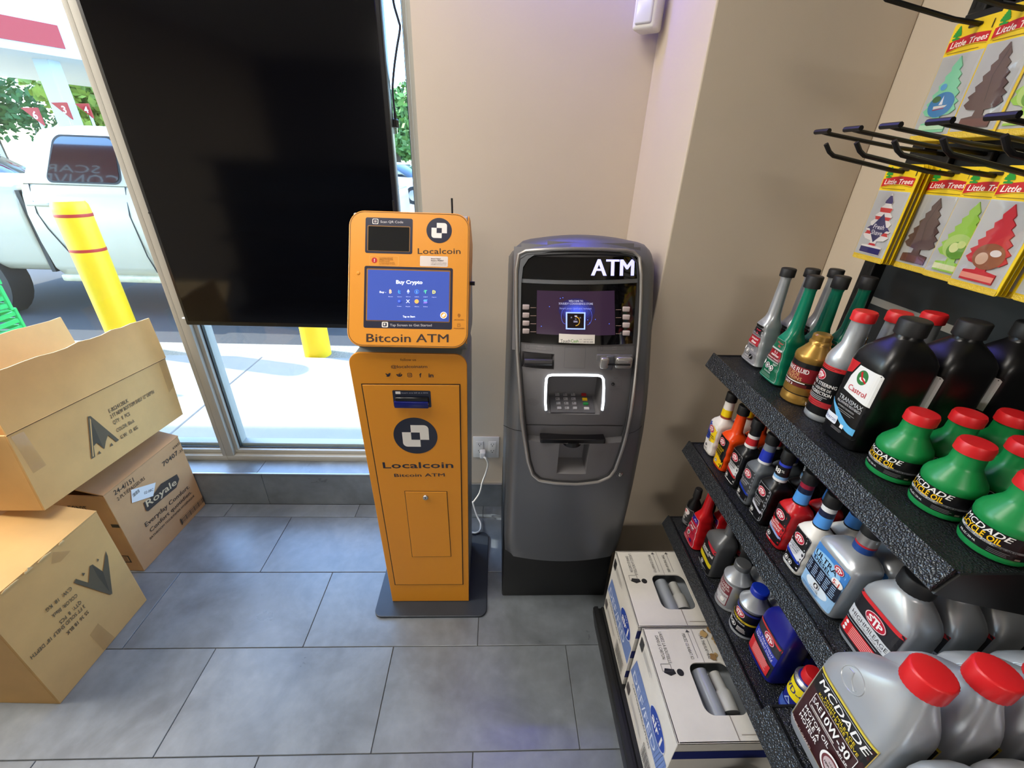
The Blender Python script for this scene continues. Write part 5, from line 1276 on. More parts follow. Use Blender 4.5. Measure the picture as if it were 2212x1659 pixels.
# ------------------------------------------------------------------ carded air fresheners
M_ycard = mat('yellow_card', srgb(240, 204, 8), 0.5); M_film = clear_mat('cellophane', (0.96, 0.96, 0.96), 0.06, 1.45, 0.06); M_gcard = mat('grey_card', srgb(190, 190, 188), 0.5)
def tree_poly(w, h):
    L = [(-0.10, 0.0), (-0.5, 0.0), (-0.5, 0.13), (-0.16, 0.15), (-0.14, 0.22), (-0.46, 0.24), (-0.62, 0.30), (-0.50, 0.36), (-0.60, 0.40), (-0.42, 0.46), (-0.50, 0.52), (-0.33, 0.58), (-0.40, 0.64), (-0.24, 0.70), (-0.29, 0.76), (-0.14, 0.82), (-0.18, 0.87), (-0.05, 0.96), (0, 1.0)]
    return [(x * w, y * h) for x, y in L[1:]] + [(-x * w, y * h) for x, y in reversed(L[1:-1])]
PW, PH = 0.039, 0.176
def pack_proto(kind):
    def build(t):
        MB().prism(rrect(-PW, 0, PW, PH, 0.004, 3), 0.0, 0.0012, M_ycard, 'y').build('card', t)
        a = Art(0.0002)
        a.rect(-PW + 0.001, 0.010, PW - 0.004, PH - 0.046, M_gcard); fn = lambda u, v, o: Vector((u, -o, v))
        # header print
        y0 = PH - 0.036; n = 12; arc = [(-PW + 0.002 + (2 * PW - 0.008) * i / n, 0.004 * math.sin(PI * i / n)) for i in range(n + 1)]
        a.poly([(x, y0 + d - 0.002 + x * 0.05) for x, d in arc] + [(x, y0 + d + 0.0115 + x * 0.05) for x, d in reversed(arc)], ink(200, 28, 34))
        a.text('Little Trees', -0.001, y0 + 0.0065, 0.0086, ink(250, 244, 230), w=0.062, bold=0.012, shear=0.2, rot=0.05)
        a.bars(-PW + 0.006, y0 - 0.0065, PW - 0.008, 1, 0.001, 0.003, ink(150, 120, 10)); a.line([(x, y0 + d - 0.0035 + x * 0.05) for x, d in arc], 0.0006, ink(150, 90, 10))
        a.poly([(-0.027 + x, PH - 0.024 + z) for x, z in tree_poly(0.013, 0.02)], ink(40, 150, 50)); a.text('1', PW - 0.008, PH - 0.013, 0.012, ink(60, 50, 10), bold=0.0)
        a.poly(rrect(-0.012, PH - 0.0115, 0.013, PH - 0.0065, 0.0024, 4), ink(60, 48, 8))
        # gold crimp
        a.rect(-PW + 0.001, 0.001, PW - 0.002, 0.0085, mat('crimped_foil', srgb(226, 190, 60), 0.25, bump=0.8, bscale=500))
        a.build('card_print', t, fn)
        w, h = 0.050, 0.112; mb = MB(); tp = [(x, z + 0.014) for x, z in tree_poly(w, h)]
        colr = {'barber': (232, 226, 220), 'brown': (92, 66, 60), 'lime': (158, 208, 66), 'red': (204, 32, 46), 'mint': (130, 214, 168), 'white': (226, 224, 214)}[kind]
        tr_ = mb.prism(tp, -0.0024, -0.0006, mat('tree_' + kind, srgb(*colr), 0.6), 'y').build('scented_tree', t)
        a = Art(0.0026)
        def clip_band(z0, z1, m, slope=0.0):
            # stripe cut to the tree outline
            xs_ = []
            for z in [z0 + (z1 - z0) * i / 6 for i in range(7)]:
                hits = sorted(p[0] + (q[0] - p[0]) * (z - p[1]) / (q[1] - p[1]) for p, q in zip(tp, tp[1:] + tp[:1]) if (p[1] > z) != (q[1] > z))
                if len(hits) >= 2: xs_.append((hits[0], hits[-1], z))
            for (l0, r0, za), (l1, r1, zb_) in zip(xs_, xs_[1:]): a.tris([(l0, za), (r0, za), (r1, zb_), (l1, zb_)], [(0, 1, 2), (0, 2, 3)], m, True)
        if kind == 'barber':
            B_, R_ = ink(40, 36, 104), ink(206, 40, 44)
            for z0, z1, m in ((0.015, 0.026, B_), (0.030, 0.034, R_), (0.050, 0.056, R_), (0.060, 0.066, B_), (0.078, 0.084, R_), (0.092, 0.100, R_), (0.108, 0.122, B_)): clip_band(z0, z1, m)
            a.poly([(0, 0.036), (0.021, 0.060), (0, 0.090), (-0.021, 0.060)], ink(30, 32, 92)); a.text('Fresh', 0, 0.0655, 0.0085, ink(240, 236, 240), w=0.026, shear=0.15, bold=0.01); a.text('Shave', 0, 0.0545, 0.0085, ink(240, 236, 240), w=0.028, shear=0.15, bold=0.01)
        elif kind == 'brown': clip_band(0.016, 0.027, ink(110, 66, 58)); a.line([(0.004, 0.12), (-0.004, 0.085), (0.002, 0.05)], 0.0012, ink(60, 42, 38))
        elif kind == 'lime':
            a.ell(0, 0.056, 0.024, 0.020, ink(186, 216, 116)); a.ell(0.002, 0.050, 0.017, 0.014, ink(104, 160, 50)); a.ell(-0.004, 0.054, 0.008, 0.008, ink(228, 234, 160)); a.ell(0.006, 0.060, 0.007, 0.006, ink(214, 226, 140)); clip_band(0.017, 0.026, ink(226, 228, 170))
        elif kind == 'red':
            a.ell(0.002, 0.052, 0.023, 0.019, ink(150, 90, 60)); a.ell(-0.006, 0.048, 0.009, 0.009, ink(214, 176, 150)); a.ell(0.010, 0.058, 0.008, 0.005, ink(230, 220, 216)); clip_band(0.017, 0.025, ink(236, 150, 130))
        elif kind == 'mint':
            a.ell(0, 0.056, 0.024, 0.019, ink(44, 130, 190)); a.poly([(-0.012, 0.050), (0.010, 0.052), (0.013, 0.055), (-0.013, 0.0545)], ink(226, 222, 214)); a.poly([(-0.004, 0.056), (0.0, 0.070), (0.003, 0.056)], ink(236, 236, 240)); a.ell(-0.012, 0.065, 0.008, 0.005, ink(60, 110, 60)); a.ell(-0.008, 0.083, 0.006, 0.005, ink(90, 170, 220)); a.line([(-0.012, 0.0485), (0.009, 0.0505)], 0.0014, ink(170, 60, 90)); clip_band(0.018, 0.026, ink(190, 230, 190))
        elif kind == 'white': clip_band(0.018, 0.026, ink(200, 220, 160))
        if a.items: a.build('tree_print', tr_, fn)
        mb = MB()
        mb.grid(6, 10, lambda i, j: Vector((-PW + 0.002 + (2 * PW - 0.007) * i / 6, -0.0035 - 0.002 * math.sin(PI * i / 6) * math.sin(PI * j / 10) - 0.0006 * math.sin(i * 2.3 + j * 1.7), 0.009 + (PH - 0.056) * j / 10)), M_film)
        mb.build('cellophane', t, fixn=False)
    return build
DESC = {'barber': 'barber-striped', 'brown': 'dark brown', 'lime': 'lime green', 'red': 'red', 'mint': 'mint green seascape', 'white': 'pale'}
def pack_column(kind, x, y, zt, nback, row, tilt=0.0):
    z = zt - PH; g = 'carded air fresheners on the %s hooks' % row
    t = thing('air_freshener', '%s tree air freshener in a yellow pack, front of its %s hook' % (DESC[kind], row), 'air freshener', (x, y, z), -PI / 2, g)
    pack_proto(kind)(t)
    for k in range(nback):
        xx = x + 0.0075 * (k + 1)
        if xx > 0.832: break
        copy_tree(t, (xx, y + 0.0025 * math.sin(k * 2.1 + y * 40), z - 0.001 * (k % 3)), -PI / 2, 'yellow carded air freshener hanging behind the %s one on the %s hook' % (DESC[kind], row), g, only=('card', 'card_print'))
pack_column('barber', 0.760, HY[0], 1.548, 9, 'lower'); pack_column('brown', 0.785, HY[1], 1.546, 6, 'lower'); pack_column('lime', 0.778, HY[2], 1.546, 6, 'lower'); pack_column('red', 0.752, HY[3] + 0.004, 1.548, 9, 'lower'); pack_column('mint', 0.772, HY[4], 1.547, 6, 'lower')
pack_column('mint', 0.785, HY[0] + 0.006, 1.762, 6, 'upper'); pack_column('brown', 0.775, HY[1] - 0.006, 1.764, 6, 'upper'); pack_column('lime', 0.778, HY[2], 1.764, 6, 'upper'); pack_column('white', 0.770, HY[3], 1.764, 6, 'upper')

# ------------------------------------------------------------------ bottles
def sup(a, b, n, z, oy=0.0, ox=0.0, N=32):
    r = []
    for k in range(N):
        t = 2 * PI * k / N; c, s = math.cos(t), math.sin(t); e = 2.0 / n
        r.append(Vector((ox + a * math.copysign(abs(c) ** e, c), oy + b * math.copysign(abs(s) ** e, s), z)))
    return r
class Bottle:
    """rings: (z, half width, half depth, roundness, oy, ox)"""
    def __init__(s, rings): s.r = [tuple(q) + (0.0,) * (6 - len(q)) for q in rings]
    def body(s, m): return MB().loft([sup(a, b, n, z, oy, ox) for z, a, b, n, oy, ox in s.r], m)
    def at(s, z):
        for p, q in zip(s.r, s.r[1:]):
            if p[0] <= z <= q[0] and q[0] > p[0]:
                t = (z - p[0]) / (q[0] - p[0]); return [p[i] + (q[i] - p[i]) * t for i in range(6)]
        return list(s.r[-1] if z > s.r[-1][0] else s.r[0])
    def front(s):
        def f(u, v, o):
            z, a, b, n, oy, ox = s.at(v); x = min(max((u - ox) / a, -0.98), 0.98)
            return Vector((u, oy - b * (1 - abs(x) ** n) ** (1 / n) - o, v))
        return f
    def wrap(s):
        def f(u, v, o):
            z, a, b, n, oy, ox = s.at(v); R_ = a; th = u / R_
            return Vector((ox + (R_ + o) * math.sin(th), oy - (R_ + o) * math.cos(th), v))
        return f
M_W, M_K, M_R = ink(240, 238, 234), ink(18, 18, 20), ink(196, 24, 40)
def logo_oval(a, cx, cy, rx, ry, m=None):
    a.ell(cx, cy, rx, ry, ink(120, 14, 40)); a.ell(cx, cy, rx * 0.95, ry * 0.94, M_W); a.ell(cx, cy, rx * 0.89, ry * 0.87, ink(190, 26, 52))
    a.text('S', cx - rx * 0.44, cy - ry * 0.05, ry * 0.86, M_W, w=rx * 0.46, bold=0.03); a.text('T', cx + rx * 0.0, cy + ry * 0.02, ry * 1.2, M_W, w=rx * 0.62, bold=0.03); a.text('P', cx + rx * 0.46, cy - ry * 0.05, ry * 0.86, M_W, w=rx * 0.46, bold=0.03)
def hazard(a, cx, cy, r): a.poly(ell(cx, cy, r, r, 8, PI / 8, 2 * PI + PI / 8), M_W); a.poly(ell(cx, cy, r * 0.8, r * 0.8, 8, PI / 8, 2 * PI + PI / 8), M_K); a.ell(cx, cy + r * 0.12, r * 0.36, r * 0.34, M_W, 12); a.line([(cx - r * 0.4, cy - r * 0.45), (cx + r * 0.4, cy - r * 0.2)], r * 0.14, M_W); a.line([(cx + r * 0.4, cy - r * 0.45), (cx - r * 0.4, cy - r * 0.2)], r * 0.14, M_W)
def pl_(name, c, rough=0.3, metal=0.0): return mat('plastic_' + name, srgb(*c), rough, metal=metal)
P_SIL = pl_('silver', (186, 190, 194), 0.3, 0.5); P_GRN = pl_('green', (10, 122, 92), 0.25); P_BLK = pl_('black', (14, 14, 15), 0.32); P_CAP = pl_('cap_black', (18, 18, 19), 0.55); P_RED = pl_('cap_red', (206, 30, 34), 0.38)
P_GOLD = pl_('gold', (172, 132, 62), 0.28, 0.6); P_2C = pl_('oil_green', (22, 132, 66), 0.33)
def ribbed_cap(t, r, z0, z1, m, n=28, oy=0.0, ox=0.0, name='cap'):
    vs = []
    def ring(rr, z): return [Vector((ox + rr * (1 - (0.025 if k % 2 else 0)) * math.cos(2 * PI * k / (2 * n)), oy + rr * (1 - (0.025 if k % 2 else 0)) * math.sin(2 * PI * k / (2 * n)), z)) for k in range(2 * n)]
    return MB().loft([ring(r, z0), ring(r, z1 - r * 0.12), ring(r * 0.93, z1 - r * 0.02), ring(r * 0.88, z1)], m).build(name, t)
def sleeve(t, rfn, bands, name='neck_sleeve', oy=0.0):
    mb = MB()
    for z0, z1, m in bands: mb.lathe([(rfn(z0), z0), (rfn(z1), z1)], 24, m, None, 0, oy, cap=False)
    return mb.build(name, t)

def b_additive(t, m, lab, cap_h=0.232, ribs=True, zsc=1.0):
    k = zsc
    R_ = [(0, 0.030, 0.021, 4), (0.003, 0.0335, 0.0245, 4)]
    for i in range(13):
        z = 0.006 + 0.094 * i / 12; a = 0.0345 - 0.0165 * (i / 12) ** 1.1; R_.append((z * k, a + (0.0008 * math.cos(i * 2.1) if ribs else 0), 0.026 - 0.004 * i / 12 + (0.0010 * math.cos(i * 2.1) if ribs else 0), 4.5, 0.001 * i / 12))
    R_ += [(0.108 * k, 0.0160, 0.020, 3.5, 0.002), (0.118 * k, 0.0145, 0.0155, 2.4, 0.003), (0.128 * k, 0.0135, 0.0137, 2, 0.003), (0.205 * k, 0.0105, 0.0105, 2, 0.003), (0.212 * k, 0.0118, 0.0118, 2, 0.003), (0.215 * k, 0.0105, 0.0105, 2, 0.003)]
    B = Bottle(R_); B.body(m).build('body', t)
    ribbed_cap(t, 0.0152, 0.212 * k, cap_h, P_CAP, 20, 0.003)
    a = Art(0.0005); lab(a); a.build('label', t, B.front(), dmax=0.006)
    return B
def trap(a, m, zt=0.100, ins=0.0): a.poly([(-0.029 + ins, 0.008 + ins), (0.029 - ins, 0.008 + ins), (0.0150 - ins, zt - ins), (-0.0150 + ins, zt - ins)], m)
def lab_injector(a):
    trap(a, ink(190, 190, 192)); trap(a, ink(134, 134, 138), 0.100, 0.0008); a.poly([(-0.0158, 0.092), (0.0158, 0.092), (0.0145, 0.099), (-0.0145, 0.099)], M_K); a.poly([(-0.019, 0.075), (0.019, 0.075), (0.016, 0.092), (-0.016, 0.092)], M_K)
    a.text('Motor', 0.002, 0.087, 0.0045, ink(230, 70, 90), bold=0.02, shear=0.2, rot=0.1); a.text('Go', 0.002, 0.080, 0.0045, ink(230, 70, 90), bold=0.02)
    a.poly([(-0.022, 0.050), (0.020, 0.050), (0.018, 0.071), (-0.016, 0.071)], ink(168, 30, 44)); a.text('injector', 0.001, 0.0655, 0.006, M_W, bold=0.02, shear=0.15, maxw=0.026); a.text('kleen', 0.002, 0.0575, 0.006, M_W, bold=0.02, shear=0.15); a.text("nettoie l'injecteurs", -0.001, 0.0515, 0.0028, M_W, maxw=0.03)
    a.bars(-0.012, 0.0465, 0.014, 1, 0.0018, 0.003, ink(70, 66, 68)); hazard(a, -0.008, 0.031, 0.0065); a.ell(0.010, 0.022, 0.0065, 0.0065, M_K); a.line([(0.006, 0.018), (0.014, 0.026)], 0.0012, M_W); a.ell(-0.019, 0.036, 0.003, 0.0045, M_W, 14); a.text('DANGER', -0.006, 0.0195, 0.003, M_W); a.bars(0.002, 0.040, 0.018, 2, 0.0009, 0.0025, M_W); a.bars(-0.016, 0.015, 0.006, 2, 0.0007, 0.002, ink(210, 210, 212))
def lab_stabilizer(a):
    trap(a, ink(150, 180, 168)); trap(a, ink(24, 104, 74), 0.100, 0.0008)
    a.text('Motor', 0.003, 0.092, 0.0048, ink(226, 90, 90), bold=0.02, shear=0.2); a.text('Go', 0.003, 0.085, 0.0048, ink(226, 90, 90), bold=0.02)
    a.rect(-0.017, 0.0755, 0.017, 0.079, ink(190, 190, 186)); a.poly([(-0.020, 0.060), (0.019, 0.060), (0.017, 0.074), (-0.016, 0.074)], ink(160, 28, 40)); a.text('fuel', 0.001, 0.0705, 0.0052, M_W, bold=0.02, shear=0.15); a.text('stabilizer', 0.001, 0.0635, 0.0052, M_W, bold=0.02, shear=0.15, maxw=0.030)
    a.rect(-0.024, 0.053, 0.021, 0.0595, ink(128, 24, 36)); a.text("stabilisateur d'essence", -0.001, 0.0562, 0.0032, M_W, maxw=0.036); a.rect(-0.0225, 0.0485, 0.021, 0.0522, ink(170, 176, 170)); hazard(a, -0.008, 0.036, 0.0068); hazard(a, 0.007, 0.034, 0.0068); a.ell(-0.020, 0.040, 0.003, 0.0052, M_W, 14); a.text('DANGER', 0.0, 0.0235, 0.0038, M_W, bold=0.01); a.bars(0.008, 0.046, 0.021, 2, 0.0009, 0.0024, M_W); a.bars(-0.018, 0.018, 0.016, 3, 0.0006, 0.0022, ink(150, 180, 160))
def b_gold(t):
    B = Bottle([(0, 0.030, 0.030, 2), (0.003, 0.0335, 0.0335, 2), (0.014, 0.0335, 0.0335, 2), (0.016, 0.0325, 0.0325, 2), (0.092, 0.0325, 0.0325, 2), (0.094, 0.0335, 0.0335, 2), (0.100, 0.0335, 0.0335, 2), (0.104, 0.032, 0.032, 2), (0.122, 0.0185, 0.0185, 2), (0.126, 0.0175, 0.0175, 2)])
    B.body(P_GOLD).build('body', t); MB().lathe([(0.0165, 0.126), (0.019, 0.1265), (0.0185, 0.130), (0.0165, 0.132), (0.0165, 0.142), (0.013, 0.145)], 24, P_GOLD).build('cap', t)
    a = Art(0.0004); a.rect(-0.05, 0.022, 0.05, 0.090, M_K, 0.003); a.rect(-0.048, 0.024, 0.048, 0.040, P_GOLD); a.rect(-0.05, 0.052, 0.05, 0.080, ink(134, 26, 34)); a.text('BRAKE FLUID', 0.004, 0.0735, 0.0088, M_W, bold=0.016, w=0.052); a.text('LIQUIDE', -0.003, 0.0645, 0.0072, ink(220, 180, 120), bold=0.0); a.text('DE FREINS', -0.001, 0.0560, 0.0072, ink(220, 180, 120))
    a.bars(-0.03, 0.0485, 0.03, 1, 0.0018, 0.003, M_W, False); a.rect(-0.032, 0.0395, 0.034, 0.046, ink(96, 30, 30)); a.text('DOT 3', 0.0, 0.0427, 0.0048, M_W, bold=0.02); a.line([(-0.05, 0.051), (0.05, 0.051)], 0.0009, P_GOLD)
    a.build('label', t, B.wrap(), dmax=0.004)
def b_steering(t):
    B = Bottle([(0, 0.026, 0.026, 2), (0.003, 0.0285, 0.0285, 2), (0.010, 0.0285, 0.0285, 2), (0.012, 0.0278, 0.0278, 2), (0.112, 0.0278, 0.0278, 2), (0.114, 0.0285, 0.0285, 2), (0.123, 0.0282, 0.0282, 2), (0.131, 0.0262, 0.0262, 2), (0.152, 0.0165, 0.0165, 2), (0.192, 0.0152, 0.0152, 2), (0.195, 0.016, 0.016, 2)])
    B.body(P_SIL).build('body', t); MB().lathe([(0.016, 0.1945), (0.0185, 0.195), (0.0185, 0.209), (0.0165, 0.212)], 26, P_RED).build('cap', t)
    a = Art(0.0004); a.rect(-0.06, 0.0135, 0.06, 0.111, M_K); a.rect(-0.06, 0.103, 0.06, 0.111, ink(206, 44, 46)); a.rect(-0.06, 0.030, 0.06, 0.041, ink(190, 50, 56)); a.bars(-0.028, 0.1085, 0.03, 2, 0.0011, 0.003, ink(90, 14, 18)); logo_oval(a, -0.006, 0.089, 0.0125, 0.010)
    a.text('POWER STEERING', 0.0, 0.0745, 0.0064, M_W, bold=0.016, w=0.058); a.text('FLUID - LIQUIDE DE', 0.0, 0.0655, 0.0050, M_W, bold=0.01, w=0.046); a.text('SERVO-DIRECTION', 0.0, 0.0570, 0.0062, M_W, bold=0.016, w=0.052); a.bars(-0.024, 0.0505, 0.024, 3, 0.0010, 0.003, ink(190, 190, 190)); a.bars(-0.024, 0.038, 0.022, 2, 0.001, 0.004, ink(120, 20, 26)); a.bars(-0.024, 0.022, -0.01, 2, 0.0012, 0.003, M_W)
    a.build('label', t, B.wrap(), dmax=0.004)
def b_quart(t, m, capm, lab, a0=0.039, b0=0.046, h=0.225, capr=0.021, capoy=0.0, capox=0.0, sh=0.150, nz=0.196, seam=False):
    R_ = [(0, a0 - 0.006, b0 - 0.006, 4), (0.004, a0 - 0.001, b0 - 0.001, 5), (0.010, a0, b0, 5.5), (sh * 0.5, a0, b0, 5.5), (sh, a0 - 0.0005, b0, 5.5)]
    for i in range(1, 7):
        t_ = i / 6; e = t_ * t_ * (3 - 2 * t_); R_.append((sh + (nz - sh) * (1 - (1 - t_) ** 1.6), (a0) * (1 - e) + capr * 0.88 * e, b0 * (1 - e) + capr * 0.88 * e, 5.5 * (1 - e) + 2 * e, capoy * e, capox * e))
    R_ += [(h - 0.020, capr * 0.86, capr * 0.86, 2, capoy, capox)]
    B = Bottle(R_); B.body(m).build('body', t)
    ribbed_cap(t, capr, h - 0.024, h, capm, 24, capoy, capox)
    a = Art(0.0006); lab(a); a.build('label', t, B.front(), dmax=0.006)
    return B
def lab_trans(a):
    a.rect(-0.0355, 0.022, 0.0355, 0.146, ink(14, 14, 15), 0.004); a.poly([(-0.0355, 0.120), (-0.0355, 0.146), (-0.010, 0.146), (-0.018, 0.126)], ink(196, 34, 40)); a.poly([(-0.020, 0.094), (-0.017, 0.120), (-0.008, 0.143), (0.032, 0.143), (0.0345, 0.140), (0.0345, 0.086)], ink(232, 232, 230))
    a.ell(0.005, 0.126, 0.0105, 0.0125, ink(48, 118, 60)); a.ell(0.006, 0.1235, 0.006, 0.0035, M_W, 16); a.poly([(0.002, 0.136), (0.006, 0.126), (0.015, 0.121), (0.014, 0.1185), (0.004, 0.123), (-0.001, 0.133)], ink(196, 30, 40)); a.text('Castrol', 0.006, 0.1025, 0.0095, ink(196, 30, 44), bold=0.004, w=0.036)
    a.text('TRANSMAX', 0.004, 0.0800, 0.0075, ink(200, 204, 206), w=0.050); a.text('FULL SYNTHETIC MULTI-VEHICLE', 0.004, 0.0725, 0.0040, ink(210, 210, 210), w=0.050, bold=0.01); a.text('AUTOMATIC TRANSMISSION', 0.002, 0.0655, 0.0028, ink(190, 190, 190), w=0.036); a.bars(-0.016, 0.060, 0.026, 2, 0.0008, 0.003, ink(150, 150, 150))
    n = 10; arc = [(-0.0355 + 0.068 * (i / n), 0.074 - 0.036 * math.sin(PI / 2 * i / n)) for i in range(n + 1)]; a.poly([(x, y - 0.008 * min(1, i / 4)) for i, (x, y) in enumerate(arc)] + [(x, y + 0.004 * min(1, i / 4)) for i, (x, y) in reversed(list(enumerate(arc)))][:n], ink(96, 176, 224)); a.rect(-0.0355, 0.030, -0.004, 0.046, ink(226, 230, 238), 0.003); a.text('dexron', -0.019, 0.0375, 0.007, ink(40, 60, 130), w=0.026); a.rect(0.006, 0.031, 0.013, 0.038, M_W); a.bars(-0.010, 0.027, 0.016, 3, 0.0008, 0.002, ink(120, 120, 122))
def b_cycle(t):
    B = Bottle([(0, 0.029, 0.029, 2), (0.003, 0.0335, 0.0335, 2), (0.008, 0.0345, 0.0345, 2), (0.0105, 0.0338, 0.0338, 2), (0.043, 0.0338, 0.0338, 2), (0.0455, 0.0345, 0.0345, 2), (0.051, 0.0345, 0.0345, 2), (0.057, 0.0325, 0.0325, 2), (0.074, 0.0205, 0.0205, 2), (0.079, 0.0185, 0.0185, 2), (0.096, 0.0178, 0.0178, 2)])
    B.body(P_2C).build('body', t); MB().lathe([(0.018, 0.0955), (0.0202, 0.0965), (0.0202, 0.108), (0.0185, 0.112), (0.012, 0.1125), (0.001, 0.1122)], 30, P_RED).build('cap', t)
    a = Art(0.0004); a.rect(-0.085, 0.0112, 0.085, 0.0428, M_K)
    a.text('MCDADE', -0.002, 0.0380, 0.0078, M_W, w=0.054, bold=0.02, shear=0.25); a.text('2-CYCLE OIL', -0.005, 0.0298, 0.0082, ink(246, 196, 24), w=0.050, bold=0.02); a.rect(-0.085, 0.0222, 0.085, 0.0252, ink(120, 122, 124)); a.rect(-0.030, 0.0220, 0.016, 0.0255, ink(190, 192, 194)); a.text('CERTIFIED FOR JASO FB AND API TC', 0.008, 0.0236, 0.0022, ink(40, 40, 42), w=0.056, bold=0.01); a.text('8 FL OZ / 236 mL', -0.010, 0.0168, 0.0026, M_W, w=0.022, bold=0.012); a.bars(0.012, 0.0185, 0.034, 3, 0.0007, 0.0022, ink(110, 110, 112)); a.rect(0.036, 0.0135, 0.041, 0.0160, ink(130, 120, 104))
    a.build('label', t, B.wrap(), dmax=0.004)
def b_stp(t, m, lab, bands, cap=P_CAP, a0=0.0245, b0=0.026, h=0.187, glossy=True):
    R_ = [(0, a0 - 0.005, b0 - 0.005, 4), (0.003, a0 - 0.0008, b0 - 0.0008, 4)]
    for i in range(15):
        z = 0.006 + 0.088 * i / 14; rb = 0.0011 * math.sin(i * 1.5) if 2 < i < 11 else 0; R_.append((z, a0 + rb, b0 + rb * 0.4, 4.2))
    R_ += [(0.101, a0 - 0.003, b0 - 0.003, 3.6), (0.108, a0 * 0.66, b0 * 0.64, 2.6), (0.114, 0.0132, 0.0132, 2), (0.160, 0.0112, 0.0112, 2), (0.166, 0.011, 0.011, 2)]
    B = Bottle(R_); B.body(m).build('body', t); ribbed_cap(t, 0.0140, 0.163, h, cap, 20)
    rf = lambda z: 0.0136 - (z - 0.114) * (0.0020 / 0.046)
    if bands: sleeve(t, lambda z: rf(z) + 0.0002, bands)
    a = Art(0.0006); lab(a); a.build('label', t, B.front(), dmax=0.005)
def lab_stp(bg, frame, top, lines, band=None, foot=M_K, logo_y=0.078, hz=1):
    def f(a):
        a.rect(-0.0205, 0.009, 0.0205, 0.095, frame, 0.005); a.rect(-0.0198, 0.0097, 0.0198, 0.0943, bg, 0.0045)
        if top: a.poly([(-0.0198, 0.062), (0.0198, 0.062), (0.0198, 0.090), (0.0155, 0.0943), (-0.0155, 0.0943), (-0.0198, 0.090)], top)
        if foot: a.poly([(-0.0198, 0.012), (0.0198, 0.012), (0.0198, 0.030), (-0.0198, 0.036)], foot)
        if band: a.poly([(-0.0198, 0.036), (0.0198, 0.027), (0.0198, 0.033), (-0.0198, 0.044)], band)
        logo_oval(a, -0.001, logo_y, 0.0135, 0.0105)
        y = 0.060
        for s, h, c in lines: a.text(s, -0.001, y, h, c, maxw=0.034, bold=0.008); y -= h * 1.45
        a.bars(-0.015, y + 0.001, 0.013, 2, 0.0008, 0.0022, ink(150, 150, 152))
        hazard(a, -0.008, 0.022, 0.0052)
        if hz > 1: hazard(a, 0.004, 0.021, 0.0052)
        a.text('DANGER', -0.004, 0.0138, 0.0026, M_W, bold=0.01)
    return f
BLU = ink(30, 60, 170); SKY = ink(80, 150, 224); GRYL = ink(190, 192, 196)
def lab_white_yellow(a):
    a.rect(-0.0205, 0.009, 0.0205, 0.095, ink(236, 232, 226), 0.004); a.poly([(-0.0205, 0.040), (0.002, 0.046), (-0.006, 0.095), (-0.0165, 0.095), (-0.0205, 0.090)], ink(56, 76, 168)); a.poly([(0.0, 0.040), (0.0205, 0.045), (0.0205, 0.082), (0.004, 0.090)], ink(240, 206, 30)); logo_oval(a, -0.001, 0.077, 0.0130, 0.0105); a.text('HIGH MILEAGE', -0.001, 0.0615, 0.0036, M_K, bold=0.01); a.text('GAS TREATMENT', 0.0, 0.0555, 0.0034, M_K, bold=0.01); a.bars(-0.014, 0.050, 0.012, 3, 0.0012, 0.003, ink(40, 60, 140)); hazard(a, -0.004, 0.026, 0.0055); a.bars(-0.012, 0.018, 0.008, 3, 0.0008, 0.002, ink(70, 66, 66))
def lab_orange(a):
    a.rect(-0.0205, 0.009, 0.0205, 0.095, M_K, 0.005); a.poly([(-0.0195, 0.010), (0.0195, 0.010), (0.0195, 0.030), (-0.0195, 0.044)], ink(244, 196, 20)); logo_oval(a, -0.001, 0.080, 0.0130, 0.0105); a.text('OCTANE', -0.001, 0.063, 0.0055, ink(210, 176, 30), bold=0.02); a.text('BOOST', -0.001, 0.0555, 0.0055, ink(210, 176, 30), bold=0.02); a.text('INDICE', -0.001, 0.048, 0.0045, ink(190, 160, 30)); a.bars(-0.014, 0.042, 0.012, 2, 0.001, 0.003, ink(180, 150, 30)); hazard(a, -0.004, 0.022, 0.0052)
def lab_ultra(a):
    Wd = 0.038; a.poly(rrect(-Wd, 0.010, Wd, 0.108, 0.004), ink(150, 190, 226)); a.poly([(-Wd, 0.075), (Wd, 0.075), (Wd, 0.104), (0.034, 0.108), (-0.034, 0.108), (-Wd, 0.104)], ink(66, 132, 204)); a.ell(-0.004, 0.086, 0.032, 0.013, ink(150, 200, 236), 24); a.ell(0.0, 0.030, 0.026, 0.012, ink(222, 232, 240), 24)
    a.text('ULTRA', -0.006, 0.0885, 0.0105, ink(16, 20, 36), w=0.052, bold=0.016); a.text('DIESEL', -0.010, 0.0775, 0.0082, ink(16, 20, 36), w=0.040, bold=0.012); logo_oval(a, 0.020, 0.0995, 0.0105, 0.0078); a.ell(0.027, 0.076, 0.0105, 0.0085, M_W); a.text('5', 0.022, 0.076, 0.009, ink(200, 60, 40), bold=0.016); a.text('in', 0.027, 0.075, 0.0045, ink(200, 60, 40)); a.text('1', 0.0315, 0.076, 0.009, ink(200, 60, 40), bold=0.016)
    a.rect(-Wd, 0.041, Wd, 0.071, ink(18, 26, 44)); 
    for k in range(5): a.bars(-0.035 + 0.0145 * k, 0.067, -0.0235 + 0.0145 * k, 6, 0.0018, 0.0042, ink(150, 176, 206))
    hazard(a, 0.0, 0.034, 0.0068); a.text('DANGER', 0.0, 0.0245, 0.0035, ink(40, 50, 70)); a.bars(-0.030, 0.019, 0.026, 2, 0.001, 0.003, ink(60, 90, 140))
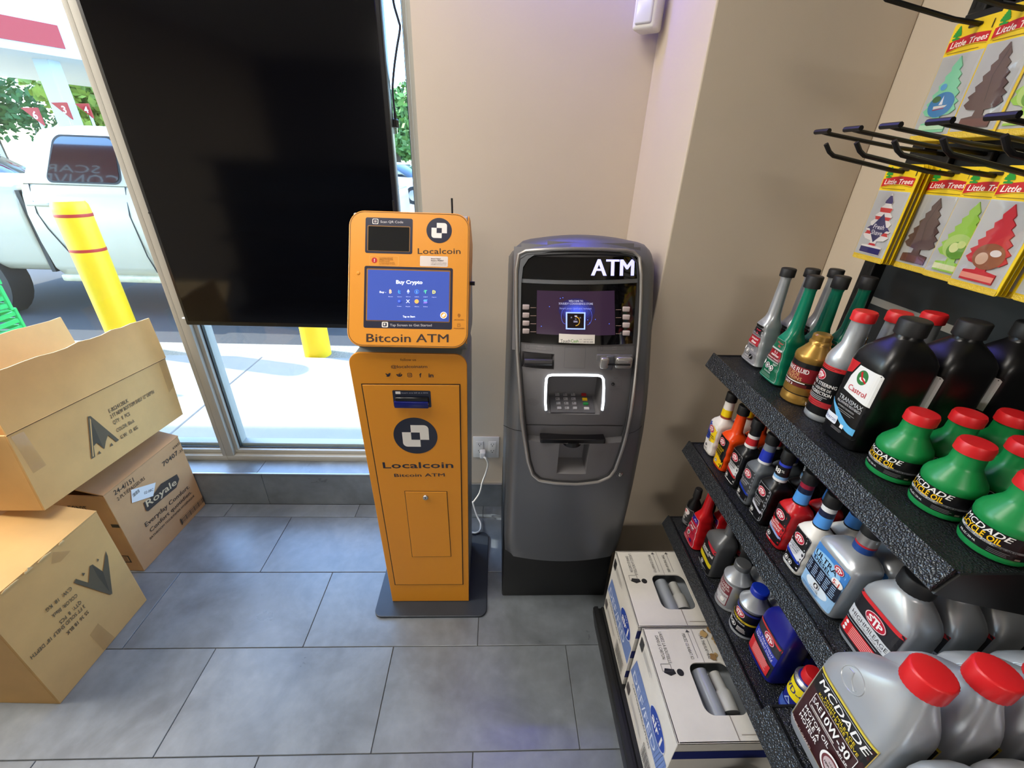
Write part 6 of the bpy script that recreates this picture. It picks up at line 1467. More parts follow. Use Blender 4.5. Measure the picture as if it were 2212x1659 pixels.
def b_ultra(t):
    b_quart(t, P_SIL, P_CAP, lab_ultra, a0=0.043, b0=0.030, h=0.192, capr=0.0165, capoy=0.008, capox=0.004, sh=0.112, nz=0.134)
    rf = lambda z: 0.0156
    sleeve(t, rf, [(0.128, 0.131, M_trim2), (0.131, 0.146, ink(24, 66, 140)), (0.146, 0.150, ink(190, 34, 44)), (0.150, 0.170, M_trim2)], oy=0.008)
    for o in t.children:
        if o.name.startswith('neck_sleeve'): o.location.x = 0.004
def lab_high(a):
    Wd = 0.040; a.rect(-Wd, 0.012, Wd, 0.108, ink(34, 34, 38), 0.004); a.rect(-Wd, 0.101, Wd, 0.108, ink(206, 40, 46)); a.poly([(-Wd, 0.052), (Wd, 0.052), (Wd, 0.070), (-Wd, 0.074)], ink(206, 208, 210)); a.text('HIGHMILEAGE', 0.0, 0.0635, 0.0078, ink(30, 30, 36), w=0.068); a.text('OIL TREATMENT + STOP LEAK', 0.0, 0.0555, 0.0036, ink(40, 40, 46), w=0.060); logo_oval(a, 0.002, 0.086, 0.0195, 0.0125); a.rect(-Wd + 0.003, 0.020, Wd - 0.004, 0.044, ink(206, 42, 46)); a.bars(-0.020, 0.041, 0.030, 6, 0.0011, 0.0036, ink(246, 200, 196)); 
    for k in range(3): a.ell(-0.030, 0.040 - 0.0075 * k, 0.003, 0.003, M_W, 12)
    a.bars(-0.036, 0.049, 0.03, 1, 0.001, 0.003, GRYL)
def lab_steer(a):
    Wd = 0.030; a.rect(-Wd, 0.010, Wd, 0.098, M_K, 0.002); a.poly([(-0.010, 0.098), (Wd, 0.098), (Wd, 0.082), (-0.004, 0.090)], ink(190, 34, 52)); a.text('Steer Seal', 0.003, 0.072, 0.0095, M_W, w=0.048, bold=0.014); a.poly([(-Wd, 0.038), (Wd, 0.032), (Wd, 0.046), (-Wd, 0.054)], ink(210, 190, 30)); a.bars(-0.022, 0.064, 0.022, 2, 0.0014, 0.004, M_W); hazard(a, -0.006, 0.026, 0.006); a.bars(-0.024, 0.018, 0.02, 2, 0.001, 0.003, GRYL)
def lab_treat(a):
    trap(a, ink(222, 200, 206)); trap(a, ink(168, 30, 52), 0.100, 0.0008); a.poly([(-0.016, 0.082), (0.016, 0.082), (0.0135, 0.0985), (-0.0135, 0.0985)], ink(30, 30, 140)); a.text('gas', 0.002, 0.0895, 0.007, M_W, bold=0.01, shear=0.2); a.text('antifreeze', 0.0, 0.071, 0.0068, M_W, maxw=0.030, bold=0.012, shear=0.1); a.text('antigel', 0.0, 0.061, 0.0052, M_W, bold=0.01); a.bars(-0.016, 0.055, 0.016, 2, 0.0014, 0.004, ink(90, 130, 150)); a.ell(-0.018, 0.048, 0.003, 0.0048, M_W, 14); hazard(a, -0.006, 0.036, 0.0066); a.text('DANGER', -0.004, 0.0255, 0.0036, M_W, bold=0.01); a.ell(0.012, 0.022, 0.0055, 0.0055, ink(40, 36, 130)); a.bars(-0.020, 0.017, 0.004, 2, 0.0008, 0.0024, ink(222, 180, 190))
def lab_oil(a):
    Wd = 0.038; a.rect(-Wd, 0.014, Wd, 0.118, ink(40, 42, 50), 0.002); a.poly([(-Wd, 0.1165), (-Wd, 0.112), (Wd, 0.106), (Wd, 0.1125)], ink(206, 40, 46)); a.poly([(-Wd, 0.066), (Wd, 0.058), (Wd, 0.082), (-Wd, 0.090)], ink(30, 50, 176)); a.text('OIL TREATMENT', 0.0, 0.0785, 0.0064, M_W, w=0.060, rot=-0.1); a.text("TRAITEMENT D'HUILE", 0.0, 0.0685, 0.0064, M_W, w=0.062, rot=-0.1, bold=0.01); logo_oval(a, 0.004, 0.100, 0.0165, 0.0120); a.poly([(-Wd + 0.002, 0.020), (Wd - 0.004, 0.018), (Wd - 0.004, 0.048), (-Wd + 0.002, 0.056)], ink(212, 50, 54)); a.bars(-0.022, 0.050, 0.028, 7, 0.0011, 0.0040, ink(246, 200, 196))
def b_cone(t, m, capm, lab, r=0.0315, h=0.142, neck=0.0155, capz=0.126):
    B = Bottle([(0, r - 0.002, r - 0.002, 2), (0.001, r, r, 2), (0.004, r, r, 2), (0.006, r - 0.0015, r - 0.0015, 2), (0.088, r - 0.0015, r - 0.0015, 2), (0.091, r, r, 2), (0.094, r, r, 2), (0.097, r - 0.003, r - 0.003, 2), (0.120, neck, neck, 2), (capz + 0.002, neck, neck, 2)])
    B.body(m).build('body', t); MB().lathe([(neck + 0.001, capz), (neck + 0.003, capz + 0.001), (neck + 0.003, h - 0.002), (neck + 0.001, h), (0.001, h)], 28, capm).build('cap', t)
    a = Art(0.0004); lab(a); a.build('label', t, B.wrap(), dmax=0.004)
def lab_can(a):
    a.rect(-0.08, 0.008, 0.08, 0.086, P_SIL); a.rect(-0.026, 0.012, 0.020, 0.082, ink(120, 40, 50), 0.003); a.rect(-0.024, 0.014, 0.018, 0.050, ink(196, 196, 198)); a.text('POWER', -0.003, 0.074, 0.007, M_W, bold=0.012); a.text('STEERING', -0.003, 0.065, 0.006, M_W, bold=0.01, maxw=0.038); a.text('FLUID', -0.003, 0.057, 0.006, M_W, bold=0.01); a.text('DIRECTION', -0.003, 0.042, 0.006, ink(120, 30, 40), maxw=0.038); a.ell(0.008, 0.030, 0.005, 0.007, M_W, 16); a.bars(-0.020, 0.024, 0.0, 2, 0.001, 0.003, M_K)
def lab_brakecan(a):
    a.rect(-0.08, 0.008, 0.08, 0.086, ink(16, 17, 26)); a.rect(-0.08, 0.076, 0.08, 0.082, ink(40, 50, 140)); logo_oval(a, 0.0, 0.066, 0.0145, 0.0110); a.rect(-0.08, 0.047, 0.08, 0.053, ink(230, 200, 40)); a.text('BRAKE FLUID', 0.0, 0.0500, 0.0042, M_K, w=0.040, bold=0.01); a.text('LIQUIDE DE FREINS', 0.0, 0.0415, 0.0042, M_W, w=0.042); hazard(a, -0.016, 0.027, 0.007); hazard(a, -0.002, 0.026, 0.007); a.bars(0.008, 0.030, 0.028, 4, 0.0012, 0.0036, M_W)
def b_spray(t):
    r = 0.0265; MB().lathe([(r - 0.003, 0.0), (r, 0.001), (r, 0.004), (r - 0.001, 0.006), (r - 0.001, 0.094), (r, 0.096), (r, 0.099), (r - 0.004, 0.104), (r - 0.006, 0.106)], 32, mat('spray_blue', srgb(30, 40, 132), 0.3)).build('body', t)
    MB().lathe([(r - 0.003, 0.098), (r + 0.0005, 0.0975), (r + 0.0005, 0.101), (r - 0.004, 0.105), (r - 0.006, 0.104)], 32, M_silver).build('rim', t); MB().lathe([(0.0185, 0.103), (0.0185, 0.122), (0.016, 0.126), (0.001, 0.127)], 28, P_RED).build('cap', t)
    a = Art(0.0004); R2 = r - 0.001; a.rect(-0.08, 0.040, 0.08, 0.090, ink(30, 38, 128)); a.poly(rrect(-0.034, 0.052, 0.030, 0.092, 0.008), ink(246, 222, 20)); a.text('WD-40', -0.002, 0.0720, 0.015, ink(36, 34, 110), w=0.058, bold=0.02); a.rect(-0.08, 0.008, 0.08, 0.028, ink(70, 100, 180)); a.poly([(-0.012, 0.034), (0.004, 0.034), (-0.004, 0.050)], ink(170, 190, 220)); a.poly([(-0.009, 0.0355), (0.001, 0.0355), (-0.004, 0.046)], ink(40, 56, 140)); a.bars(0.012, 0.046, 0.030, 2, 0.004, 0.008, ink(150, 140, 90)); a.text('C', 0.012, 0.034, 0.010, M_W, bold=0.01)
    a.build('label', t, lambda u, v, o: Vector(((R2 + o) * math.sin(u / R2), -(R2 + o) * math.cos(u / R2), v)), dmax=0.004)
def b_slim(t):
    B = Bottle([(0, 0.017, 0.017, 2), (0.003, 0.0195, 0.0195, 2), (0.074, 0.0195, 0.0195, 2), (0.084, 0.018, 0.018, 2), (0.098, 0.0105, 0.0105, 2), (0.112, 0.0095, 0.0095, 2)]); B.body(P_BLK).build('body', t)
    MB().lathe([(0.0098, 0.108), (0.0118, 0.1085), (0.0105, 0.137), (0.009, 0.139)], 24, P_CAP).build('cap', t)
    a = Art(0.0004); a.rect(-0.022, 0.008, 0.022, 0.068, ink(190, 190, 190), 0.003); a.rect(-0.0212, 0.0088, 0.0212, 0.0672, ink(52, 54, 56), 0.003); a.ell(0.002, 0.054, 0.010, 0.010, ink(226, 214, 212)); a.ell(-0.003, 0.055, 0.006, 0.005, ink(210, 120, 120)); a.text('FUEL', 0.0, 0.040, 0.006, M_W, bold=0.01); hazard(a, -0.004, 0.028, 0.006); a.bars(-0.014, 0.019, 0.014, 3, 0.001, 0.003, GRYL)
    a.build('label', t, B.wrap(), dmax=0.004)
def lab_motor(a):
    Wd = 0.046; a.rect(-Wd, 0.020, Wd, 0.136, ink(206, 180, 90)); a.rect(-Wd + 0.0007, 0.0207, Wd - 0.0007, 0.1353, ink(58, 26, 28)); a.rect(-Wd + 0.0007, 0.100, Wd - 0.0007, 0.1318, ink(26, 24, 24)); a.rect(-Wd + 0.0007, 0.132, Wd - 0.0007, 0.1353, ink(216, 196, 70))
    a.bars(-0.040, 0.1290, 0.040, 1, 0.0010, 0.002, GRYL, False); a.text('MCDADE', 0.002, 0.1205, 0.0118, M_W, w=0.078, bold=0.018, shear=0.22); a.text('HIGH MILEAGE', 0.004, 0.1105, 0.0046, ink(222, 196, 40), w=0.050, bold=0.014); a.text('KILOMETRAGE ELEVE', 0.004, 0.1045, 0.0046, ink(222, 196, 40), w=0.066, bold=0.014)
    a.frame(-0.032, 0.073, 0.040, 0.100, 0.0007, M_W, 0.002); a.text('SAE', -0.023, 0.0885, 0.0092, M_W, w=0.015); a.text('10W-30', 0.010, 0.0885, 0.0135, M_W, w=0.046, bold=0.018); a.text('API SP', 0.028, 0.0765, 0.0040, M_W, w=0.016, bold=0.01); a.bars(-0.028, 0.0780, 0.014, 1, 0.0024, 0.003, ink(206, 196, 190), False)
    a.text('MOTOR OIL', -0.010, 0.0650, 0.0070, M_W, w=0.046, bold=0.016); a.text('HUILE A', -0.016, 0.0555, 0.0070, M_W, w=0.034, bold=0.016); a.text('MOTEUR', -0.016, 0.0460, 0.0070, M_W, w=0.034, bold=0.016)
    a.ell(0.026, 0.048, 0.0165, 0.0165, M_W); a.ell(0.026, 0.048, 0.0135, 0.0135, ink(110, 50, 54)); a.ell(0.026, 0.048, 0.0105, 0.0105, ink(190, 170, 170)); a.text('SAE', 0.026, 0.052, 0.003, M_K); a.text('10W-30', 0.026, 0.0455, 0.0034, M_K, bold=0.01); a.text('946 mL (1 QUART)', -0.020, 0.0285, 0.0038, ink(220, 200, 200), w=0.040)
def b_motor(t):
    a0, b0 = 0.053, 0.033; R_ = [(0, a0 - 0.008, b0 - 0.006, 4), (0.004, a0 - 0.002, b0 - 0.001, 5), (0.012, a0, b0, 5.5), (0.080, a0, b0, 5.5), (0.146, a0 - 0.001, b0, 5)]
    for i in range(1, 9):
        q = i / 8; e = q * q * (3 - 2 * q); R_.append((0.146 + 0.070 * (1 - (1 - q) ** 1.35), (a0) * (1 - e) + 0.0175 * e, b0 * (1 - e) + 0.0175 * e, 4.5 * (1 - e) + 2 * e, 0.0, 0.020 * e))
    R_.append((0.226, 0.0172, 0.0172, 2, 0.0, 0.0205)); B = Bottle(R_); B.body(P_SIL).build('body', t); ribbed_cap(t, 0.0212, 0.222, 0.246, P_RED, 30, 0.0, 0.0205)
    a = Art(0.0006); lab_motor(a); a.build('label', t, B.front(), dmax=0.006)
    a = Art(0.0006); M_em = P_SIL; f = B.front()
    MB().tube([f(x, z, 0.0) for x, z in ell(-0.012, 0.168, 0.0155, 0.014, 28)], 0.0009, P_SIL, 6, closed=True).build('embossed_ring', t)
    MB().tube([f(x, z, 0.0) for x, z in ((-0.022, 0.174), (-0.016, 0.176), (-0.013, 0.168), (-0.004, 0.160), (-0.002, 0.163))], 0.0009, P_SIL, 6).build('embossed_spout', t)

def row(name, label, builder, x, y, z, deep, dx, group, dy=0.0, behind=None, rz=0.0):
    """a front bottle and the ones standing behind it on the shelf"""
    t = thing(name, label, 'bottle', (x, y, z + 0.0006), -PI / 2 + rz, group); builder(t)
    for k in range(1, deep):
        copy_tree(t, (x + dx * k, y + dy * k, z + 0.0006), -PI / 2 + rz * (1 - 0.5 * k), (behind or label) + (', second in its row', ', third in its row', ', fourth in its row')[k - 1], group)
    return t
G1, G2, G3, G4 = 'bottles on the top shelf', 'bottles on the second shelf', 'bottles on the third shelf', 'motor oil bottles on the jutting shelf'
row('additive_bottle', 'silver injector cleaner bottle with long neck, front of its row', lambda t: b_additive(t, P_SIL, lab_injector, 0.230), 0.640, 0.922, T1, 3, 0.056, G1, behind='silver long-necked bottle behind the injector cleaner', dy=0.002)
row('additive_bottle', 'teal green fuel stabilizer bottle with long neck, front of its row', lambda t: b_additive(t, P_GRN, lab_stabilizer, 0.236), 0.634, 0.829, T1, 3, 0.058, G1, behind='teal green long-necked bottle behind the fuel stabilizer', dy=0.002)
row('brake_fluid_bottle', 'gold brake fluid bottle with dark label, front of its row', b_gold, 0.630, 0.745, T1, 2, 0.069, G1, behind='gold bottle behind the brake fluid')
row('steering_fluid_bottle', 'silver power steering bottle with red cap, front of its row', b_steering, 0.632, 0.678, T1, 3, 0.062, G1, behind='silver red-capped bottle behind the power steering fluid')
row('transmission_fluid_bottle', 'black transmission fluid bottle with white crest label, front of its row', lambda t: b_quart(t, P_BLK, P_CAP, lab_trans), 0.644, 0.600, T1, 3, 0.0935, G1, behind='black bottle behind the transmission fluid', dy=-0.002)
row('two_cycle_oil', 'green two-cycle oil bottle standing next to the black transmission fluid', b_cycle, 0.632, 0.512, T1, 3, 0.072, G1, behind='green oil bottle behind the one next to the transmission fluid', rz=0.12)
row('two_cycle_oil', 'green two-cycle oil bottle in the middle of the three in front', b_cycle, 0.638, 0.438, T1, 3, 0.073, G1, behind='green oil bottle behind the middle one', rz=0.12)
row('two_cycle_oil', 'green two-cycle oil bottle at the end of the top shelf', b_cycle, 0.642, 0.366, T1, 3, 0.073, G1, behind='green oil bottle behind the one at the shelf end', rz=0.12)
# second shelf
P_WHT = pl_('white', (226, 222, 214), 0.3); P_ORG = pl_('orange', (236, 74, 18), 0.28); P_GRY = pl_('grey', (92, 98, 104), 0.35); P_RB = pl_('red_bottle', (190, 24, 30), 0.25); P_BB = pl_('blue_bottle', (22, 26, 126), 0.3); P_GRS = pl_('steer_grey', (104, 106, 108), 0.35, 0.4)
yb_ = [(0.114, 0.120, ink(150, 70, 50)), (0.120, 0.140, ink(240, 210, 20)), (0.140, 0.163, ink(232, 228, 222))]
row('treatment_bottle', 'white treatment bottle with yellow neck band, front of its row', lambda t: b_stp(t, P_WHT, lab_white_yellow, yb_), 0.606, 0.921, T2, 2, 0.060, G2, behind='white bottle behind the one with the yellow neck band')
row('treatment_bottle', 'orange octane booster bottle with yellow and black label, front of its row', lambda t: b_stp(t, P_ORG, lab_orange, None), 0.604, 0.858, T2, 2, 0.060, G2, behind='orange bottle behind the octane booster')
redb = [(0.112, 0.120, ink(228, 224, 222)), (0.120, 0.138, ink(196, 36, 44)), (0.138, 0.146, ink(226, 222, 220)), (0.146, 0.164, M_K)]
row('treatment_bottle', 'black treatment bottle with red and white neck band, front of its row', lambda t: b_stp(t, P_BLK, lab_stp(ink(214, 214, 214), ink(80, 80, 84), M_K, (('CARBON', 0.0042, M_K), ('CLEANER', 0.0042, M_K)), ink(196, 40, 46)), redb), 0.606, 0.797, T2, 3, 0.060, G2, behind='black bottle behind the one with the red and white neck band')
bluw = [(0.112, 0.119, ink(226, 226, 228)), (0.119, 0.146, ink(36, 56, 180)), (0.146, 0.164, ink(120, 128, 138))]
row('treatment_bottle', 'grey fuel system cleaner bottle with blue neck band, front of its row', lambda t: b_stp(t, P_GRY, lab_stp(ink(58, 60, 64), ink(120, 124, 128), None, (('FUEL SYSTEM', 0.0038, GRYL), ('CLEANER', 0.0038, GRYL)), BLU), bluw), 0.606, 0.738, T2, 2, 0.060, G2, behind='grey bottle behind the fuel system cleaner')
b88 = [(0.112, 0.119, ink(230, 232, 234)), (0.119, 0.126, ink(130, 180, 226)), (0.126, 0.150, M_K), (0.150, 0.156, ink(50, 70, 200)), (0.156, 0.164, M_K)]
def make88(t):
    b_stp(t, P_BLK, lab_stp(ink(20, 20, 22), ink(150, 154, 160), None, (('COMPLETE FUEL', 0.0036, GRYL), ('SYSTEM', 0.0036, GRYL), ('CLEANER', 0.0036, GRYL)), ink(206, 206, 216)), b88)
    a = Art(0.0006); a.text('88', 0.0, 0.138, 0.0115, M_W, bold=0.02); a.text('%', 0.0115, 0.140, 0.006, M_W)
    a.build('neck_lettering', t, lambda u, v, o: Vector(((0.0128 + o) * math.sin(u / 0.0128), -(0.0128 + o) * math.cos(u / 0.0128), v)), dmax=0.003)
row('treatment_bottle', 'black fuel cleaner bottle with 88 on its neck band, front of its row', make88, 0.606, 0.680, T2, 2, 0.060, G2, behind='black bottle behind the one marked 88')
sk = lambda top: [(0.112, 0.116, M_K), (0.116, 0.140, SKY), (0.140, 0.152, ink(20, 30, 60)), (0.152, 0.164, top)]
row('treatment_bottle', 'red gas treatment bottle with blue neck band, front of its row', lambda t: b_stp(t, P_RB, lab_stp(ink(196, 30, 36), ink(70, 16, 22), M_K, (('GAS', 0.0048, M_W), ('TREATMENT', 0.0046, M_W), ("D'ESSENCE", 0.0044, M_W)), ink(150, 170, 220)), sk(ink(150, 24, 50))), 0.606, 0.612, T2, 2, 0.060, G2, behind='red bottle behind the gas treatment')
row('treatment_bottle', 'white injector treatment bottle with blue neck band, front of its row', lambda t: b_stp(t, P_WHT, lab_stp(ink(226, 226, 230), ink(60, 60, 70), M_K, (('COMPLETE', 0.0034, ink(40, 44, 60)), ('INJECTOR', 0.0034, ink(40, 44, 60)), ('CLEANER', 0.0034, ink(40, 44, 60))), BLU, hz=2), sk(ink(232, 232, 232))), 0.606, 0.551, T2, 3, 0.060, G2, behind='white bottle behind the one with the blue neck band')
row('diesel_treatment_jug', 'silver diesel treatment jug with blue label, front of its row', b_ultra, 0.614, 0.484, T2, 3, 0.064, G2, behind='silver jug behind the blue-labelled diesel treatment')
row('high_mileage_bottle', 'silver engine treatment bottle with red-striped label, front of its row', lambda t: b_quart(t, P_SIL, P_CAP, lab_high, a0=0.045, b0=0.031, h=0.182, capr=0.023, capox=-0.004, sh=0.104, nz=0.152), 0.618, 0.385, T2, 3, 0.066, G2, behind='silver black-capped bottle behind the engine treatment')
# third shelf
row('slim_bottle', 'slim black round bottle at the end of the third shelf', b_slim, 0.606, 0.937, T3, 2, 0.046, G3, behind='slim black bottle behind the one at the shelf end', rz=0.1)
row('additive_bottle', 'red gas antifreeze bottle with sloping label, front of its row', lambda t: b_additive(t, P_RB, lab_treat, 0.226), 0.598, 0.866, T3, 2, 0.056, G3, behind='red bottle behind the gas antifreeze')
row('steering_sealer_jug', 'grey sealer jug with black and yellow label, front of its row', lambda t: b_quart(t, P_GRS, P_GRS, lab_steer, a0=0.034, b0=0.030, h=0.196, capr=0.014, capoy=0.006, capox=0.008, sh=0.104, nz=0.140), 0.606, 0.775, T3, 2, 0.064, G3, behind='grey jug behind the sealer')
row('metal_bottle', 'silver metal bottle with grey cap and dark red label, front of its row', lambda t: b_cone(t, P_SIL, P_GRS, lab_can), 0.602, 0.676, T3, 2, 0.066, G3, behind='silver metal bottle behind the grey-capped one', rz=0.15)
row('metal_bottle', 'metal bottle with bright blue cap and dark label, front of its row', lambda t: b_cone(t, P_SIL, pl_('cap_blue', (20, 48, 170), 0.35), lab_brakecan), 0.606, 0.608, T3, 2, 0.066, G3, behind='metal bottle behind the blue-capped one', rz=0.15)
row('oil_treatment_jug', 'blue oil treatment jug with red and blue label, front of its row', lambda t: b_quart(t, P_BB, P_BB, lab_oil, a0=0.043, b0=0.031, h=0.222, capr=0.018, capoy=0.004, capox=0.006, sh=0.124, nz=0.186), 0.620, 0.524, T3, 2, 0.066, G3, behind='blue jug behind the oil treatment')
row('spray_can', 'blue and yellow lubricant spray can with red cap, front of its row', b_spray, 0.622, 0.438, T3, 2, 0.056, G3, behind='blue spray can behind the first one', rz=0.2)
# jutting shelf
row('motor_oil_bottle', 'silver motor oil bottle with dark red label and red cap, front of its row', b_motor, 0.462, 0.256, TB, 4, 0.071, G4, behind='silver red-capped motor oil bottle behind the front one')
row('motor_oil_bottle', 'silver motor oil bottle next along the jutting shelf from the first row', b_motor, 0.470, 0.145, TB, 4, 0.071, G4, behind='silver motor oil bottle in the second row of the jutting shelf')

# ------------------------------------------------------------------ exhaust fluid cartons on the base deck
M_wc = card_mat('white_carton', srgb(214, 210, 202)); M_jug = mat('clear_grey_plastic', srgb(150, 156, 162), 0.25, spec=0.6)
def carton(x, y0, y1, h, label, stained):
    L = y1 - y0; D = 0.250; t = thing('fluid_carton', label, 'box', (x, y1, TD0 + 0.0006), -PI / 2, 'exhaust fluid cartons on the base deck'); T = 0.004
    def W(n, a, b, c, d, e, f): return MB().box(a, b, c, d, e, f, M_wc, 0.001, 1, smooth=False).build(n, t)
    W('front_panel', 0, L, 0, T, 0, h); W('back_panel', 0, L, D - T, D, 0, h); W('end_panel', 0, T, T, D - T, 0, h); W('end_panel', L - T, L, T, D - T, 0, h); W('bottom', T, L - T, T, D - T, 0, T)
    hx0, hx1, hy0, hy1 = L * 0.35, L * 0.80, D * 0.35, D * 0.76
    # top with a rounded cut-out
    outer = [(0, 0), (L, 0), (L, D), (0, D)]; inner = rrect(hx0, hy0, hx1, hy1, 0.022, 6); n = len(inner)
    def out_pt(p):
        cx_, cy_ = (hx0 + hx1) / 2, (hy0 + hy1) / 2; dx, dy = p[0] - cx_, p[1] - cy_; s = []
        if dx > 1e-9: s.append((L - cx_) / dx)
        if dx < -1e-9: s.append(-cx_ / dx)
        if dy > 1e-9: s.append((D - cy_) / dy)
        if dy < -1e-9: s.append(-cy_ / dy)
        k = min(s); return (cx_ + dx * k, cy_ + dy * k)
    ob = [out_pt(p) for p in inner]
    # keep the four corners square
    for cnr in outer:
        i = min(range(n), key=lambda q: (ob[q][0] - cnr[0]) ** 2 + (ob[q][1] - cnr[1]) ** 2); ob[i] = cnr
    rings = [[Vector((px, py, z)) for px, py in P_] for P_, z in ((inner, h - 0.004), (inner, h), (ob, h), (ob, h - 0.004))]
    MB().loft(rings, M_wc, smooth=False, cap0=False, cap1=False).build('top_panel', t)
    j = MB().box(0.012, L - 0.012, 0.012, D - 0.012, T, h - 0.045, M_jug, 0.03, 4).build('inner_jug', t)
    MB().tube([(hx0 + 0.006, hy0 + 0.035, h - 0.030), (hx1 - 0.004, hy0 + 0.040, h - 0.030)], 0.019, M_jug, 16).build('handle', j)
    MB().tube([(hx0 + 0.01, hy1 - 0.028, h - 0.034), (hx0 + 0.05, hy1 - 0.028, h - 0.030), (hx0 + 0.055, hy1 - 0.028, h - 0.030), (hx1 - 0.02, hy1 - 0.028, h - 0.036)], [0.014, 0.014, 0.020, 0.022], mat('grey_spout', srgb(176, 176, 172), 0.4), 16).build('spout', j)
    # print on the front
    a = Art(0.0005); Bl = ink(112, 136, 190, 0.6); Bl2 = ink(30, 66, 160, 0.5); bt, bb = h * 0.62, h * 0.36
    a.poly([(0.004, bb), (L - 0.004, bb * 0.98), (L - 0.004, bt), (0.02, bt)], Bl)
    for k in range(26): a.line([(0.01 + (L - 0.02) * k / 26, bb + 0.001), (0.01 + (L - 0.02) * k / 26 + 0.012, bt - 0.001)], 0.0007, ink(150, 168, 208, 0.6))
    a.text('DEF/FED', L * 0.44, bb + 0.024, 0.030, ink(206, 214, 232, 0.6), w=L * 0.70, bold=0.0); a.text('CAUTION/PRÉCAUTION', L * 0.42, bb - 0.014, 0.012, ink(110, 112, 120, 0.6), w=L * 0.58, bold=0.006)
    a.ell(L * 0.72, bt + 0.012, 0.050, 0.034, ink(214, 218, 226), 32); a.ell(L * 0.72, bt + 0.012, 0.0475, 0.0315, Bl2, 32); a.text('air', L * 0.72 - 0.010, bt + 0.008, 0.026, M_W, w=0.044, bold=0.024); a.text('1', L * 0.72 + 0.026, bt + 0.010, 0.034, M_W, bold=0.024)
    for k in range(4): a.ell(L * 0.72 - 0.012 + 0.007 * k, bt + 0.030 + 0.003 * math.sin(k), 0.0022, 0.0022, M_W, 10)
    a.rect(0.012, h - 0.055, 0.034, h - 0.018, ink(50, 50, 52)); a.bars(0.040, h - 0.030, 0.110, 5, 0.0016, 0.0044, ink(150, 150, 150)); a.rect(0.008, 0.030, 0.032, 0.062, ink(90, 84, 84)); a.bars(0.040, 0.052, L * 0.55, 3, 0.002, 0.007, ink(160, 160, 164))
    x0 = L * 0.62; a.frame(x0, 0.016, L - 0.020, 0.070, 0.0012, ink(40, 40, 42))
    for k in range(17): a.rect(x0 + 0.004 + (L - 0.028 - x0) * k / 17, 0.020, x0 + 0.004 + (L - 0.028 - x0) * k / 17 + (0.0022 if k % 3 else 0.0012), 0.066, ink(46, 46, 48), same=k > 0)
    a.build('front_printing', t, lambda u, v, o: Vector((u, -o, v)))
    # print on the top
    a = Art(0.0005); G = ink(70, 70, 72, 0.7)
    def tt(s, x, y, hh, w, rot=PI / 2): a.text(s, x, y, hh, G, w=w, rot=0.0)
    a.text('LAISSEZ LA BOUTEILLE', L * 0.20, D * 0.175, 0.0085, G, w=0.080); a.text('DANS LE CARTON', L * 0.20, D * 0.125, 0.0085, G, w=0.060)
    a.build('top_lettering', t, lambda u, v, o: Vector((u, v, h + o))); a = Art(0.0005)
    a.poly([(L * 0.40, D * 0.10), (L * 0.44, D * 0.08), (L * 0.47, D * 0.14), (L * 0.45, D * 0.20), (L * 0.41, D * 0.19)], ink(40, 40, 42)); a.ell(L * 0.44, D * 0.245, 0.0085, 0.0085, ink(40, 40, 42), 18); a.frame(L * 0.36, D * 0.07, L * 0.43, D * 0.17, 0.001, G)
    a.build('pictogram', t, lambda u, v, o: Vector((u, v, h + o))); a = Art(0.0005)
    for yy, s in ((D * 0.44, 'PERCEZ CE RABAT ICI'), (D * 0.62, 'TEAR THIS FLAP HERE')):
        a.line([(L * 0.04, yy + 0.010), (L * 0.31, yy + 0.010)], 0.0012, G); a.poly([(L * 0.02, yy + 0.010), (L * 0.05, yy + 0.016), (L * 0.05, yy + 0.004)], G); a.text(s, L * 0.19, yy - 0.004, 0.008, G, w=0.066)
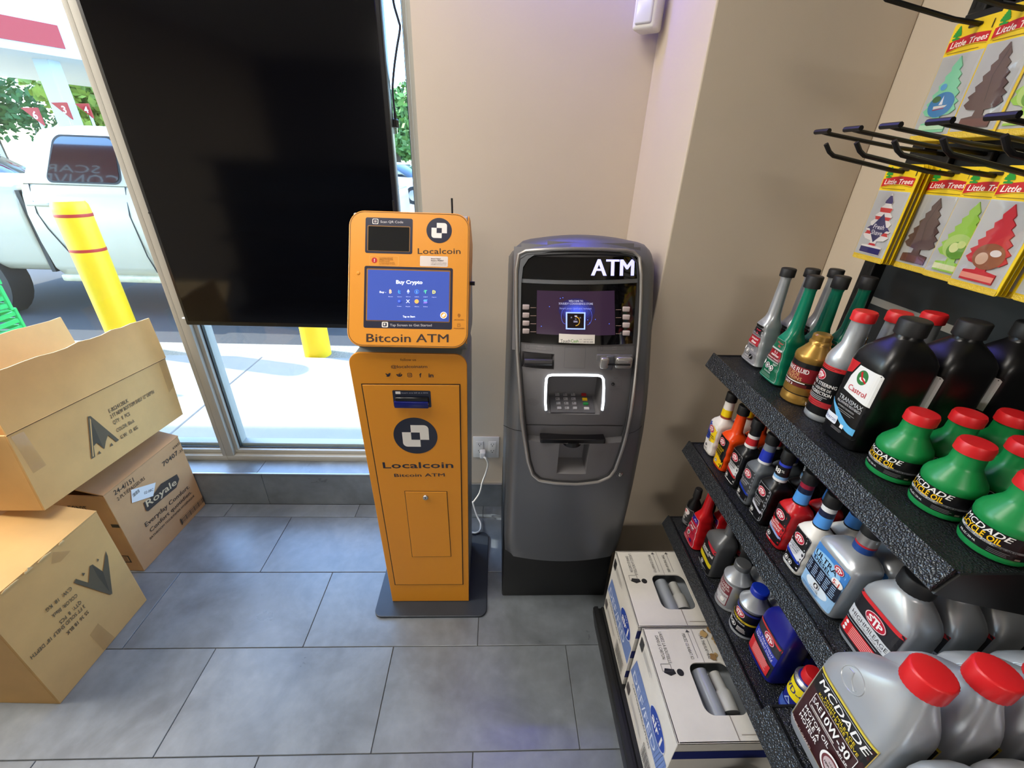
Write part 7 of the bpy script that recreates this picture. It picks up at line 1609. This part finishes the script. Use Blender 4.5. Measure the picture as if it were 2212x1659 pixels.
    a.line([(0.003, D * 0.53), (hx0, D * 0.53)], 0.0016, ink(150, 146, 140)); a.line([(hx1, D * 0.56), (L - 0.003, D * 0.56)], 0.0022, ink(140, 132, 124)); a.line([(L - 0.014, D * 0.60), (L - 0.014, D - 0.004)], 0.0014, ink(150, 140, 130))
    a.build('tear_line_print', t, lambda u, v, o: Vector((u, v, h + o))); a = Art(0.0005)
    a.text('KEEP BOTTLE', L * 0.22, D * 0.90, 0.0085, G, w=0.055); a.ell(L * 0.10, D * 0.85, 0.0085, 0.0085, ink(40, 40, 42), 18); a.poly([(L * 0.03, D * 0.86), (L * 0.08, D * 0.88), (L * 0.07, D * 0.95), (L * 0.02, D * 0.95)], ink(40, 40, 42))
    a.build('top_printing', t, lambda u, v, o: Vector((u, v, h + o)))
    if stained:
        a = Art(0.0012)
        R_ = random.Random(5); Br = ink(176, 146, 96, 0.8); Br2 = ink(140, 108, 66, 0.8)
        for k in range(34):
            q = R_.random(); cx_, cy_ = (L * (0.02 + 0.30 * R_.random()), D * (0.60 + 0.36 * R_.random())) if q < 0.6 else (L * (0.3 + 0.45 * R_.random()), D * (0.86 + 0.10 * R_.random())); rr = 0.004 + 0.009 * R_.random()
            a.poly([(cx_ + rr * (0.6 + 0.6 * R_.random()) * math.cos(b_), cy_ + rr * (0.6 + 0.6 * R_.random()) * math.sin(b_)) for b_ in [2 * PI * i / 11 for i in range(11)]], Br if k % 3 else Br2)
        a.build('stain', t, lambda u, v, o: Vector((u, v, h + o)))['kind'] = 'stuff'
    # navy bands on the near end
    a = Art(0.0005)
    for z in (0.04, 0.14, 0.235): a.rect(0.0, z, D, z + 0.035, ink(34, 44, 110, 0.5))
    a.build('end_printing', t, lambda u, v, o: Vector((L + o, u, v)))
carton(0.408, 0.708, 0.964, 0.288, 'clean white exhaust fluid carton beside the cash machine', False)
carton(0.412, 0.436, 0.694, 0.305, 'white exhaust fluid carton with a brown stain on its top', True)
t = thing('washer_jug', 'dark capped jug behind the stained white carton', 'bottle', (0.56, 0.32, TD0 + 0.0006), -PI / 2); b_quart(t, P_BLK, P_CAP, lambda a: a.rect(-0.03, 0.03, 0.03, 0.12, ink(60, 60, 64), 0.003), a0=0.05, b0=0.06, h=0.30, capr=0.024, sh=0.20, nz=0.262)
